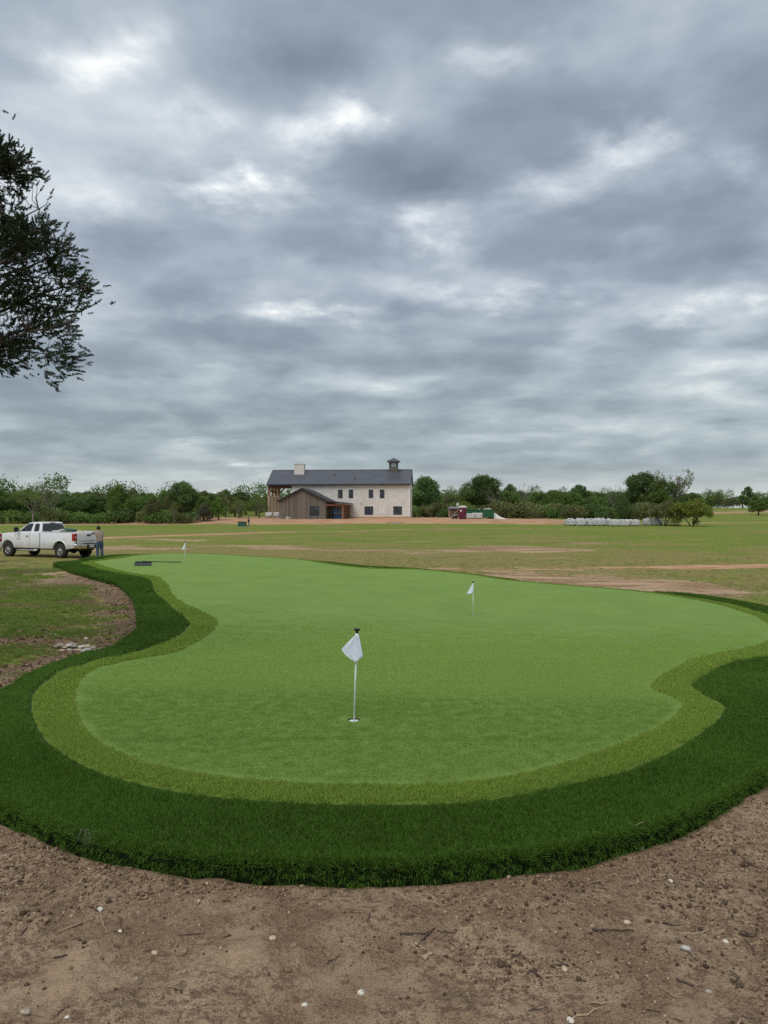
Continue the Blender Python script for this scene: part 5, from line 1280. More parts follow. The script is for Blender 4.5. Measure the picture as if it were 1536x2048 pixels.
def build_house():
    C = Vector((5.03, 149.0, 0)); rot = R(-4.5)
    zb = gz(-6, 150)
    h = thing('stone_house', 'two-storey pale stone house with grey metal roof, tall porch and brown wooden wing', 'house', (C.x, C.y, zb), rot)
    L = 23.2; D = 9.6; EZ = 6.45; RZ = 9.55
    # front wall with its openings
    ups = [(-14.0, -13.2), (-11.88, -11.13), (-7.97, -7.22), (-5.80, -5.02)]
    lows = [(-8.80, -7.22), (-3.18, -1.62)]
    holes = [(a, b, 3.85, 5.40) for a, b in ups] + [(a, b, 0.62, 2.15) for a, b in lows]
    big = [(a - .075, b + .075, c - .075, d + .075) for a, b, c, d in holes]
    wall = wall_with_openings(-L, 0, -0.3, EZ, 0, 0.35, big)
    wall.box(-L, -L + 0.35, 0.35, D, -0.3, EZ); wall.box(-0.35, 0, 0.35, D, -0.3, EZ); wall.box(-L, 0, D, D + 0.3, -0.3, EZ)
    for u in (-L + 0.002, -0.352):
        wall.prism([(0.0, EZ), (D + 0.3, EZ), (D / 2 + .15, RZ - 0.25)], u, u + 0.35, 'x')
    wall.build('wall', STONE, h)
    for (a, b, c, d) in holes: add_window(h, a, b, c, d, 0.06)
    inner = MB(); inner.box(-L + 0.5, -0.5, 0.6, 0.7, 0, EZ); inner.build('interior_wall', DARKTRIM, h)
    # base course of pale clay-stained block, corner trim, utility panels, lamp
    MB().box(-11.4, 0.06, -0.16, -0.002, -0.3, 0.22).build('plinth', plain('buff_plinth', (0.46, 0.30, 0.15), 0.9), h)
    MB().box(-0.28, 0.02, -0.05, -0.004, 0.24, EZ - .05).build('corner_trim', WHITE, h)
    for u in (-6.02, -5.28): MB().box(u, u + 0.42, -0.05, -0.003, 0.75, 1.75).build('utility_panel', WHITE, h, bevel=0.01)
    lm = MB(); lm.box(-9.72, -9.5, -0.12, 0, 2.95, 3.05); lm.box(-9.68, -9.54, -0.22, -0.12, 2.80, 3.08); lm.build('wall_lamp', WHITE, h)
    # roof: two slopes over house and porch
    ru0, ru1 = -28.1, 0.22; e0 = -0.50; mid = D / 2 + 0.15; e1 = 2 * mid - e0
    ez = EZ + 0.05; th = 0.16
    rf = MB()
    rf.prism([(e0, ez - 0.10), (e0, ez + 0.06), (mid, RZ + 0.08), (e1, ez + 0.06), (e1, ez - 0.10), (mid, RZ - 0.12)], ru0, ru1, 'x')
    roof = rf.build('roof', ROOFM, h)
    sl = (RZ - ez) / (mid - e0)
    rb = MB(); n = int((ru1 - ru0) / 0.41)
    for i in range(n + 1):
        u = ru0 + 0.04 + (ru1 - ru0 - 0.08) * i / n
        rb.beam((u, e0 + 0.01, ez + 0.085), (u, mid - 0.03, RZ + 0.085), 0.045, 0.06)
        rb.beam((u, e1 - 0.01, ez + 0.085), (u, mid + 0.03, RZ + 0.085), 0.045, 0.06)
    tag(rb.build('standing_seams', ROOFM, roof), kind='stuff')
    MB().prism([(mid - 0.16, RZ + 0.05), (mid, RZ + 0.15), (mid + 0.16, RZ + 0.05)], ru0 - 0.01, ru1 + 0.01, 'x').build('ridge_cap', ROOFM, roof)
    MB().box(ru0 - 0.02, ru1 + 0.02, e0 - 0.05, e0 - 0.003, ez - 0.16, ez + 0.07).build('fascia', DARKTRIM, roof)
    for u in (ru0 - 0.045, ru1 + 0.003):
        MB().prism([(e0, ez - 0.14), (e0, ez + 0.09), (mid, RZ + 0.12), (e1, ez + 0.09), (e1, ez - 0.14), (mid, RZ - 0.16)], u, u + 0.042, 'x').build('rake_trim', DARKTRIM, roof)
    for (u, w) in ((-15.1, 2.6), (-10.9, 1.1)):
        zz = ez + sl * (w - e0) + 0.05
        MB().tube([(u, w, zz), (u, w, zz + 0.40)], 0.09, 8).build('vent_pipe', DARKTRIM, roof)
    # chimney
    ch = MB(); ch.box(-23.35, -21.35, 3.2, 4.7, 8.4, 10.70); chim = ch.build('chimney', STONE, h, bevel=0.03)
    MB().box(-23.43, -21.27, 3.12, 4.78, 10.702, 10.80).build('cap', WHITE, chim)
    for u in (-22.72, -22.0): MB().lathe([(0.01, 11.20), (0.22, 11.20), (0.25, 11.05), (0.20, 11.0), (0.20, 10.80)], 12, 'z', (u, 3.95, 0)).build('flue', METALW, chim, True)
    # cupola
    cu0, cu1, cw0, cw1 = -4.35, -2.60, 3.9, 5.65
    cw = MB(); ct = 0.12
    cz0, cz1 = 8.7, 11.15
    hole = (cu0 + 0.42, cu1 - 0.42, cz1 - 1.0, cz1 - 0.12)
    for wface in (cw0, cw1 - ct):
        m_ = wall_with_openings(cu0, cu1, cz0, cz1, wface, wface + ct, [hole]); cw.add(m_.v, m_.f)
    for uface in (cu0, cu1 - ct):
        cw.box(uface, uface + ct, cw0 + ct, cw1 - ct, cz0, hole[2]); cw.box(uface, uface + ct, cw0 + ct, cw1 - ct, hole[3], cz1)
        cw.box(uface, uface + ct, cw0 + ct, cw0 + 0.42, hole[2], hole[3]); cw.box(uface, uface + ct, cw1 - 0.42, cw1 - ct, hole[2], hole[3])
    cup = cw.build('cupola', CUPOLA, h)
    cm = (cu0 + cu1) / 2; cwm = (cw0 + cw1) / 2; oh = 0.42
    cr = MB(); v = [(cu0 - oh, cw0 - oh, cz1), (cu1 + oh, cw0 - oh, cz1), (cu1 + oh, cw1 + oh, cz1), (cu0 - oh, cw1 + oh, cz1)]
    v = [(a, b, c - 0.02) for a, b, c in v] + [(a, b, c + 0.14) for a, b, c in v] + [(cm, cwm, cz1 + 0.85)]
    cr.add(v, [(3, 2, 1, 0), (0, 1, 5, 4), (1, 2, 6, 5), (2, 3, 7, 6), (3, 0, 4, 7), (4, 5, 8), (5, 6, 8), (6, 7, 8), (7, 4, 8)])
    cr.build('cupola_roof', ROOFM, cup)
    for a in ((hole[0], cm - 0.03), (cm + 0.03, hole[1])): 
        MB().box(a[0] + 0.03, a[1] - 0.03, cw0 + 0.05, cw0 + 0.07, hole[2] + 0.02, hole[3] - 0.02).build('pane', plain('clear_pane', (0.32, 0.36, 0.38), 0.1), cup)
    MB().box(cm - 0.03, cm + 0.03, cw0 + 0.03, cw0 + 0.09, hole[2], hole[3]).build('mullion', DARKTRIM, cup)
    # tall open porch under the left end of the roof
    for k in range(4):
        w = 0.15 + k * 3.05; u = -27.75
        p = MB(); p.box(u - 0.27, u + 0.27, w - 0.27, w + 0.27, -0.5, 4.35)
        post = p.build('porch_post', WRAPWOOD, h, bevel=0.02)
        MB().box(u - 0.16, u + 0.16, w - 0.16, w + 0.16, 4.352, 6.15).build('upper_post', CEDARWOOD, post)
        b2 = MB()
        b2.beam((u, w, 4.95), (u + 1.15, w, 6.1), 0.17)
        if k < 3: b2.beam((u, w, 4.95), (u, w + 1.15, 6.1), 0.17)
        if k > 0: b2.beam((u, w, 4.95), (u, w - 1.15, 6.1), 0.17)
        b2.build('brace', CEDARWOOD, post)
    MB().box(-27.95, -27.55, -0.2, D + 0.4, 6.152, 6.48).build('end_beam', CEDARWOOD, h)
    for w in (-0.10, D): MB().box(-27.5, -L - 0.01, w, w + 0.32, 6.10, 6.40).build('porch_beam', DARKTRIM if w < 1 else CEDARWOOD, h)
    for k in range(5):
        MB().box(-27.5, -L - 0.02, 1.5 + k * 1.7, 1.62 + k * 1.7, 6.2, 6.38).build('ceiling_joist', CEDARWOOD, h)
    MB().box(-28.2, -L - 0.01, -0.2, D + 0.2, -0.5, 0.06).build('porch_slab', plain('concrete', (0.36, 0.34, 0.31), 0.9), h)

    # ---- wooden wing in front
    wf = -11.0; a0, a1 = -23.36, -14.73; zw = -0.45; we = 3.12; wr = 5.28; am = (a0 + a1) / 2
    win = (-17.62, -15.98, 0.45, 2.05)
    ww = wall_with_openings(a0, a1, zw, we, wf, wf + 0.2, [tuple((win[0] - .075, win[1] + .075, win[2] - .075, win[3] + .075))])
    ww.prism([(a0, we), (a1, we), (am, wr - 0.05)], wf, wf + 0.2, 'y')
    ww.box(a0, a0 + 0.2, wf + 0.2, -0.002, zw, we); 
    dz0, dz1 = zw + 0.02, 1.9
    for (p0, p1, q0, q1) in ((wf + 0.2, wf + 3.4, zw, we), (wf + 4.6, wf + 6.4, zw, we), (wf + 9.2, -0.002, zw, we), (wf + 3.4, wf + 4.6, dz1, we), (wf + 6.4, wf + 9.2, dz1, we)):
        ww.box(a1 - 0.2, a1, p0, p1, q0, q1)
    wing = ww.build('wing_wall', SIDING, h)
    bt = MB(); k = a0 + 0.15
    while k < a1:
        top = we + (wr - we) * (1 - abs(k - am) / ((a1 - a0) / 2)) - 0.12
        if win[0] - 0.1 < k < win[1] + 0.1:
            bt.box(k - 0.025, k + 0.025, wf - 0.022, wf - 0.002, zw, win[2] - 0.09); bt.box(k - 0.025, k + 0.025, wf - 0.022, wf - 0.002, win[3] + 0.09, top)
        else: bt.box(k - 0.025, k + 0.025, wf - 0.022, wf - 0.002, zw, top)
        k += 0.405
    tag(bt.build('battens', SIDING, wing), kind='stuff')
    add_window(h, *win, wf + 0.04)
    MB().box(a1 - 0.15, a1 - 0.1, wf + 3.4, wf + 4.6, zw, dz1).build('door', DARKTRIM, h)
    MB().box(a1 - 0.15, a1 - 0.1, wf + 6.4, wf + 9.2, zw, dz1).build('glass_door', GLASS, h)
    oh = 0.38; s2 = (wr - we) / ((a1 - a0) / 2)
    for sgn in (-1, 1):
        e = am + sgn * ((a1 - a0) / 2 + oh); zl = we - s2 * oh
        r_ = MB(); r_.prism([(am, wr + 0.02), (e, zl + 0.02), (e, zl + 0.20), (am, wr + 0.20)], wf - 0.35, -0.003, 'y')
        rr_ = r_.build('wing_roof', DARKROOF, h)
        f_ = MB(); f_.prism([(am, wr - 0.06), (e, zl - 0.06), (e, zl + 0.22), (am, wr + 0.22)], wf - 0.40, wf - 0.353, 'y'); f_.build('rake_trim', DARKTRIM, rr_)
    # low porch along the wing's right side
    p0, p1 = a1 + 0.39, -11.1
    pr = MB(); pr.prism([(p0, 2.92), (p1, 2.60), (p1, 2.76), (p0, 3.10)], wf - 0.3, -0.17, 'y'); prf = pr.build('porch_roof', DARKROOF, h)
    MB().box(p1 + 0.003, p1 + 0.05, wf - 0.32, -0.17, 2.56, 2.79).build('fascia', DARKTRIM, prf)
    fr = MB(); fr.prism([(p0, 2.86), (p1 + .05, 2.54), (p1 + .05, 2.79), (p0, 3.12)], wf - 0.35, wf - 0.303, 'y'); fr.build('front_fascia', DARKTRIM, prf)
    MB().box(a1 + 0.01, -11.5, wf, wf + 0.28, 2.20, 2.52).build('porch_beam', CEDARWOOD, h)
    MB().box(-11.82, -11.5, wf + 0.29, -0.17, 2.20, 2.52).build('porch_beam', CEDARWOOD, h)
    for w in (wf + 0.14, -7.6, -4.4, -1.4):
        MB().box(-11.82, -11.50, w - 0.16, w + 0.16, zw - 0.1, 2.198).build('porch_post', CEDARWOOD, h, bevel=0.015)
    MB().box(a1 + 0.004, -11.3, wf - 0.2, -0.17, zw - 0.2, zw + 0.05).build('porch_slab', plain('concrete', (0.36, 0.34, 0.31), 0.9), h)
    return h, C, rot, zb

house, HC, HROT, HZ = build_house()
def hp(u, w, z=None):
    """a point given in the house's own directions, on the ground unless z is given"""
    x = HC.x + u * math.cos(HROT) - w * math.sin(HROT); y = HC.y + u * math.sin(HROT) + w * math.cos(HROT)
    return (x, y, gz(x, y) if z is None else HZ + z)

# ------------------------------------------------------------------ white pickup trucks
def paint_mat():
    def b(q):
        co = obj_co(q); x, y, z = q.sep(co)
        n = q.noise(co, 3, 4, 0.6)
        dirt = q.mul(q.smooth(q.add(q.mul(z, -1.0), q.mul(n, 0.5)), -0.72, -0.25), 0.55)
        c = q.mix(dirt, (0.76, 0.77, 0.78), (0.42, 0.36, 0.30))
        return principled(q, c, 0.3, spec=0.5, coat=0.4)
    return material('white_car_paint', b)

def rust_paint():
    def b(q):
        co = obj_co(q); n = q.noise(co, 7, 5, 0.65)
        return principled(q, q.mix(q.smooth(n, 0.4, 0.6), (0.7, 0.68, 0.66), (0.34, 0.17, 0.08)), 0.6)
    return material('rusty_white_paint', b)

PAINT = paint_mat()
RUBBER = plain('tyre_rubber', (0.030, 0.029, 0.028), 0.85, 0, 0.3, 8, 0.2)
RIM = plain('alloy_rim', (0.42, 0.41, 0.40), 0.35, 0.7)
CHROME = plain('chrome', (0.62, 0.62, 0.63), 0.18, 1.0, 0.08)
BLACKP = plain('black_plastic', (0.018, 0.018, 0.019), 0.55)
UNDER = plain('underbody', (0.03, 0.027, 0.025), 0.9)
LAMPRED = plain('red_lamp', (0.36, 0.012, 0.018), 0.15, 0, 0.1, 6, 0, 0.6)
LAMPCLR = plain('clear_lamp', (0.55, 0.50, 0.48), 0.15)
CARGLASS = plain('car_glass', (0.016, 0.019, 0.021), 0.05, 0, 0.2, 1, 0, 0.7)

def smooth_line(pts, n=3):
    return pts

def make_wheel(parent, x, y, side):
    r = 0.405; w = 0.27
    o = side * w
    t = MB()
    prof = [(0.235, 0.0), (0.255, -0.012), (0.33, -0.012), (0.385, 0.01), (r, 0.045), (r, w - 0.045), (0.385, w - 0.01), (0.33, w + 0.012), (0.255, w + 0.012), (0.235, w)]
    t.lathe([(a, (b - w / 2) * 1.0) for a, b in prof], 32, 'y')
    wh = link('wheel', t.mesh('wheel_tyre', RUBBER, True), parent, (x, y, r))
    f = side * (w / 2 - 0.03)
    rm = MB()
    rm.lathe([(0.236, side * (-w / 2)), (0.236, f), (0.215, f + side * 0.012), (0.20, f - side * 0.02), (0.19, f - side * 0.05)], 28, 'y')
    for k in range(8):
        a = 2 * math.pi * k / 8
        rm.beam((0.07 * math.cos(a), f - side * 0.02, 0.07 * math.sin(a)), (0.205 * math.cos(a), f - side * 0.025, 0.205 * math.sin(a)), 0.055, 0.03, (0, 1, 0))
    rm.lathe([(0.002, f + side * 0.03), (0.07, f + side * 0.025), (0.09, f - side * 0.01), (0.09, f - side * 0.06)], 20, 'y')
    rm.build('rim', RIM, wh, True)
    MB().lathe([(0.002, f - side * 0.06), (0.20, f - side * 0.06)], 20, 'y').build('brake_disc', UNDER, wh)
    return wh

def arch(cx, r, z0, n=10):
    """points of a wheel arch opening, front to back"""
    a0 = math.asin(min(1, (z0 - 0.42) / r)) if z0 > 0.42 else 0
    return [(cx + r * math.cos(a), 0.42 + r * math.sin(a)) for a in [a0 + (math.pi - 2 * a0) * k / n for k in range(n + 1)]]

def make_truck(label):
    t = thing('pickup_truck', label, 'pickup truck', (0, 0, 0), 0, 'white pickups parked on the left')
    XR, XF = -1.85, 2.15; Wd = 0.985
    # ---- cab and front body: stations of a loft along the length would be smooth; here a side outline with arches, rounded edges
    top = [(-0.36, 1.41), (1.38, 1.40), (1.62, 1.36), (2.2, 1.34), (2.75, 1.28), (3.02, 1.18), (3.08, 1.02), (3.08, 0.62), (2.92, 0.50)]
    bot = arch(XF, 0.50, 0.50)
    low = [(1.45, 0.50), (-0.36, 0.50)]
    outline = top + bot + low
    b = MB(); b.prism(outline, -Wd, Wd, 'y')
    body = b.build('body', PAINT, t, True, bevel=0.055, seg=3)
    # pull the flanks in above the belt line and below the sill, so the side is not a flat board
    for v in body.data.vertices:
        z = v.co.z
        k = 1.0 - 0.035 * max(0, (z - 1.0) / 0.42) ** 2 - 0.03 * max(0, (0.72 - z) / 0.25) ** 2
        if v.co.x > 2.3: k *= 1 - 0.09 * ((v.co.x - 2.3) / 0.8) ** 2
        v.co.y *= k
    # ---- greenhouse
    def gsec(x, z, half): return [(x, -half, z), (x, half, z)]
    P = [(1.52, 1.39, 0.90), (0.72, 1.90, 0.72), (0.45, 1.945, 0.71), (0.05, 1.955, 0.71), (-0.22, 1.93, 0.72), (-0.40, 1.39, 0.90)]
    g = MB(); v = []
    for x, z, hf in P: v += gsec(x, z, hf)
    n = len(P); f = [(2 * i, 2 * i + 1, 2 * i + 3, 2 * i + 2) for i in range(n - 1)]
    f += [tuple(2 * i for i in range(n))[::-1], tuple(2 * i + 1 for i in range(n)), (2 * n - 2, 2 * n - 1, 1, 0)]
    g.add(v, f); cab = g.build('cab', PAINT, t, True, bevel=0.045, seg=3)
    def side_y(z): return 0.90 - (z - 1.39) * (0.90 - 0.71) / (1.95 - 1.39)
    for s in (-1, 1):
        for nm, poly in (('front_side_window', [(1.26, 1.44), (0.80, 1.80), (0.62, 1.865), (0.36, 1.865), (0.40, 1.44)]),
                         ('rear_side_window', [(0.18, 1.44), (0.20, 1.83), (0.16, 1.86), (-0.10, 1.86), (-0.15, 1.80), (-0.20, 1.48), (-0.16, 1.44)])):
            m = MB(); off = 0.010
            m.add([(x, s * (side_y(z) + off), z) for x, z in poly] + [(x, s * (side_y(z) - 0.02), z) for x, z in poly],
                  [tuple(range(len(poly))), tuple(range(2 * len(poly) - 1, len(poly) - 1, -1))] + [(i, (i + 1) % len(poly), (i + 1) % len(poly) + len(poly), i + len(poly)) for i in range(len(poly))])
            m.build(nm, CARGLASS, cab)
    def pane(nm, a, b_, mx, ha, hb, nrm):
        """glass across the cab between two heights"""
        m = MB(); (xa, za), (xb, zb) = a, b_
        nx, nz = nrm
        q = [(xa, -ha, za), (xa, ha, za), (xb, hb, zb), (xb, -hb, zb)]
        m.add([(x + nx * 0.012, y, z + nz * 0.012) for x, y, z in q] + [(x - nx * 0.02, y, z - nz * 0.02) for x, y, z in q],
              [(0, 1, 2, 3), (7, 6, 5, 4), (0, 4, 5, 1), (1, 5, 6, 2), (2, 6, 7, 3), (3, 7, 4, 0)])
        return m.build(nm, CARGLASS, cab, bevel=0.004)
    pane('windscreen', (1.46, 1.43), (0.78, 1.865), 0, 0.80, 0.64, (0.53, 0.85))
    rw = pane('rear_window', (-0.390, 1.43), (-0.245, 1.865), 0, 0.80, 0.655, (-0.95, 0.31))
    MB().box(-0.27, -0.20, -0.16, 0.16, 1.895, 1.925).build('brake_light', LAMPRED, cab)
    MB().box(-0.335, -0.318, -0.52, -0.44, 1.76, 1.80).build('sticker', WHITE, cab)
    # ---- door seams, handles, badge, mirrors, running boards
    for s in (-1, 1):
        y = s * (Wd - 0.012)
        m = MB()
        for x in (0.42, 1.50): m.box(x - 0.004, x + 0.004, min(y - s * .03, y), max(y - s * .03, y), 0.56, 1.36)
        m.box(-0.350, -0.343, min(y - s * .03, y), max(y - s * .03, y), 0.52, 1.38)
        m.build('door_seam', plain('seam_grey', (0.10, 0.10, 0.10), 0.8), body)
        hd = MB(); hd.box(0.50, 0.72, min(s * .96, s * 1.02), max(s * .96, s * 1.02), 1.175, 1.215); hd.build('door_handle', CHROME, body, bevel=0.012)
        MB().box(1.15, 1.45, min(s * .97, s * .992), max(s * .97, s * .992), 1.0, 1.02).build('badge', CHROME, body)
        mi = MB(); mi.box(1.20, 1.34, min(s * 1.02, s * 1.24), max(s * 1.02, s * 1.24), 1.40, 1.66); mi.beam((1.27, s * 0.9, 1.46), (1.27, s * 1.05, 1.48), 0.07)
        mi.build('side_mirror', BLACKP, t, bevel=0.03)
        rb = MB(); rb.tube([(1.45, s * 0.90, 0.44), (1.35, s * 1.03, 0.40), (-0.1, s * 1.03, 0.40), (-0.2, s * 0.90, 0.44)], 0.048, 10); rb.build('running_board', CHROME, t, True)
        ru = MB(); ru.box(1.02, 1.42, min(s * .95, s * .984), max(s * .95, s * .984), 0.53, 0.62); ru.build('rust_patch', rust_paint(), body, bevel=0.008)
    # ---- bed
    bx0, bx1 = -2.93, -0.385
    for s in (-1, 1):
        topb = [(bx1, 1.41), (bx1, 0.50)] + [(XR + 0.52, 0.50)] + arch(XR, 0.50, 0.50)[1:-1] + [(XR - 0.52, 0.50), (bx0, 0.56), (bx0, 1.43)]
        m = MB(); y0, y1 = (0.85, 0.985) if s > 0 else (-0.985, -0.85)
        m.prism(topb, y0, y1, 'y')
        side = m.build('bed_side', PAINT, t, True, bevel=0.03, seg=2)
        for v in side.data.vertices:
            k = 1.0 - 0.035 * max(0, (v.co.z - 1.0) / 0.42) ** 2
            if abs(v.co.y) > 0.9: v.co.y *= k
        fl = MB(); ar = arch(XR, 0.52, 0.50); ar2 = arch(XR, 0.585, 0.50)
        nA = len(ar); yo, yi = s * 1.004, s * 0.965
        fl.add([(x, yo, z) for x, z in ar] + [(x, s * 0.99, z) for x, z in ar2] + [(x, yi, z) for x, z in ar] + [(x, yi, z) for x, z in ar2],
               [q_ for i in range(nA - 1) for q_ in ((i, i + 1, nA + i + 1, nA + i), (i, 2 * nA + i, 2 * nA + i + 1, i + 1), (nA + i, nA + i + 1, 3 * nA + i + 1, 3 * nA + i))])
        fl.build('wheel_arch_flare', PAINT, side, True)
        rc = MB(); rc.box(bx0 + .05, bx1 - .05, min(s * .86, s * .975), max(s * .86, s * .975), 1.432, 1.448); rc.build('rail_cap', PAINT, side)
        iw = MB(); iw.prism([(XR + 0.55, 0.45)] + arch(XR, 0.55, 0.45)[1:-1] + [(XR - 0.55, 0.45)], s * 0.55, s * 0.845, 'y'); iw.build('wheel_well', UNDER, t)
        la = MB(); la.box(bx0 - 0.03, bx0 + 0.16, min(s * .80, s * 0.992), max(s * .80, s * 0.992), 0.96, 1.34)
        lamp = la.build('tail_lamp', LAMPRED, t, bevel=0.02)
        MB().box(bx0 - 0.036, bx0 - 0.02, min(s * .84, s * 0.94), max(s * .84, s * 0.94), 1.10, 1.20).build('reverse_lens', LAMPCLR, lamp)
    MB().box(bx0 + .1, bx1, -0.845, 0.845, 0.86, 0.93).build('bed_floor', BLACKP, t)
    MB().box(bx1 + 0.001, bx1 + 0.05 - 0.03, -0.845, 0.845, 0.93, 1.41).build('bed_front', PAINT, t)
    tg = MB(); tg.box(bx0 - 0.03, bx0 + 0.06, -0.785, 0.785, 0.80, 1.41); gate = tg.build('tailgate', PAINT, t, True, bevel=0.02)
    MB().box(bx0 - 0.045, bx0 - 0.028, -0.14, 0.14, 1.20, 1.29).build('handle', BLACKP, gate, bevel=0.005)
    MB().box(bx0 - 0.038, bx0 - 0.028, -0.70, 0.70, 0.93, 0.945).build('crease', UNDER, gate)
    # rear bumper, plate, hitch
    bp = MB(); bp.add([(bx0 - 0.22, -0.72, 0.52), (bx0 - 0.22, 0.72, 0.52), (bx0 + 0.05, 1.0, 0.56), (bx0 + 0.05, -1.0, 0.56), (bx0 - 0.24, -0.74, 0.76), (bx0 - 0.24, 0.74, 0.76), (bx0 + 0.05, 1.01, 0.79), (bx0 + 0.05, -1.01, 0.79)],
                      [(3, 2, 1, 0), (4, 5, 6, 7), (0, 1, 5, 4), (1, 2, 6, 5), (2, 3, 7, 6), (3, 0, 4, 7)])
    bmp = bp.build('rear_bumper', CHROME, t, True, bevel=0.03)
    MB().box(bx0 - 0.255, bx0 - 0.235, -0.30, 0.30, 0.56, 0.745).build('plate_recess', BLACKP, bmp)
    MB().box(bx0 - 0.268, bx0 - 0.256, -0.155, 0.155, 0.60, 0.74).build('number_plate', plain('plate_white', (0.6, 0.6, 0.58), 0.5), bmp)
    MB().box(bx0 - 0.2, bx0 + 0.2, -0.40, 0.40, 0.765, 0.80).build('step_pad', BLACKP, bmp)
    MB().box(bx0 - 0.24, bx0 + 0.4, -0.05, 0.05, 0.40, 0.50).build('tow_hitch', UNDER, t)
    # underneath
    MB().box(-2.9, 2.9, -0.45, 0.45, 0.42, 0.62).build('chassis', UNDER, t)
    MB().tube([(XR, -0.8, 0.42), (XR, -0.2, 0.40), (XR, 0.2, 0.40), (XR, 0.8, 0.42)], [0.07, 0.08, 0.08, 0.07], 8).lathe([(0.01, -0.2), (0.15, -0.12), (0.17, 0.0), (0.15, 0.12), (0.01, 0.2)], 12, 'x', (XR, 0, 0.40)).build('rear_axle', UNDER, t)
    # front: bumper, grille, headlamps
    fb = MB(); fb.box(2.98, 3.14, -0.95, 0.95, 0.50, 0.80); fb.build('front_bumper', CHROME, t, True, bevel=0.05)
    MB().box(3.06, 3.10, -0.60, 0.60, 0.84, 1.12).build('grille', BLACKP, t)
    for s in (-1, 1): MB().box(2.98, 3.095, min(s * .64, s * .90), max(s * .64, s * .90), 0.86, 1.12).build('headlamp', LAMPCLR, t, bevel=0.02)
    for x in (XR, XF):
        for s in (-1, 1): make_wheel(t, x, s * 0.83, s)
    for s in (-1, 1): MB().prism([(XF + 0.54, 0.45)] + arch(XF, 0.54, 0.45)[1:-1] + [(XF - 0.54, 0.45)], s * 0.5, s * 0.93, 'y')
    return t

def seat(o, heading, spots):
    """put a vehicle on the ground: its height and tilt from the ground under front and rear"""
    pass

truck = make_truck('white extended-cab pickup with its tailgate toward the man')
TH = R(180 - 25)                           # heads away to the left
rear_wheel = Vector((-17.4, 41.5))         # near rear wheel on the ground
fwd = Vector((math.cos(TH), math.sin(TH))); lft = Vector((-fwd.y, fwd.x))
org = rear_wheel + fwd * 1.85 - lft * 0.83
def set_truck(o, org, th):
    f = Vector((math.cos(th), math.sin(th)))
    zr = gz(*(org - f * 1.85)); zf = gz(*(org + f * 2.15))
    pitch = -math.atan2(zf - zr, 4.0)
    o.rotation_euler = (Matrix.Rotation(th, 3, 'Z') @ Matrix.Rotation(pitch, 3, 'Y')).to_euler()
    o.location = (org.x, org.y, zr + (zf - zr) * 1.85 / 4.0 - 0.012)
set_truck(truck, org, TH)
bpy.context.view_layer.update()

truck2 = copy_tree(truck)
truck2['label'] = 'second white pickup, only its rear corner showing at the left edge'
TH2 = R(180 - 12)
f2 = Vector((math.cos(TH2), math.sin(TH2))); l2 = Vector((-f2.y, f2.x))
corner = Vector(((9 - 768) / 1538 * 37.0, 37.0))
set_truck(truck2, corner + f2 * 3.15 + l2 * 0.9, TH2)

TM = truck.matrix_world.copy()
def in_truck(x, y, z): return TM @ Vector((x, y, z))

# ------------------------------------------------------------------ the man leaning on the tailgate, and what lies in the bed
def skin_mesh(name, joints, edges, mat, parent, sub=2, root=0):
    """a continuous surface grown over a skeleton: joints are (x, y, z, radius[, radius2])"""
    me = bpy.data.meshes.new(name)
    me.from_pydata([j[:3] for j in joints], edges, [])
    o = link(name, me, parent)
    md = o.modifiers.new('skin', 'SKIN'); md.use_smooth_shade = True
    if not me.skin_vertices: me.skin_vertices.new()
    for i, j in enumerate(joints):
        r = j[3]; r2 = j[4] if len(j) > 4 else r
        me.skin_vertices[0].data[i].radius = (r, r2)
        me.skin_vertices[0].data[i].use_root = (i == root)
    sd = o.modifiers.new('sub', 'SUBSURF'); sd.levels = sub; sd.render_levels = sub
    me.materials.append(mat)
    return o

SKIN = plain('skin', (0.34, 0.19, 0.125), 0.6)
HAIR = plain('black_hair', (0.012, 0.010, 0.009), 0.6, 0, 0.3, 40, 0.4)
SWEAT = plain('taupe_sweatshirt', (0.255, 0.205, 0.170), 0.9, 0, 0.15, 9, 0.3)
def jeans_mat():
    def b(q):
        n = q.noise(obj_co(q), 6, 4, 0.6)
        return principled(q, q.mix(q.smooth(n, 0.35, 0.7), (0.030, 0.055, 0.095), (0.085, 0.135, 0.195)), 0.9, q.bump(q.noise(obj_co(q), 60, 2, 0.5), 0.2, 0.004), spec=0.15)
    return material('blue_jeans', b)

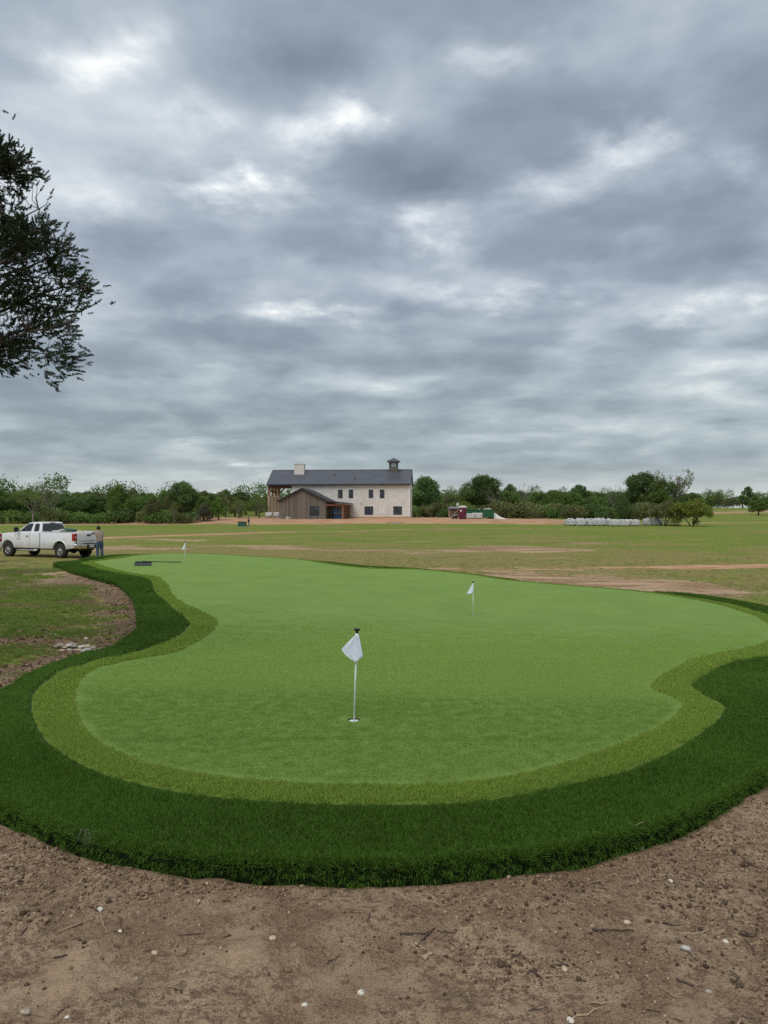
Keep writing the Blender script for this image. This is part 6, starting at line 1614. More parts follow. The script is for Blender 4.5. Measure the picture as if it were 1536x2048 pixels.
def build_person():
    # local: +y is where he faces (the tailgate), z up, soles at 0
    px, py = (200 - 768) / 1538 * 40.9, 40.9
    face = math.atan2(0.78, -0.62)                   # turned toward the truck bed
    o = thing('person', 'man in taupe sweatshirt and blue jeans leaning on the pickup tailgate', 'person', (px, py, gz(px, py)), face - math.pi / 2)
    o.scale = (0.97,) * 3
    # skeleton (x right, y forward)
    pelvis = (0, 0.02, 0.98); waist = (0, 0.05, 1.14); chest = (0, 0.13, 1.36); neck = (0, 0.20, 1.52); head0 = (0.0, 0.24, 1.60); head1 = (0.0, 0.29, 1.70)
    J = [pelvis + (0.13, 0.10), waist + (0.12, 0.09), chest + (0.135, 0.10), neck + (0.052,), head0 + (0.072, 0.078), head1 + (0.078, 0.09)]
    E_ = [(0, 1), (1, 2), (2, 3), (3, 4), (4, 5)]
    arms = {}
    for s in (-1, 1):
        b = len(J)
        hip = (s * 0.10, 0.02, 0.90); knee = (s * 0.115, 0.05, 0.50); ank = (s * 0.12, 0.0, 0.10); toe = (s * 0.13, 0.13, 0.045)
        J += [hip + (0.085,), knee + (0.056,), ank + (0.04,), toe + (0.036,)]
        E_ += [(0, b), (b, b + 1), (b + 1, b + 2), (b + 2, b + 3)]
        b = len(J)
        sh = (s * 0.19, 0.16, 1.44); el = (s * 0.30, 0.40, 1.385); wr = (s * 0.16 - 0.06, 0.60, 1.44); hd = (s * 0.10 - 0.06, 0.67, 1.445)
        J += [sh + (0.062,), el + (0.046,), wr + (0.032,), hd + (0.036, 0.02)]
        E_ += [(2, b), (b, b + 1), (b + 1, b + 2), (b + 2, b + 3)]
        arms[s] = (sh, el, wr, hd)
        w = b + 3
        for k in range(5):                            # fingers, resting on the gate
            a = (k - 2) * 0.018; ln = [0.05, 0.07, 0.078, 0.07, 0.055][k]
            c = len(J)
            base = (hd[0] - s * 0.015 + a, hd[1] + 0.025, hd[2])
            if k == 0: base = (hd[0] - s * 0.035, hd[1] - 0.01, hd[2])
            J += [base + (0.010,), (base[0] - s * 0.012 + a * 0.3, base[1] + ln * 0.6, base[2] + 0.006, 0.009), (base[0] - s * 0.02 + a * 0.3, base[1] + ln, base[2] - 0.01, 0.0075)]
            E_ += [(w, c), (c, c + 1), (c + 1, c + 2)]
    skin_mesh('body', J, E_, SKIN, o, 1)
    # sweatshirt
    K = [(0, 0.00, 0.90, 0.178, 0.150), (0, 0.01, 0.97, 0.190, 0.160), (0, 0.05, 1.14, 0.195, 0.158), (0, 0.12, 1.34, 0.200, 0.150), (0, 0.165, 1.45, 0.115, 0.10), (0, 0.195, 1.51, 0.070)]
    KE = [(0, 1), (1, 2), (2, 3), (3, 4), (4, 5)]
    for s in (-1, 1):
        sh, el, wr, hd = arms[s]; b = len(K)
        K += [sh + (0.095,), el + (0.078,), tuple(np.array(el) * 0.5 + np.array(wr) * 0.5) + (0.064,), wr + (0.05,)]
        KE += [(3, b), (b, b + 1), (b + 1, b + 2), (b + 2, b + 3)]
    skin_mesh('sweatshirt', K, KE, SWEAT, o, 2)
    # jeans
    Jn = [(0, 0.02, 1.02, 0.150, 0.125), (0, 0.02, 0.93, 0.165, 0.145)]
    JE = [(0, 1)]
    for s in (-1, 1):
        b = len(Jn)
        Jn += [(s * 0.10, 0.02, 0.82, 0.112), (s * 0.115, 0.05, 0.50, 0.088), (s * 0.12, 0.01, 0.24, 0.080), (s * 0.12, 0.005, 0.055, 0.084)]
        JE += [(1, b), (b, b + 1), (b + 1, b + 2), (b + 2, b + 3)]
    skin_mesh('jeans', Jn, JE, jeans_mat(), o, 2)
    for s in (-1, 1):
        skin_mesh('shoe', [(s * 0.12, -0.05, 0.05, 0.045, 0.048), (s * 0.125, 0.05, 0.05, 0.046, 0.048), (s * 0.13, 0.16, 0.038, 0.046, 0.034)], [(0, 1), (1, 2)], plain('brown_shoe', (0.09, 0.06, 0.045), 0.7), o, 2)
    # hair: a thick cap round the back and top of the head
    rg = np.random.default_rng(2); hb = MB()
    V = []; n, m_ = 18, 12
    for j in range(m_ + 1):
        th = math.pi * 0.70 * j / m_
        for i in range(n):
            ph = 2 * math.pi * i / n
            rr = 1.0 + rg.normal(0, 0.03)
            lim = 0.62 if math.sin(ph) > 0.35 else 1.0     # face left free
            t2 = th * lim
            V.append((0.105 * rr * math.sin(t2) * math.cos(ph), 0.265 + 0.125 * rr * math.sin(t2) * math.sin(ph), 1.685 + 0.125 * rr * math.cos(t2)))
    Fq = [(j * n + i, j * n + (i + 1) % n, (j + 1) * n + (i + 1) % n, (j + 1) * n + i) for j in range(m_) for i in range(n)]
    hb.add(V, Fq).build('hair', HAIR, o, True)
    # face: nose, ears, eyes, mouth
    f = MB(); f.add([(0, 0.385, 1.67), (-0.014, 0.372, 1.635), (0.014, 0.372, 1.635), (0, 0.402, 1.637)], [(0, 1, 3), (0, 3, 2), (1, 2, 3), (0, 2, 1)]); f.build('nose', SKIN, o)
    for s in (-1, 1):
        MB().lathe([(0.002, -0.01), (0.022, -0.006), (0.026, 0.004), (0.002, 0.01)], 10, 'x', (s * 0.086, 0.26, 1.645)).build('ear', SKIN, o, True)
        MB().lathe([(0.001, 0.006), (0.009, 0.003), (0.011, 0.0)], 8, 'y', (s * 0.032, 0.366, 1.672)).build('eye', plain('eye_dark', (0.02, 0.015, 0.012), 0.2), o, True)
    MB().box(-0.022, 0.022, 0.360, 0.368, 1.601, 1.609).build('mouth', plain('lip', (0.28, 0.12, 0.10), 0.6), o)
    return o

person = build_person()

def place(o, p, rz=None):
    o.location = p
    if rz is not None: o.rotation_euler = (0, 0, rz)
    return o

# cargo: white carton, green tote, straw-coloured sack standing on the bed floor
c = MB(); c.box(-0.28, 0.28, -0.18, 0.18, 0, 0.54)
box_o = thing('white_carton', 'white open carton in the pickup bed beside the green tote', 'box', in_truck(-1.0, 0.25, 0.93), TH)
cb = wall_with_openings(-0.28, 0.28, 0, 0.56, -0.2, -0.18, []); cb.box(-0.28, 0.28, 0.18, 0.2, 0, 0.56); cb.box(-0.28, -0.26, -0.18, 0.18, 0, 0.56); cb.box(0.26, 0.28, -0.18, 0.18, 0, 0.56); cb.box(-0.26, 0.26, -0.18, 0.18, 0, 0.03)
cb.build('carton', WHITE, box_o)
fl = MB(); fl.beam((-0.28, -0.2, 0.565), (-0.28, -0.42, 0.60), 0.5, 0.012); fl.add([(-0.28, -0.2, 0.562), (0.28, -0.2, 0.562), (0.26, -0.42, 0.60), (-0.26, -0.42, 0.60)], [(0, 1, 2, 3)])
MB().add([(-0.28, -0.2, 0.562), (0.28, -0.2, 0.562), (0.26, -0.42, 0.60), (-0.26, -0.42, 0.60), (-0.28, -0.2, 0.57), (0.28, -0.2, 0.57), (0.26, -0.42, 0.608), (-0.26, -0.42, 0.608)],
         [(3, 2, 1, 0), (4, 5, 6, 7), (0, 1, 5, 4), (1, 2, 6, 5), (2, 3, 7, 6), (3, 0, 4, 7)]).build('flap', WHITE, box_o)
tote = thing('green_tote', 'dark green plastic tote with tilted lid in the pickup bed', 'tote', in_truck(-1.62, 0.10, 0.93), TH)
GREENP = plain('dark_green_plastic', (0.018, 0.085, 0.045), 0.5)
tb = MB(); v = [(-0.30, -0.2, 0), (0.30, -0.2, 0), (0.30, 0.2, 0), (-0.30, 0.2, 0), (-0.36, -0.25, 0.55), (0.36, -0.25, 0.55), (0.36, 0.25, 0.55), (-0.36, 0.25, 0.55)]
tb.add(v, [(3, 2, 1, 0), (0, 1, 5, 4), (1, 2, 6, 5), (2, 3, 7, 6), (3, 0, 4, 7), (4, 5, 6, 7)]); tb.build('tub', GREENP, tote, bevel=0.02)
ld = MB(); ld.box(-0.40, 0.40, -0.28, 0.28, -0.02, 0.03); lo = ld.build('lid', GREENP, tote, bevel=0.012, loc=(0, 0, 0.61)); lo.rotation_euler = (0, R(-7), 0)
rg_ = np.random.default_rng(8); sk = MB(); V = []
for j in range(11):
    th = math.pi * j / 10
    for i in range(18):
        ph = 2 * math.pi * i / 18; rr = 1 + 0.06 * math.sin(3 * ph + j) + rg_.normal(0, 0.015)
        V.append((0.30 * rr * math.sin(th) ** 0.7 * math.cos(ph), 0.22 * rr * math.sin(th) ** 0.7 * math.sin(ph), 0.29 + 0.29 * math.cos(th)))
sk.add(V, [(j * 18 + i, (j + 1) * 18 + i, (j + 1) * 18 + (i + 1) % 18, j * 18 + (i + 1) % 18) for j in range(10) for i in range(18)])
sack = sk.build('straw_sack', plain('straw_sack_cloth', (0.50, 0.41, 0.27), 0.9, 0, 0.12, 14, 0.4), None, True)
tag(sack, 'straw-coloured full sack in the pickup bed at the tailgate', 'sack'); place(sack, in_truck(-2.60, 0.30, 0.93), TH)

# ------------------------------------------------------------------ flags on the green
POLE = plain('white_fibreglass', (0.72, 0.74, 0.72), 0.35)
def cloth_mat():
    def b(q):
        co = obj_co(q); n = q.noise(co, 9, 3, 0.5)
        c = q.mix(q.smooth(n, 0.35, 0.65), (0.82, 0.88, 1.0), (0.90, 0.94, 1.0))
        d = q.n('ShaderNodeBsdfDiffuse'); q.put(d.inputs[0], c)
        q.put(d.inputs['Normal'], q.bump(q.noise(co, 9, 3, 0.5), 0.25, 0.008))
        t = q.n('ShaderNodeBsdfTranslucent'); q.put(t.inputs[0], c)
        mx = q.n('ShaderNodeMixShader'); mx.inputs[0].default_value = 0.3
        q.put(mx.inputs[1], d.outputs[0]); q.put(mx.inputs[2], t.outputs[0])
        return mx.outputs[0]
    return material('white_nylon', b)
FLAGM = cloth_mat()
BLACKCAP = plain('black_cap', (0.008, 0.008, 0.009), 0.5)

def pennant(outline, bulge, nu=18, nv=16):
    """cloth hung from the pole top: an outline (left edge, right edge by height), bellied toward the front"""
    V = []
    lf, rt = outline
    zs = np.linspace(0, 1, nv)
    for t in zs:
        xl = np.interp(t, [p[0] for p in lf], [p[1] for p in lf]); xr = np.interp(t, [p[0] for p in rt], [p[1] for p in rt])
        zl = np.interp(t, [p[0] for p in lf], [p[2] for p in lf]); zr = np.interp(t, [p[0] for p in rt], [p[2] for p in rt])
        for s in np.linspace(0, 1, nu):
            x = xl + (xr - xl) * s; z = zl + (zr - zl) * s - (0.02 * math.sin(math.pi * s) * t ** 3)
            y = -bulge * math.sin(math.pi * min(1, s * 1.05)) * (0.35 + 0.65 * t) - 0.005 * math.sin(7 * s + 3 * t) * t - 0.0015 * math.sin(17 * s - 6 * t) - 0.016
            V.append((x, y, z))
    F = [(j * nu + i, j * nu + i + 1, (j + 1) * nu + i + 1, (j + 1) * nu + i) for j in range(nv - 1) for i in range(nu - 1)]
    return V, F

def make_flag(x, y, label, tilt, lf, rt, bulge, rz=0.0, h=0.755):
    z = T1(x, y)
    o = thing('flagstick', label, 'flag', (x, y, z), rz, 'putting flags on the green')
    s = math.tan(tilt)
    def pt(t): return (s * t, 0, t)
    MB().tube([pt(-0.10), pt(h - 0.03)], 0.0075, 12).build('pole', POLE, o, True)
    cp = MB(); cp.lathe([(0.002, h + 0.005), (0.023, h + 0.004), (0.026, h - 0.002), (0.023, h - 0.012), (0.011, h - 0.016), (0.010, h - 0.034), (0.002, h - 0.036)], 16, 'z', (s * h, 0, 0)); cp.build('cap', BLACKCAP, o, True)
    MB().tube([pt(h - 0.095), pt(h - 0.036)], 0.0125, 12).build('ferrule', POLE, o, True)
    V, F = pennant((lf, rt), bulge)
    m = MB(); m.add([(a + s * (h + c), b, c + h - 0.045) for a, b, c in V], F)
    f = m.build('flag', FLAGM, o, True)
    sm = f.modifiers.new('cloth', 'SOLIDIFY'); sm.thickness = 0.0016
    cup = MB(); cup.lathe([(HOLE_R - 0.001, -0.006), (HOLE_R - 0.001, -0.028)], 24, 'z'); cupo = cup.build('cup', plain('cup_soil', (0.05, 0.04, 0.025), 0.9), o, True)
    MB().lathe([(0.001, -0.105), (HOLE_R - 0.002, -0.105), (HOLE_R - 0.002, -0.024)], 24, 'z').build('liner', POLE, cupo, True)
    MB().lathe([(0.007, -0.003), (0.040, -0.004), (0.042, -0.008), (0.030, -0.012)], 24, 'z', (0, -0.010, 0)).build('collar_disc', POLE, o, True)
    return o

# left edge and right edge: (share of the way down, x from the pole, z below the top)
make_flag(*HOLES[0], 'nearest white putting flag, limp cloth hanging in front of its leaning pole', 0.034,
          [(0, -0.012, 0.0), (0.5, -0.085, -0.075), (0.62, -0.128, -0.122), (0.8, -0.095, -0.165), (1.0, -0.045, -0.204)],
          [(0, 0.014, 0.0), (0.5, 0.038, -0.095), (0.85, 0.057, -0.172), (0.93, 0.050, -0.192), (1.0, 0.020, -0.212)], 0.007)
make_flag(*HOLES[1], 'white putting flag in the middle, cloth pointing down to the left', 0.0,
          [(0, -0.012, 0.0), (1.0, -0.150, -0.225)], [(0, 0.010, 0.0), (1.0, 0.008, -0.195)], 0.024)
make_flag(*HOLES[2], 'farthest white putting flag near the black brush', 0.045,
          [(0, -0.010, 0.0), (0.6, -0.075, -0.150), (1.0, -0.118, -0.245)], [(0, 0.014, 0.0), (1.0, 0.004, -0.205)], 0.028)

# the turf brush lying on the green
def build_brush():
    x, y = -8.15, 26.0
    o = thing('turf_brush', 'black push brush with long handle lying on the green', 'brush', (x, y, T1(x, y) + 0.012), R(-4))
    blk = plain('black_rubber', (0.016, 0.016, 0.019), 0.6); gry = plain('grey_bristle', (0.075, 0.078, 0.095), 0.8, 0, 0.3, 60, 0.4)
    MB().box(-0.29, 0.29, 0.02, 0.07, 0.085, 0.13).build('head', blk, o, bevel=0.008)
    br = MB(); rg = np.random.default_rng(4)
    for i in range(58):
        for j in range(3):
            xx = -0.285 + 0.57 * i / 57; br.beam((xx, 0.035 + j * 0.01, 0.086), (xx + rg.normal(0, .004), -0.03 + j * 0.012, 0.012), 0.008, 0.008)
    br.build('bristles', gry, o)
    MB().box(-0.30, 0.30, -0.045, 0.0, 0.0, 0.022).build('foot_strip', blk, o, bevel=0.005)
    MB().tube([(0.0, 0.05, 0.13), (0.02, 0.05, 0.155)], 0.02, 8).build('socket', blk, o)
    hd = MB(); hd.tube([(-0.02, 0.06, 0.135), (0.36, 0.75, 0.075), (0.78, 1.45, 0.03)], 0.014, 8)
    hd.build('handle', plain('brown_handle', (0.045, 0.030, 0.022), 0.5), o, True)
    MB().tube([(0.55, 1.07, 0.052), (0.80, 1.48, 0.029)], 0.017, 8).build('grip', blk, o, True)
build_brush()

# ------------------------------------------------------------------ river stones beside the turf
def pebble_mesh(name, seed, mat, sx=1.0, sy=0.8, sz=0.6, sub=3, rough=0.16):
    rg = np.random.default_rng(seed)
    bm = bmesh.new(); bmesh.ops.create_icosphere(bm, subdivisions=sub, radius=1.0)
    ph = rg.uniform(0, 6.28, 6); k = rg.normal(0, 1.3, (6, 3))
    for v in bm.verts:
        c = np.array(v.co); r = 1 + rough * sum(math.sin(k[i] @ c + ph[i]) for i in range(6)) / 2.2
        v.co = Vector((c[0] * r * sx, c[1] * r * sy, c[2] * r * sz))
    me = bpy.data.meshes.new(name); bm.to_mesh(me); bm.free(); me.shade_smooth(); me.materials.append(mat)
    return me

def stone_color(name, a, b_):
    def bb(q):
        co = obj_co(q); n = q.noise(co, 2.2, 5, 0.6); s = q.noise(co, 22, 3, 0.6)
        c = q.mix(q.smooth(n, 0.35, 0.65), a, b_)
        c = q.mix(q.mul(q.smooth(s, 0.55, 0.75), 0.4), c, tuple(x * 0.5 for x in a))
        return principled(q, c, 0.75, q.bump(s, 0.3, 0.02), spec=0.3)
    return material(name, bb)
ST = [stone_color('buff_stone', (0.439, 0.329, 0.220), (0.671, 0.549, 0.403)), stone_color('grey_stone', (0.305, 0.250, 0.189), (0.476, 0.409, 0.323)),
      stone_color('pale_stone', (0.586, 0.525, 0.427), (0.780, 0.744, 0.634)), stone_color('pink_stone', (0.512, 0.354, 0.244), (0.708, 0.537, 0.378)),
      stone_color('blue_grey_stone', (0.366, 0.348, 0.305), (0.549, 0.531, 0.470))]
SNAME = ['buff', 'grey', 'pale cream', 'pinkish tan', 'blue-grey']
RIVER = RIVER_TABLE
PLACE_W = ['at the left end of the pile', 'left of the middle of the pile', 'in the middle of the pile', 'right of the middle of the pile', 'at the right end of the pile']
def build_stones():
    seen = {}
    for i, (x, y, w, hgt, lift, col, where) in enumerate(RIVER):
        me = pebble_mesh('river_stone', 200 + i, ST[col])
        o = link('river_stone', me)
        w *= 1.12
        o.scale = (w / 2, w / 2 * 1.0, max(hgt / 2 / 0.6, w * 0.28))
        o.rotation_euler = (random.uniform(-.15, .15), random.uniform(-.12, .12), random.uniform(-0.6, 0.6))
        zc = gz(x, y) + lift + o.scale[2] * 0.6 * 0.85
        o.location = (x, y, zc)
        tag(o, where, 'stone', 'river stones heaped beside the turf')
build_stones()

# ------------------------------------------------------------------ the building site
WRAP = None
def wrap_mat():
    def b(q):
        co = obj_co(q)
        n = q.noise(co, 2.5, 5, 0.62); r = q.noise(q.vec('MULTIPLY', co, (1.0, 1.0, 3.5)), 4.5, 4, 0.6)
        c = q.mix(q.smooth(n, 0.42, 0.72), (0.66, 0.66, 0.65), (0.40, 0.40, 0.39))
        return principled(q, c, 0.32, q.bump(q.add(n, r), 1.0, 0.12), spec=0.5)
    return material('white_plastic_wrap', b)
WRAP = wrap_mat()
PALLETW = plank_mat('pallet_wood', (0.20, 0.15, 0.10), (0.36, 0.28, 0.19), 0.3)

def pallet_parts(o, w, d):
    p = MB()
    for k in range(3): p.box(-w / 2 + k * (w - 0.1) / 2, -w / 2 + k * (w - 0.1) / 2 + 0.1, -d / 2, d / 2, 0.0, 0.09)
    for k in range(6): p.box(-w / 2, w / 2, -d / 2 + k * (d - 0.1) / 5, -d / 2 + k * (d - 0.1) / 5 + 0.1, 0.092, 0.115)
    return p.build('pallet', PALLETW, o)

def lumpy_load(seed, w, d, h, lumps=True):
    """a wrapped block with sagging sides and bulges"""
    rg = np.random.default_rng(seed)
    bm = bmesh.new(); bmesh.ops.create_cube(bm, size=1.0)
    bmesh.ops.subdivide_edges(bm, edges=bm.edges, cuts=6, use_grid_fill=True)
    for v in bm.verts:
        x, y, z = v.co
        k = 1 - 0.03 * (abs(z) * 2) ** 6
        t = z + 0.5
        nx = 0.05 * math.sin(9 * y + 5 * z + seed) + 0.04 * math.sin(13 * z + 2 * seed)
        v.co = Vector((x * w * k * (1 + nx * 0.6) + rg.normal(0, 0.015), y * d * k + rg.normal(0, 0.015), t * h + (0.10 * math.sin(7 * x + seed) * math.cos(6 * y + 1.7 * seed) * t if lumps else 0) + rg.normal(0, 0.012)))
    me = bpy.data.meshes.new('wrapped_load'); bm.to_mesh(me); bm.free(); me.shade_smooth(); me.materials.append(WRAP)
    return me

def site_point(u, v_or_y, y=None):
    y = v_or_y if y is None else y
    x = (u - 768.0) / 1538.0 * y
    return x, y, gz(x, y)

def build_pallets():
    # picture column, distance, width, height, label, bags on top
    rows = [(1141, 118.5, 1.50, 0.95, 'leftmost white plastic-wrapped pallet of the long row', 2), (1161, 118.0, 1.45, 1.0, 'second wrapped pallet from the left with a lump on top', 3),
            (1180, 118.2, 1.35, 0.98, 'third wrapped pallet from the left, taller with three bags on it', 3), (1199, 118.0, 1.65, 1.05, 'fourth wrapped pallet from the left, piled with white sacks', 4),
            (1218, 119.5, 1.1, 0.95, 'wrapped pallet right after the gap in the row', 1), (1228, 116.0, 1.55, 1.0, 'broad wrapped pallet just right of the gap, nearest to the green', 0),
            (1248, 115.8, 1.55, 1.02, 'wrapped pallet in the middle of the row, smooth flat top', 0), (1268, 116.2, 1.35, 1.0, 'flat-topped wrapped pallet left of the loose planks', 0),
            (1297, 119.5, 1.45, 0.98, 'wrapped pallet right of the loose planks', 1), (1314, 119.0, 1.40, 1.0, 'rightmost white wrapped pallet beside the olive tree', 1)]
    for i, (u, y, w, h, lab, bags) in enumerate(rows):
        x, y, z = site_point(u, y)
        o = thing('wrapped_pallet', lab, 'pallet', (x, y, z), random.uniform(-.12, .12), 'white wrapped pallets in a row')
        pallet_parts(o, w, 1.2)
        link('wrapped_load', lumpy_load(i + 3, w, 1.2, h), o, (0, 0, 0.118)).scale = (1.06, 1, 0.84)
        for k in range(bags):
            me = pebble_mesh('sack', 300 + 7 * i + k, WRAP, 1.0, 0.7, 0.45, 2, 0.10)
            b = link('sack', me, o, ((k - (bags - 1) / 2) * 0.36, 0.1 * (-1) ** k, 0.10 + h * 0.84 + 0.12)); b.scale = (0.33,) * 3; b.rotation_euler = (0, 0.1 * (-1) ** k, 0.4 * k)
    # loose planks and an empty pallet
    x, y, z = site_point(1283, 115.5)
    o = thing('plank_stack', 'loose pile of brown planks between the wrapped pallets', 'planks', (x, y, z), 0.1)
    rg = random.Random(3)
    for k in range(9):
        m = MB(); a = -1.0 + rg.uniform(-.2, .2); zz = 0.02 + 0.07 * (k // 3)
        m.box(a, a + 2.1, -0.5 + 0.33 * (k % 3), -0.25 + 0.33 * (k % 3), zz, zz + 0.05)
        p = m.build('plank', PALLETW, o); p.rotation_euler = (0, 0, rg.uniform(-.08, .08))
    for (u, yy, lab) in ((1338, 118.6, 'grey wire-sided crate behind the olive tree stems'), (1352, 117.6, 'second grey wire-sided crate, right of the olive tree stems')):
        x, y, z = site_point(u, yy)
        o = thing('wire_crate', lab, 'crate', (x, y, z), rg.uniform(-.1, .1), 'wire crates behind the tree')
        pallet_parts(o, 1.1, 1.0)
        w_ = MB()
        for k in range(5):
            a = -0.53 + 1.06 * k / 4
            for yy_ in (-0.48, 0.48): w_.beam((a, yy_, 0.116), (a, yy_, 0.85), 0.04)
        for zz in (0.45, 0.85):
            for yy_ in (-0.48, 0.48): w_.beam((-0.55, yy_, zz), (0.55, yy_, zz), 0.05)
            for a in (-0.53, 0.53): w_.beam((a, -0.46, zz), (a, 0.46, zz), 0.05)
        w_.build('frame', plain('galvanised', (0.34, 0.34, 0.33), 0.5, 0.5), o)
build_pallets()

def build_toilet():
    x, y, z = site_point(925.5, 136.0)
    o = thing('portable_toilet', 'maroon portable toilet with white roof before the green dumpster', 'portable toilet', (x, y, z), R(-14))
    M_ = plain('maroon_plastic', (0.115, 0.016, 0.034), 0.5)
    s = 0.58
    b = MB()
    for (x0, x1, y0, y1) in ((-s, s, s - 0.05, s), (-s, -s + 0.05, -s + .05, s - .05), (s - 0.05, s, -s + .35, s - .05)): b.box(x0, x1, y0, y1, 0.16, 2.05)
    b.box(-s, s, -s + .05, s, 0.10, 0.158)
    b.box(s - 0.05, s, -s + .05, -s + .12, 0.16, 2.05)
    b.build('cabin', M_, o, bevel=0.01)
    MB().box(s - 0.12, s - 0.06, -s + .12, -s + .34, 0.16, 2.0).build('side_recess', BLACKP, o)
    d = MB(); d.box(-s, s, -s - 0.02, -s + 0.045, 0.16, 2.05); dr = d.build('door', M_, o, bevel=0.015)
    MB().box(-0.42, 0.42, -s - 0.045, -s - 0.021, 0.3, 1.9).build('door_panel', plain('maroon_panel', (0.095, 0.013, 0.029), 0.45), dr, bevel=0.01)
    MB().box(-0.36, -0.08, -s - 0.06, -s - 0.046, 1.36, 1.66).build('notice', WHITE, dr)
    MB().box(0.40, 0.47, -s - 0.07, -s - 0.046, 1.0, 1.16).build('latch', BLACKP, dr)
    r = MB(); prof = [(-0.66, 2.052), (-0.66, 2.16), (-0.50, 2.32), (-0.25, 2.40), (0.25, 2.40), (0.50, 2.32), (0.66, 2.16), (0.66, 2.052)]
    r.prism(prof, -0.65, 0.64, 'y'); r.build('roof', plain('white_translucent_roof', (0.66, 0.65, 0.64), 0.5), o, bevel=0.03)
    MB().tube([(0.35, 0.45, 2.3), (0.35, 0.45, 2.6)], 0.05, 8).build('vent', M_, o)
    MB().box(-0.6, 0.6, -0.55, 0.6, 0, 0.098).build('skid', BLACKP, o)
build_toilet()

def build_dumpster():
    x, y, z = site_point(959, 146.0)
    o = thing('dumpster', 'long green roll-off dumpster heaped with white debris', 'dumpster', (x, y, z), R(-9))
    Gm = plain('green_steel', (0.020, 0.105, 0.040), 0.5, 0, 0.2, 2)
    L, Wd, Hh = 5.4, 2.2, 1.6
    b = MB(); b.box(-L / 2, L / 2, -Wd / 2, -Wd / 2 + 0.06, 0.25, Hh); b.box(-L / 2, L / 2, Wd / 2 - 0.06, Wd / 2, 0.25, Hh)
    b.box(-L / 2, -L / 2 + 0.06, -Wd / 2 + .06, Wd / 2 - .06, 0.25, Hh); b.box(L / 2 - 0.06, L / 2, -Wd / 2 + .06, Wd / 2 - .06, 0.25, Hh); b.box(-L / 2, L / 2, -Wd / 2, Wd / 2, 0.19, 0.249)
    body = b.build('container', Gm, o)
    for k in range(9):
        a = -L / 2 + 0.12 + k * (L - 0.24) / 8
        MB().box(a - 0.06, a + 0.06, -Wd / 2 - 0.09, -Wd / 2 - 0.001, 0.25, Hh - 0.12).build('rib', Gm, body)
    rl = MB(); rl.box(-L / 2 - .08, L / 2 + .08, -Wd / 2 - .11, -Wd / 2 + .08, Hh + .001, Hh + .12); rl.box(-L / 2 - .08, L / 2 + .08, Wd / 2 - .08, Wd / 2 + .11, Hh + .001, Hh + .12); rl.build('rim', Gm, body)
    for s in (-1, 1):
        for e in (-1, 1): MB().lathe([(0.01, -0.1), (0.1, -0.1), (0.1, 0.1), (0.01, 0.1)], 12, 'y', (e * 2.2, s * 0.9, 0.1)).build('roller', BLACKP, o)
    for k, (a, w) in enumerate(((-0.1, 0.4), (1.1, 0.55), (1.7, 0.5), (2.1, 0.35))):
        me = pebble_mesh('debris', 400 + k, WRAP, 1, 0.8, 0.5, 2); c = link('debris_bag', me, None, in_local(o, (a, 0.1, Hh + 0.02))); c.scale = (w,) * 3
        tag(c, ['white debris bag lying leftmost on the green dumpster', 'largest white debris bag on the green dumpster', 'white debris bag right of the largest one on the dumpster', 'small white debris bag at the right end of the dumpster'][k], 'bag', 'bags on the dumpster')
    fill = MB(); fill.box(-L / 2 + .08, L / 2 - .08, -Wd / 2 + .08, Wd / 2 - .08, 0.26, Hh - 0.12); fill.build('rubble', plain('rubble', (0.30, 0.27, 0.23), 0.9, 0, 0.3, 3, 0.5), o)

def in_local(o, p):
    bpy.context.view_layer.update()
    return o.matrix_world @ Vector(p)
build_dumpster()

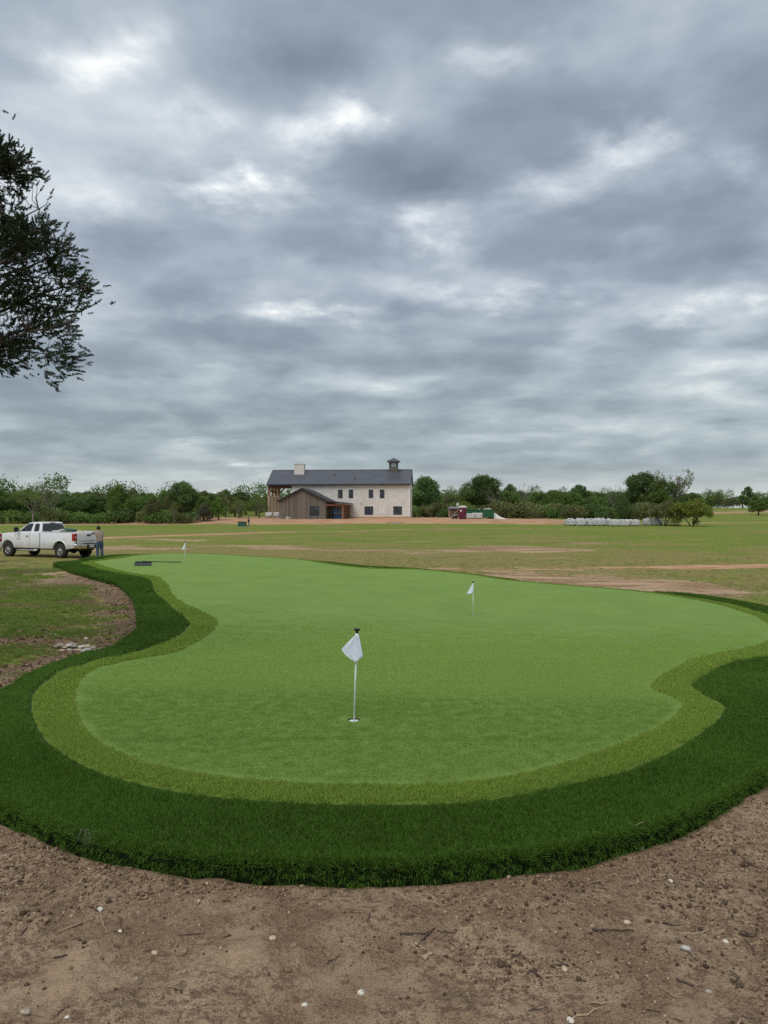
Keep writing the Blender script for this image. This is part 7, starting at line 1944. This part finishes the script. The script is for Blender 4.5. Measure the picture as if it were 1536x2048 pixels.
def build_site_rest():
    # wrapped blocks in front of the dumpster
    for (u, y, w, h, lab) in ((940, 142.0, 1.7, 0.85, 'low white wrapped pallet right beside the maroon toilet'), (954, 142.4, 1.8, 0.98, 'white wrapped pallet in front of the green dumpster')):
        x, y, z = site_point(u, y)
        o = thing('wrapped_pallet', lab, 'pallet', (x, y, z), 0.06, 'wrapped pallets by the dumpster')
        pallet_parts(o, w, 1.2); link('wrapped_load', lumpy_load(int(u), w, 1.2, h, False), o, (0, 0, 0.118))
    # heap of pale sand
    x, y, z = site_point(993, 147.0)
    rg = np.random.default_rng(6); m = MB(); V = [(0, 0, 1.2)]; n = 22; prof = [(0.5, 1.22), (1.1, 0.85), (1.8, 0.48), (2.7, 0.18), (3.8, -0.05)]
    for r, zz in [(r_ * 0.55, z_ * 0.85) for r_, z_ in prof]:
        for i in range(n):
            a = 2 * math.pi * i / n; k = 1 + 0.10 * math.sin(3 * a) + rg.normal(0, 0.04); e = 1.25 if math.cos(a) > 0 else 0.8
            V.append((r * k * math.cos(a) * e, r * k * math.sin(a), zz + rg.normal(0, 0.03)))
    F = [(0, 1 + i, 1 + (i + 1) % n) for i in range(n)] + [(1 + j * n + i, 1 + (j + 1) * n + i, 1 + (j + 1) * n + (i + 1) % n, 1 + j * n + (i + 1) % n) for j in range(len(prof) - 1) for i in range(n)]
    s = m.add(V, F).build('sand_heap', plain('pale_sand', (0.62, 0.59, 0.54), 0.95, 0, 0.12, 3, 0.4), None, True)
    tag(s, 'pale heap of sand at the right end of the dumpster', 'sand heap'); s.location = (x - 0.6, y, z)
    # small brown shed with leaning plank and a white chair on its roof
    x, y, z = site_point(908.5, 149.0)
    o = thing('small_shed', 'small brown wooden shed with grey roof left of the toilet', 'shed', (x, y, z), R(-12))
    b = MB(); b.box(-0.95, 0.95, -0.7, 0.7, 0, 1.75); b.build('wall', plank_mat('brown_planks', (0.11, 0.062, 0.040), (0.19, 0.115, 0.075)), o)
    MB().box(-1.05, -0.75, -0.78, -0.702, 0, 1.85).build('corner_board', PALLETW, o)
    r = MB(); r.add([(-1.15, -0.95, 1.72), (1.15, -0.95, 1.72), (1.05, 0.9, 2.12), (-1.05, 0.9, 2.12), (-1.15, -0.95, 1.80), (1.15, -0.95, 1.80), (1.05, 0.9, 2.20), (-1.05, 0.9, 2.20)],
                    [(3, 2, 1, 0), (4, 5, 6, 7), (0, 1, 5, 4), (1, 2, 6, 5), (2, 3, 7, 6), (3, 0, 4, 7)]); r.build('roof', plain('grey_felt', (0.16, 0.16, 0.165), 0.9), o)
    p = MB(); p.beam((-0.55, -1.9, 0.04), (1.0, -0.85, 1.65), 0.16, 0.06); pl = p.build('leaning_plank', PALLETW, None)
    tag(pl, 'pale plank leaning against the small brown shed', 'plank'); pl.location = (x, y, z); pl.rotation_euler = (0, 0, R(-12))
    c = thing('white_chair', 'white plastic chair standing on the shed roof', 'chair', in_local(o, (0.72, 0.25, 2.055)), R(30))
    MB().box(-0.22, 0.22, -0.2, 0.2, 0.36, 0.40).build('seat', WHITE, c)
    MB().box(-0.22, 0.22, 0.18, 0.22, 0.402, 0.80).build('backrest', WHITE, c)
    for a in (-0.19, 0.19):
        for b_ in (-0.17, 0.17): MB().box(a - 0.025, a + 0.025, b_ - 0.025, b_ + 0.025, -0.03, 0.36).build('leg', WHITE, c)
    # concrete mixer-like machine beside the toilet
    x, y, z = site_point(909.5, 139.5)
    o = thing('small_machine', 'small dark wheeled machine on the clay left of the toilet', 'machine', (x, y, z), 0.2)
    MB().box(-0.35, 0.35, -0.22, 0.22, 0.25, 0.60).build('engine', UNDER, o, bevel=0.04)
    MB().tube([(-0.5, 0, 0.35), (0.1, 0, 0.70), (0.55, 0, 0.78)], 0.03, 6).build('handle', METALW, o)
    for a in (-0.3, 0.3):
        for b_ in (-0.27, 0.27): MB().lathe([(0.01, -0.04), (0.15, -0.04), (0.15, 0.04), (0.01, 0.04)], 12, 'y', (a, b_, 0.15)).build('wheel', RUBBER, o)
    MB().box(-0.25, 0.2, -0.18, 0.18, 0.601, 0.72).build('cover', METALW, o, bevel=0.03)
    # green utility cabinet and its post
    x, y, z = site_point(484.5, 112.0)
    o = thing('utility_cabinet', 'low dark green utility cabinet on the field edge left of the house', 'utility cabinet', (x, y, z), 0.0)
    gm = plain('cabinet_green', (0.032, 0.095, 0.065), 0.6)
    MB().box(-0.56, 0.56, -0.4, 0.4, 0.06, 0.74).build('box', gm, o, bevel=0.02)
    MB().box(-0.60, 0.60, -0.44, 0.44, 0.741, 0.80).build('lid', gm, o, bevel=0.015)
    MB().box(-0.60, 0.60, -0.5, 0.5, -0.1, 0.058).build('pad', plain('concrete', (0.36, 0.34, 0.31), 0.9), o)
    x, y, z = site_point(497.5, 112.0)
    o = thing('meter_post', 'grey wooden post with meter boxes beside the green cabinet', 'post', (x, y, z), 0.0)
    MB().box(-0.09, 0.09, -0.06, 0.06, -0.2, 1.55).build('post', plank_mat('grey_post', (0.16, 0.14, 0.12), (0.27, 0.25, 0.22), 0.3), o)
    MB().box(-0.15, 0.15, -0.16, -0.061, 0.72, 1.05).build('meter_box', BLACKP, o, bevel=0.01)
    MB().tube([(0.0, -0.09, -0.1), (0.0, -0.09, 0.72)], 0.025, 6).build('conduit', METALW, o)
    # dark trough lying on the field edge before the house
    x, y, z = site_point(790, 124.0)
    o = thing('steel_plate', 'long dark plate lying on the grass edge before the house', 'plate', (x, y, z + 0.02), 0.03)
    MB().box(-1.25, 1.25, -0.4, 0.4, 0, 0.10).build('plate', UNDER, o, bevel=0.01)
    MB().box(-1.1, 1.2, -0.46, -0.401, -0.02, 0.06).build('edge_angle', METALW, o)
    # white wrapped loads by the porch posts
    for (u, y, w, h, lab) in ((537.5, 141.0, 1.2, 0.62, 'white wrapped load on trestles left of the porch posts'), (554.5, 141.5, 1.25, 0.68, 'white wrapped load right of the porch posts, against the wing')):
        x, y, z = site_point(u, y)
        o = thing('wrapped_load', lab, 'load', (x, y, z), 0.05, 'wrapped loads by the porch')
        t = MB()
        for a in (-w / 2 + .1, w / 2 - .1): t.beam((a, -0.3, 0), (a, 0, 0.42), 0.06); t.beam((a, 0.3, 0), (a, 0, 0.42), 0.06)
        t.box(-w / 2, w / 2, -0.35, 0.35, 0.421, 0.47); t.build('trestle', PALLETW, o)
        link('wrap', lumpy_load(int(u), w, 0.8, h), o, (0, 0, 0.472))
    # hose reel and standpipe by the wing wall
    p = hp(-23.0, -11.7)
    o = thing('hose_reel', 'small pale hose coil at the left corner of the wooden wing', 'hose', p)
    bm_ = MB()
    for k in range(4): bm_.tube([(0.22 * math.cos(a), 0.05 * k - 0.1, 0.26 + 0.22 * math.sin(a)) for a in [i * 0.4488 for i in range(15)]], 0.025, 5)
    bm_.build('coil', METALW, o); MB().beam((0, 0, 0), (0, 0, 0.5), 0.05).build('stand', UNDER, o)
    p = hp(-21.6, -11.8)
    o = thing('bucket_pair', 'pale machine and bucket on the clay before the wooden wing', 'machine', p)
    MB().lathe([(0.001, 0.0), (0.14, 0.0), (0.17, 0.36), (0.15, 0.36), (0.13, 0.03), (0.001, 0.03)], 16, 'z', (0.35, 0, 0)).build('bucket', METALW, o, True)
    MB().box(-0.3, 0.12, -0.2, 0.2, 0.0, 0.42).build('housing', METALW, o, bevel=0.06); MB().tube([(-0.3, 0, 0.42), (-0.5, 0, 0.62)], 0.03, 6).build('handle', UNDER, o)
    # blue scissor lift under the low porch
    p = hp(-12.95, -8.3)
    o = thing('scissor_lift', 'blue scissor lift parked under the low porch roof', 'scissor lift', (p[0], p[1], HZ - 0.40), HROT)
    BL = plain('blue_paint', (0.035, 0.15, 0.33), 0.5); GY = plain('grey_paint', (0.35, 0.36, 0.36), 0.5)
    MB().box(-0.75, 0.75, -0.5, 0.5, 0.22, 0.62).build('base', BL, o, bevel=0.03)
    for a in (-0.55, 0.55):
        for b_ in (-0.48, 0.48): MB().lathe([(0.01, -0.07), (0.18, -0.07), (0.18, 0.07), (0.01, 0.07)], 14, 'y', (a, b_, 0.18)).build('wheel', RUBBER, o)
    m = MB()
    for b_ in (-0.4, 0.4):
        m.beam((-0.7, b_, 0.66), (0.7, b_, 0.92), 0.08); m.beam((0.7, b_, 0.66), (-0.7, b_, 0.92), 0.08); m.beam((-0.7, b_, 0.92), (0.7, b_, 1.15), 0.08); m.beam((0.7, b_, 0.92), (-0.7, b_, 1.15), 0.08)
    m.build('scissor', BL, o)
    MB().box(-0.8, 0.8, -0.5, 0.5, 1.19, 1.30).build('platform', GY, o)
    m = MB()
    for zz in (1.8, 2.25):
        for b_ in (-0.47, 0.47): m.beam((-0.77, b_, zz), (0.77, b_, zz), 0.05)
        for a in (-0.77, 0.77): m.beam((a, -0.47, zz), (a, 0.47, zz), 0.05)
    for a in (-0.77, 0, 0.77):
        for b_ in (-0.47, 0.47): m.beam((a, b_, 1.3), (a, b_, 2.25), 0.05)
    m.build('guard_rail', BL, o)
    MB().box(-0.7, 0.2, -0.52, -0.49, 1.32, 1.75).build('side_panel', BL, o)
    # pale trailer glimpsed through the gap in the wood
    x, y, z = site_point(451, 228.0)
    o = thing('pale_trailer', 'pale blue-white trailer glimpsed through the gap left of the house', 'trailer', (x, y, z), 0.5)
    MB().box(-1.6, 1.6, -3.0, 3.0, 0.6, 3.1).build('box', plain('pale_blue_white', (0.50, 0.56, 0.62), 0.5), o, bevel=0.08)
    for b_ in (-1.2, 1.2):
        for a in (-1.5, 1.5): MB().lathe([(0.01, -0.1), (0.38, -0.1), (0.38, 0.1), (0.01, 0.1)], 14, 'x', (a, b_, 0.38)).build('wheel', RUBBER, o)
    MB().box(-1.61, -1.602, -2.2, -1.2, 1.6, 2.4).build('window', GLASS, o)
build_site_rest()

# ------------------------------------------------------------------ stones, clods and sticks on the bare soil; grass tufts
def stick(label, pts, r, mat, up=0.0, cat='stick', name='stick'):
    P = [(x, y, gz(x, y) + r * 0.7 + (pts_z if len(p_) > 2 else 0)) for p_ in pts for (x, y, pts_z) in [(p_[0], p_[1], p_[2] if len(p_) > 2 else 0)]]
    m = MB(); n = len(P)
    rg = np.random.default_rng(int(abs(P[0][0]) * 1000) + 5)
    Q = []; Rr = []
    for i in range(n - 1):
        a = Vector(P[i]); b = Vector(P[i + 1])
        for k in range(4):
            t = k / 4; Q.append(a.lerp(b, t) + Vector(rg.normal(0, r * 0.35, 3))); Rr.append(r * (1 - 0.5 * (i + t) / (n - 1)) * rg.uniform(0.85, 1.15))
    Q.append(Vector(P[-1])); Rr.append(r * 0.45)
    o = m.tube(Q, Rr, 6).build(name, mat, None, True)
    return tag(o, label, cat, 'sticks on the bare soil')

TWIG = plain('dry_twig', (0.27, 0.20, 0.125), 0.9, 0, 0.25, 30, 0.3)
TWIGD = plain('dark_twig', (0.085, 0.058, 0.042), 0.9, 0, 0.25, 30, 0.3)
TWIGP = plain('pale_bark_chip', (0.40, 0.29, 0.18), 0.85, 0, 0.2, 30, 0.3)
for spec in STICK_TABLE:
    stick(spec[0], spec[1], spec[2], {'t': TWIG, 'd': TWIGD, 'p': TWIGP}[spec[3]])
for i, (x, y, w, col, lab) in enumerate(ROCK_TABLE):
    o = link('loose_stone', pebble_mesh('loose_stone', 500 + i, ST[col], 1, 0.8, 0.6, 3, 0.2))
    o.scale = (w / 2,) * 3; o.rotation_euler = (0.2, 0.1, random.uniform(0, 6)); o.location = (x, y, gz(x, y) + w * 0.14)
    tag(o, lab, 'stone', 'single stones on the bare soil')

def build_sprig():
    """grey cedar sprig caught on the turf edge"""
    rg = np.random.default_rng(17)
    x, y = SPRIG
    z = T1(x, y) - 0.03
    o = thing('cedar_sprig', 'broken grey-green cedar sprig caught on the turf edge', 'twig', (x, y, z), 0.3)
    st = MB(); lv = MB()
    main = [Vector((-0.05, 0.06, 0.05)), Vector((0.0, 0.0, 0.035)), Vector((0.06, -0.04, 0.01)), Vector((0.13, -0.05, -0.02))]
    st.tube(main, [0.003, 0.003, 0.002, 0.001], 5)
    for k in range(46):
        t = rg.uniform(0, 2.99); a = main[int(t)].lerp(main[int(t) + 1], t % 1)
        d = Vector((rg.normal(0, 0.5), -0.5 + rg.normal(0, 0.4), -0.35 + rg.normal(0, 0.4))).normalized()
        lv.tube([a, a + d * 0.03, a + d * 0.06 + Vector((0, 0, -0.01))], [0.0016, 0.0022, 0.0006], 3, caps=False)
    st.build('stem', TWIGD, o); lv.build('needles', plain('grey_green_needles', (0.10, 0.125, 0.075), 0.8), o)
build_sprig()

def soil_points(n, seed, box, dens=None, out=0.03):
    rg = np.random.default_rng(seed)
    x = rg.uniform(box[0], box[1], n); y = box[2] + (box[3] - box[2]) * rg.uniform(0, 1, n) ** 1.25
    k = np.abs(x) < y * 0.56 + 0.35
    x, y = x[k], y[k]
    d, _ = seg_dist(x, y, ROUGH_LINE); ins = inside(x, y, ROUGH_LINE)
    k = (~ins) & (d > 0.06)
    x, y, d = x[k], y[k], d[k]
    return x, y, d, rg

def build_litter():
    peb = [pebble_mesh('grit_%d' % i, 600 + i, ST[[0, 0, 3, 1, 1, 3][i]], 1, 0.8, 0.65, 1, 0.2) for i in range(6)]
    clods = []
    CL = []
    for nm, a, b_ in (('clod_brown', (0.150, 0.098, 0.060), (0.25, 0.17, 0.108)), ('clod_tan', (0.235, 0.165, 0.104), (0.35, 0.255, 0.165)), ('clod_dark', (0.062, 0.040, 0.026), (0.11, 0.074, 0.048))):  # dark clods put the small shadows between crumbs into colour
        def bb(q, a=a, b_=b_):
            n = q.noise(world_co(q), 40, 4, 0.6)
            return principled(q, q.mix(q.smooth(n, 0.35, 0.65), a, b_), 0.95, q.bump(q.noise(world_co(q), 220, 3, 0.6), 0.6, 0.004), spec=0.1)
        CL.append(material(nm, bb))
    for i in range(6): clods.append(pebble_mesh('clod_%d' % i, 700 + i, CL[i % 3], 1, 0.85, 0.7, 2, 0.38))
    # pebbles: more along the turf edge on the left, fewer elsewhere
    x, y, d, rg = soil_points(40000, 51, (-6, 6, 2.2, 9.0))
    pat = vnoise(x, y, 0.5, 8)
    bare = np.interp(y, [0, 9], [1, 0.6])
    keep = rg.uniform(size=len(x)) < (0.07 + 0.85 * np.exp(-d / 0.32) * (0.20 + 0.80 * (x < -0.6)) + 0.32 * (pat > 0.64))
    keep &= ~((x < -3.6) & (y > 7.2))
    x, y = x[keep], y[keep]
    s = np.exp(rg.normal(math.log(0.0036), 0.45, len(x))); s = np.clip(s, 0.0018, 0.013)
    z = ground_z(x, y) + s * 0.25
    scatter('gravel', np.c_[x, y, z], rg.uniform(0, 6.28, (len(x), 3)), s, peb, label='loose pale gravel scattered over the bare soil', category='gravel')
    x, y, d, rg = soil_points(300000, 52, (-6, 6, 2.2, 9.0))
    pat = fbm(x, y, 0.55, 3, 61)
    keep = rg.uniform(size=len(x)) < np.clip(0.24 + 3.0 * pat + 0.35 * np.exp(-d / 0.3), 0.04, 1)
    keep &= ~((x < -3.6) & (y > 7.4))
    x, y = x[keep], y[keep]
    s = np.clip(np.exp(rg.normal(math.log(0.0042), 0.48, len(x))), 0.0022, 0.015)
    z = ground_z(x, y) + s * 0.22
    scatter('soil_clods', np.c_[x, y, z], np.c_[rg.normal(0, .4, len(x)), rg.normal(0, .4, len(x)), rg.uniform(0, 6.28, len(x))], s, clods, label='crumbly brown clods over the bare soil', category='soil')
    # lumps of soil and stubble on the left bank
    rg = np.random.default_rng(58); n = 60000
    x = rg.uniform(-9, -2.4, n); y = rg.uniform(7, 23, n)
    d, _ = seg_dist(x, y, ROUGH_LINE); k = (~inside(x, y, ROUGH_LINE)) & (d > 0.05) & (np.abs(x) < y * 0.56 + 0.3); x, y, d = x[k], y[k], d[k]
    k = rg.uniform(size=len(x)) < np.clip(0.75 * np.exp(-d / 0.7) + 0.12 + 1.2 * fbm(x, y, 0.8, 3, 63), 0, 1); x, y = x[k], y[k]
    s = np.clip(np.exp(rg.normal(math.log(0.011), 0.5, len(x))), 0.005, 0.05)
    scatter('bank_clods', np.c_[x, y, ground_z(x, y) + s * 0.1], np.c_[rg.normal(0, .4, len(x)), rg.normal(0, .4, len(x)), rg.uniform(0, 6.28, len(x))], s, clods, label='dark soil lumps along the left bank of the green', category='soil')
    # straw and twig bits
    bits = []
    for i in range(5):
        rg2 = np.random.default_rng(800 + i); m = MB()
        P = [Vector((-0.5 + k * 0.25, rg2.normal(0, 0.05), 0.03 + abs(rg2.normal(0, 0.04)))) for k in range(5)]
        m.tube(P, [0.028, 0.034, 0.030, 0.025, 0.012], 4); bits.append(m.mesh('chip_%d' % i, [TWIG, TWIGD, TWIGP, TWIGD, TWIG][i], True))
    x, y, d, rg = soil_points(9000, 53, (-6, 6, 2.2, 9.0))
    k = rg.uniform(size=len(x)) < np.clip(0.22 + 1.6 * fbm(x, y, 0.7, 2, 71), 0.05, 1); x, y = x[k], y[k]
    s = np.clip(np.exp(rg.normal(math.log(0.045), 0.5, len(x))), 0.015, 0.14)
    scatter('twig_litter', np.c_[x, y, ground_z(x, y) + 0.002], np.c_[rg.normal(0, .1, len(x)), rg.normal(0, .08, len(x)), rg.uniform(0, 6.28, len(x))], np.c_[s, s * 0.9, s * 0.9], bits,
            label='small broken twigs and straw lying on the soil', category='litter')

    # ---- grass beside and behind the green
    def gm(name, a, b_, c_):
        return blade_mat(name, a, b_, c_)
    g1 = gm('field_grass', (0.115, 0.185, 0.026), (0.240, 0.330, 0.068), (0.38, 0.36, 0.14))
    g2 = gm('dry_field_grass', (0.17, 0.14, 0.065), (0.27, 0.23, 0.115), (0.38, 0.33, 0.19))
    tufts_g = [blade_patch('tuft_%d' % i, 0.16, 46, 0.075, 0.006, 0.65, g1, 900 + i) for i in range(4)]
    tufts_d = [blade_patch('dry_tuft_%d' % i, 0.16, 34, 0.060, 0.005, 0.85, g2, 920 + i) for i in range(3)]
    X, Y, Z, bare_g, ins_g, dist_g = GRID
    xs, ys = X[0], Y[:, 0]
    def bare_at(x, y):
        i = np.clip(np.searchsorted(xs, x), 0, len(xs) - 1); j = np.clip(np.searchsorted(ys, y), 0, len(ys) - 1)
        return bare_g[j, i]
    rg = np.random.default_rng(77)
    n = 60000; x = rg.uniform(-16, -2.6, n); y = 6.5 + 20 * rg.uniform(0, 1, n)
    d, _ = seg_dist(x, y, ROUGH_LINE); k = (~inside(x, y, ROUGH_LINE)) & (d > 0.12) & (np.abs(x) < y * 0.56 + 0.4)
    x, y = x[k], y[k]
    bb = bare_at(x, y) + 1.1 * fbm(x, y, 0.9, 3, 91)
    lush = fbm(x, y, 1.3, 3, 95)
    k = rg.uniform(size=len(x)) < np.clip(0.95 - 1.5 * bb, 0, 1)
    x, y, lush = x[k], y[k], lush[k]
    isg = lush + rg.normal(0, 0.08, len(x)) > -0.08
    for nm, sel, pr, lab in (('weedy_grass', isg, tufts_g, 'patchy green weedy grass on the ground left of the green'), ('dry_grass', ~isg, tufts_d, 'dry straw-coloured grass left of the green')):
        xx, yy = x[sel], y[sel]; ll = lush[sel]
        s = rg.uniform(0.45, 0.85, len(xx)) * (1 + 0.9 * np.clip(ll, 0, 1)) * np.interp(yy, [6, 26], [0.85, 1.15])
        scatter(nm, np.c_[xx, yy, ground_z(xx, yy) - 0.004], np.c_[rg.normal(0, .12, len(xx)), rg.normal(0, .12, len(xx)), rg.uniform(0, 6.28, len(xx))], s, pr, label=lab, category='grass')
    # field behind: sparse coarse tufts to break the surface
    n = 30000; y = 18 + 60 * rg.uniform(0, 1, n) ** 1.1; x = rg.uniform(-0.56, 0.56, n) * y
    d, _ = seg_dist(x, y, ROUGH_LINE); k = (~inside(x, y, ROUGH_LINE)) & (d > 0.25)
    x, y = x[k], y[k]
    k = rg.uniform(size=len(x)) < np.clip(0.8 - 1.6 * (bare_at(x, y) + fbm(x, y, 1.5, 2, 99)), 0, 1) * (1 - sstep(y, 22, 46)) * 0.5; x, y = x[k], y[k]
    s = rg.uniform(0.7, 1.5, len(x)) * np.interp(y, [18, 60], [0.9, 1.5])
    scatter('field_grass', np.c_[x, y, ground_z(x, y) - 0.004], np.c_[rg.normal(0, .12, len(x)), rg.normal(0, .12, len(x)), rg.uniform(0, 6.28, len(x))], np.c_[s * 1.3, s * 1.3, s * 0.45], [tufts_g[0], tufts_g[1], tufts_d[0], tufts_d[1]],
            label='short dry field grass behind the green', category='grass')

build_litter()
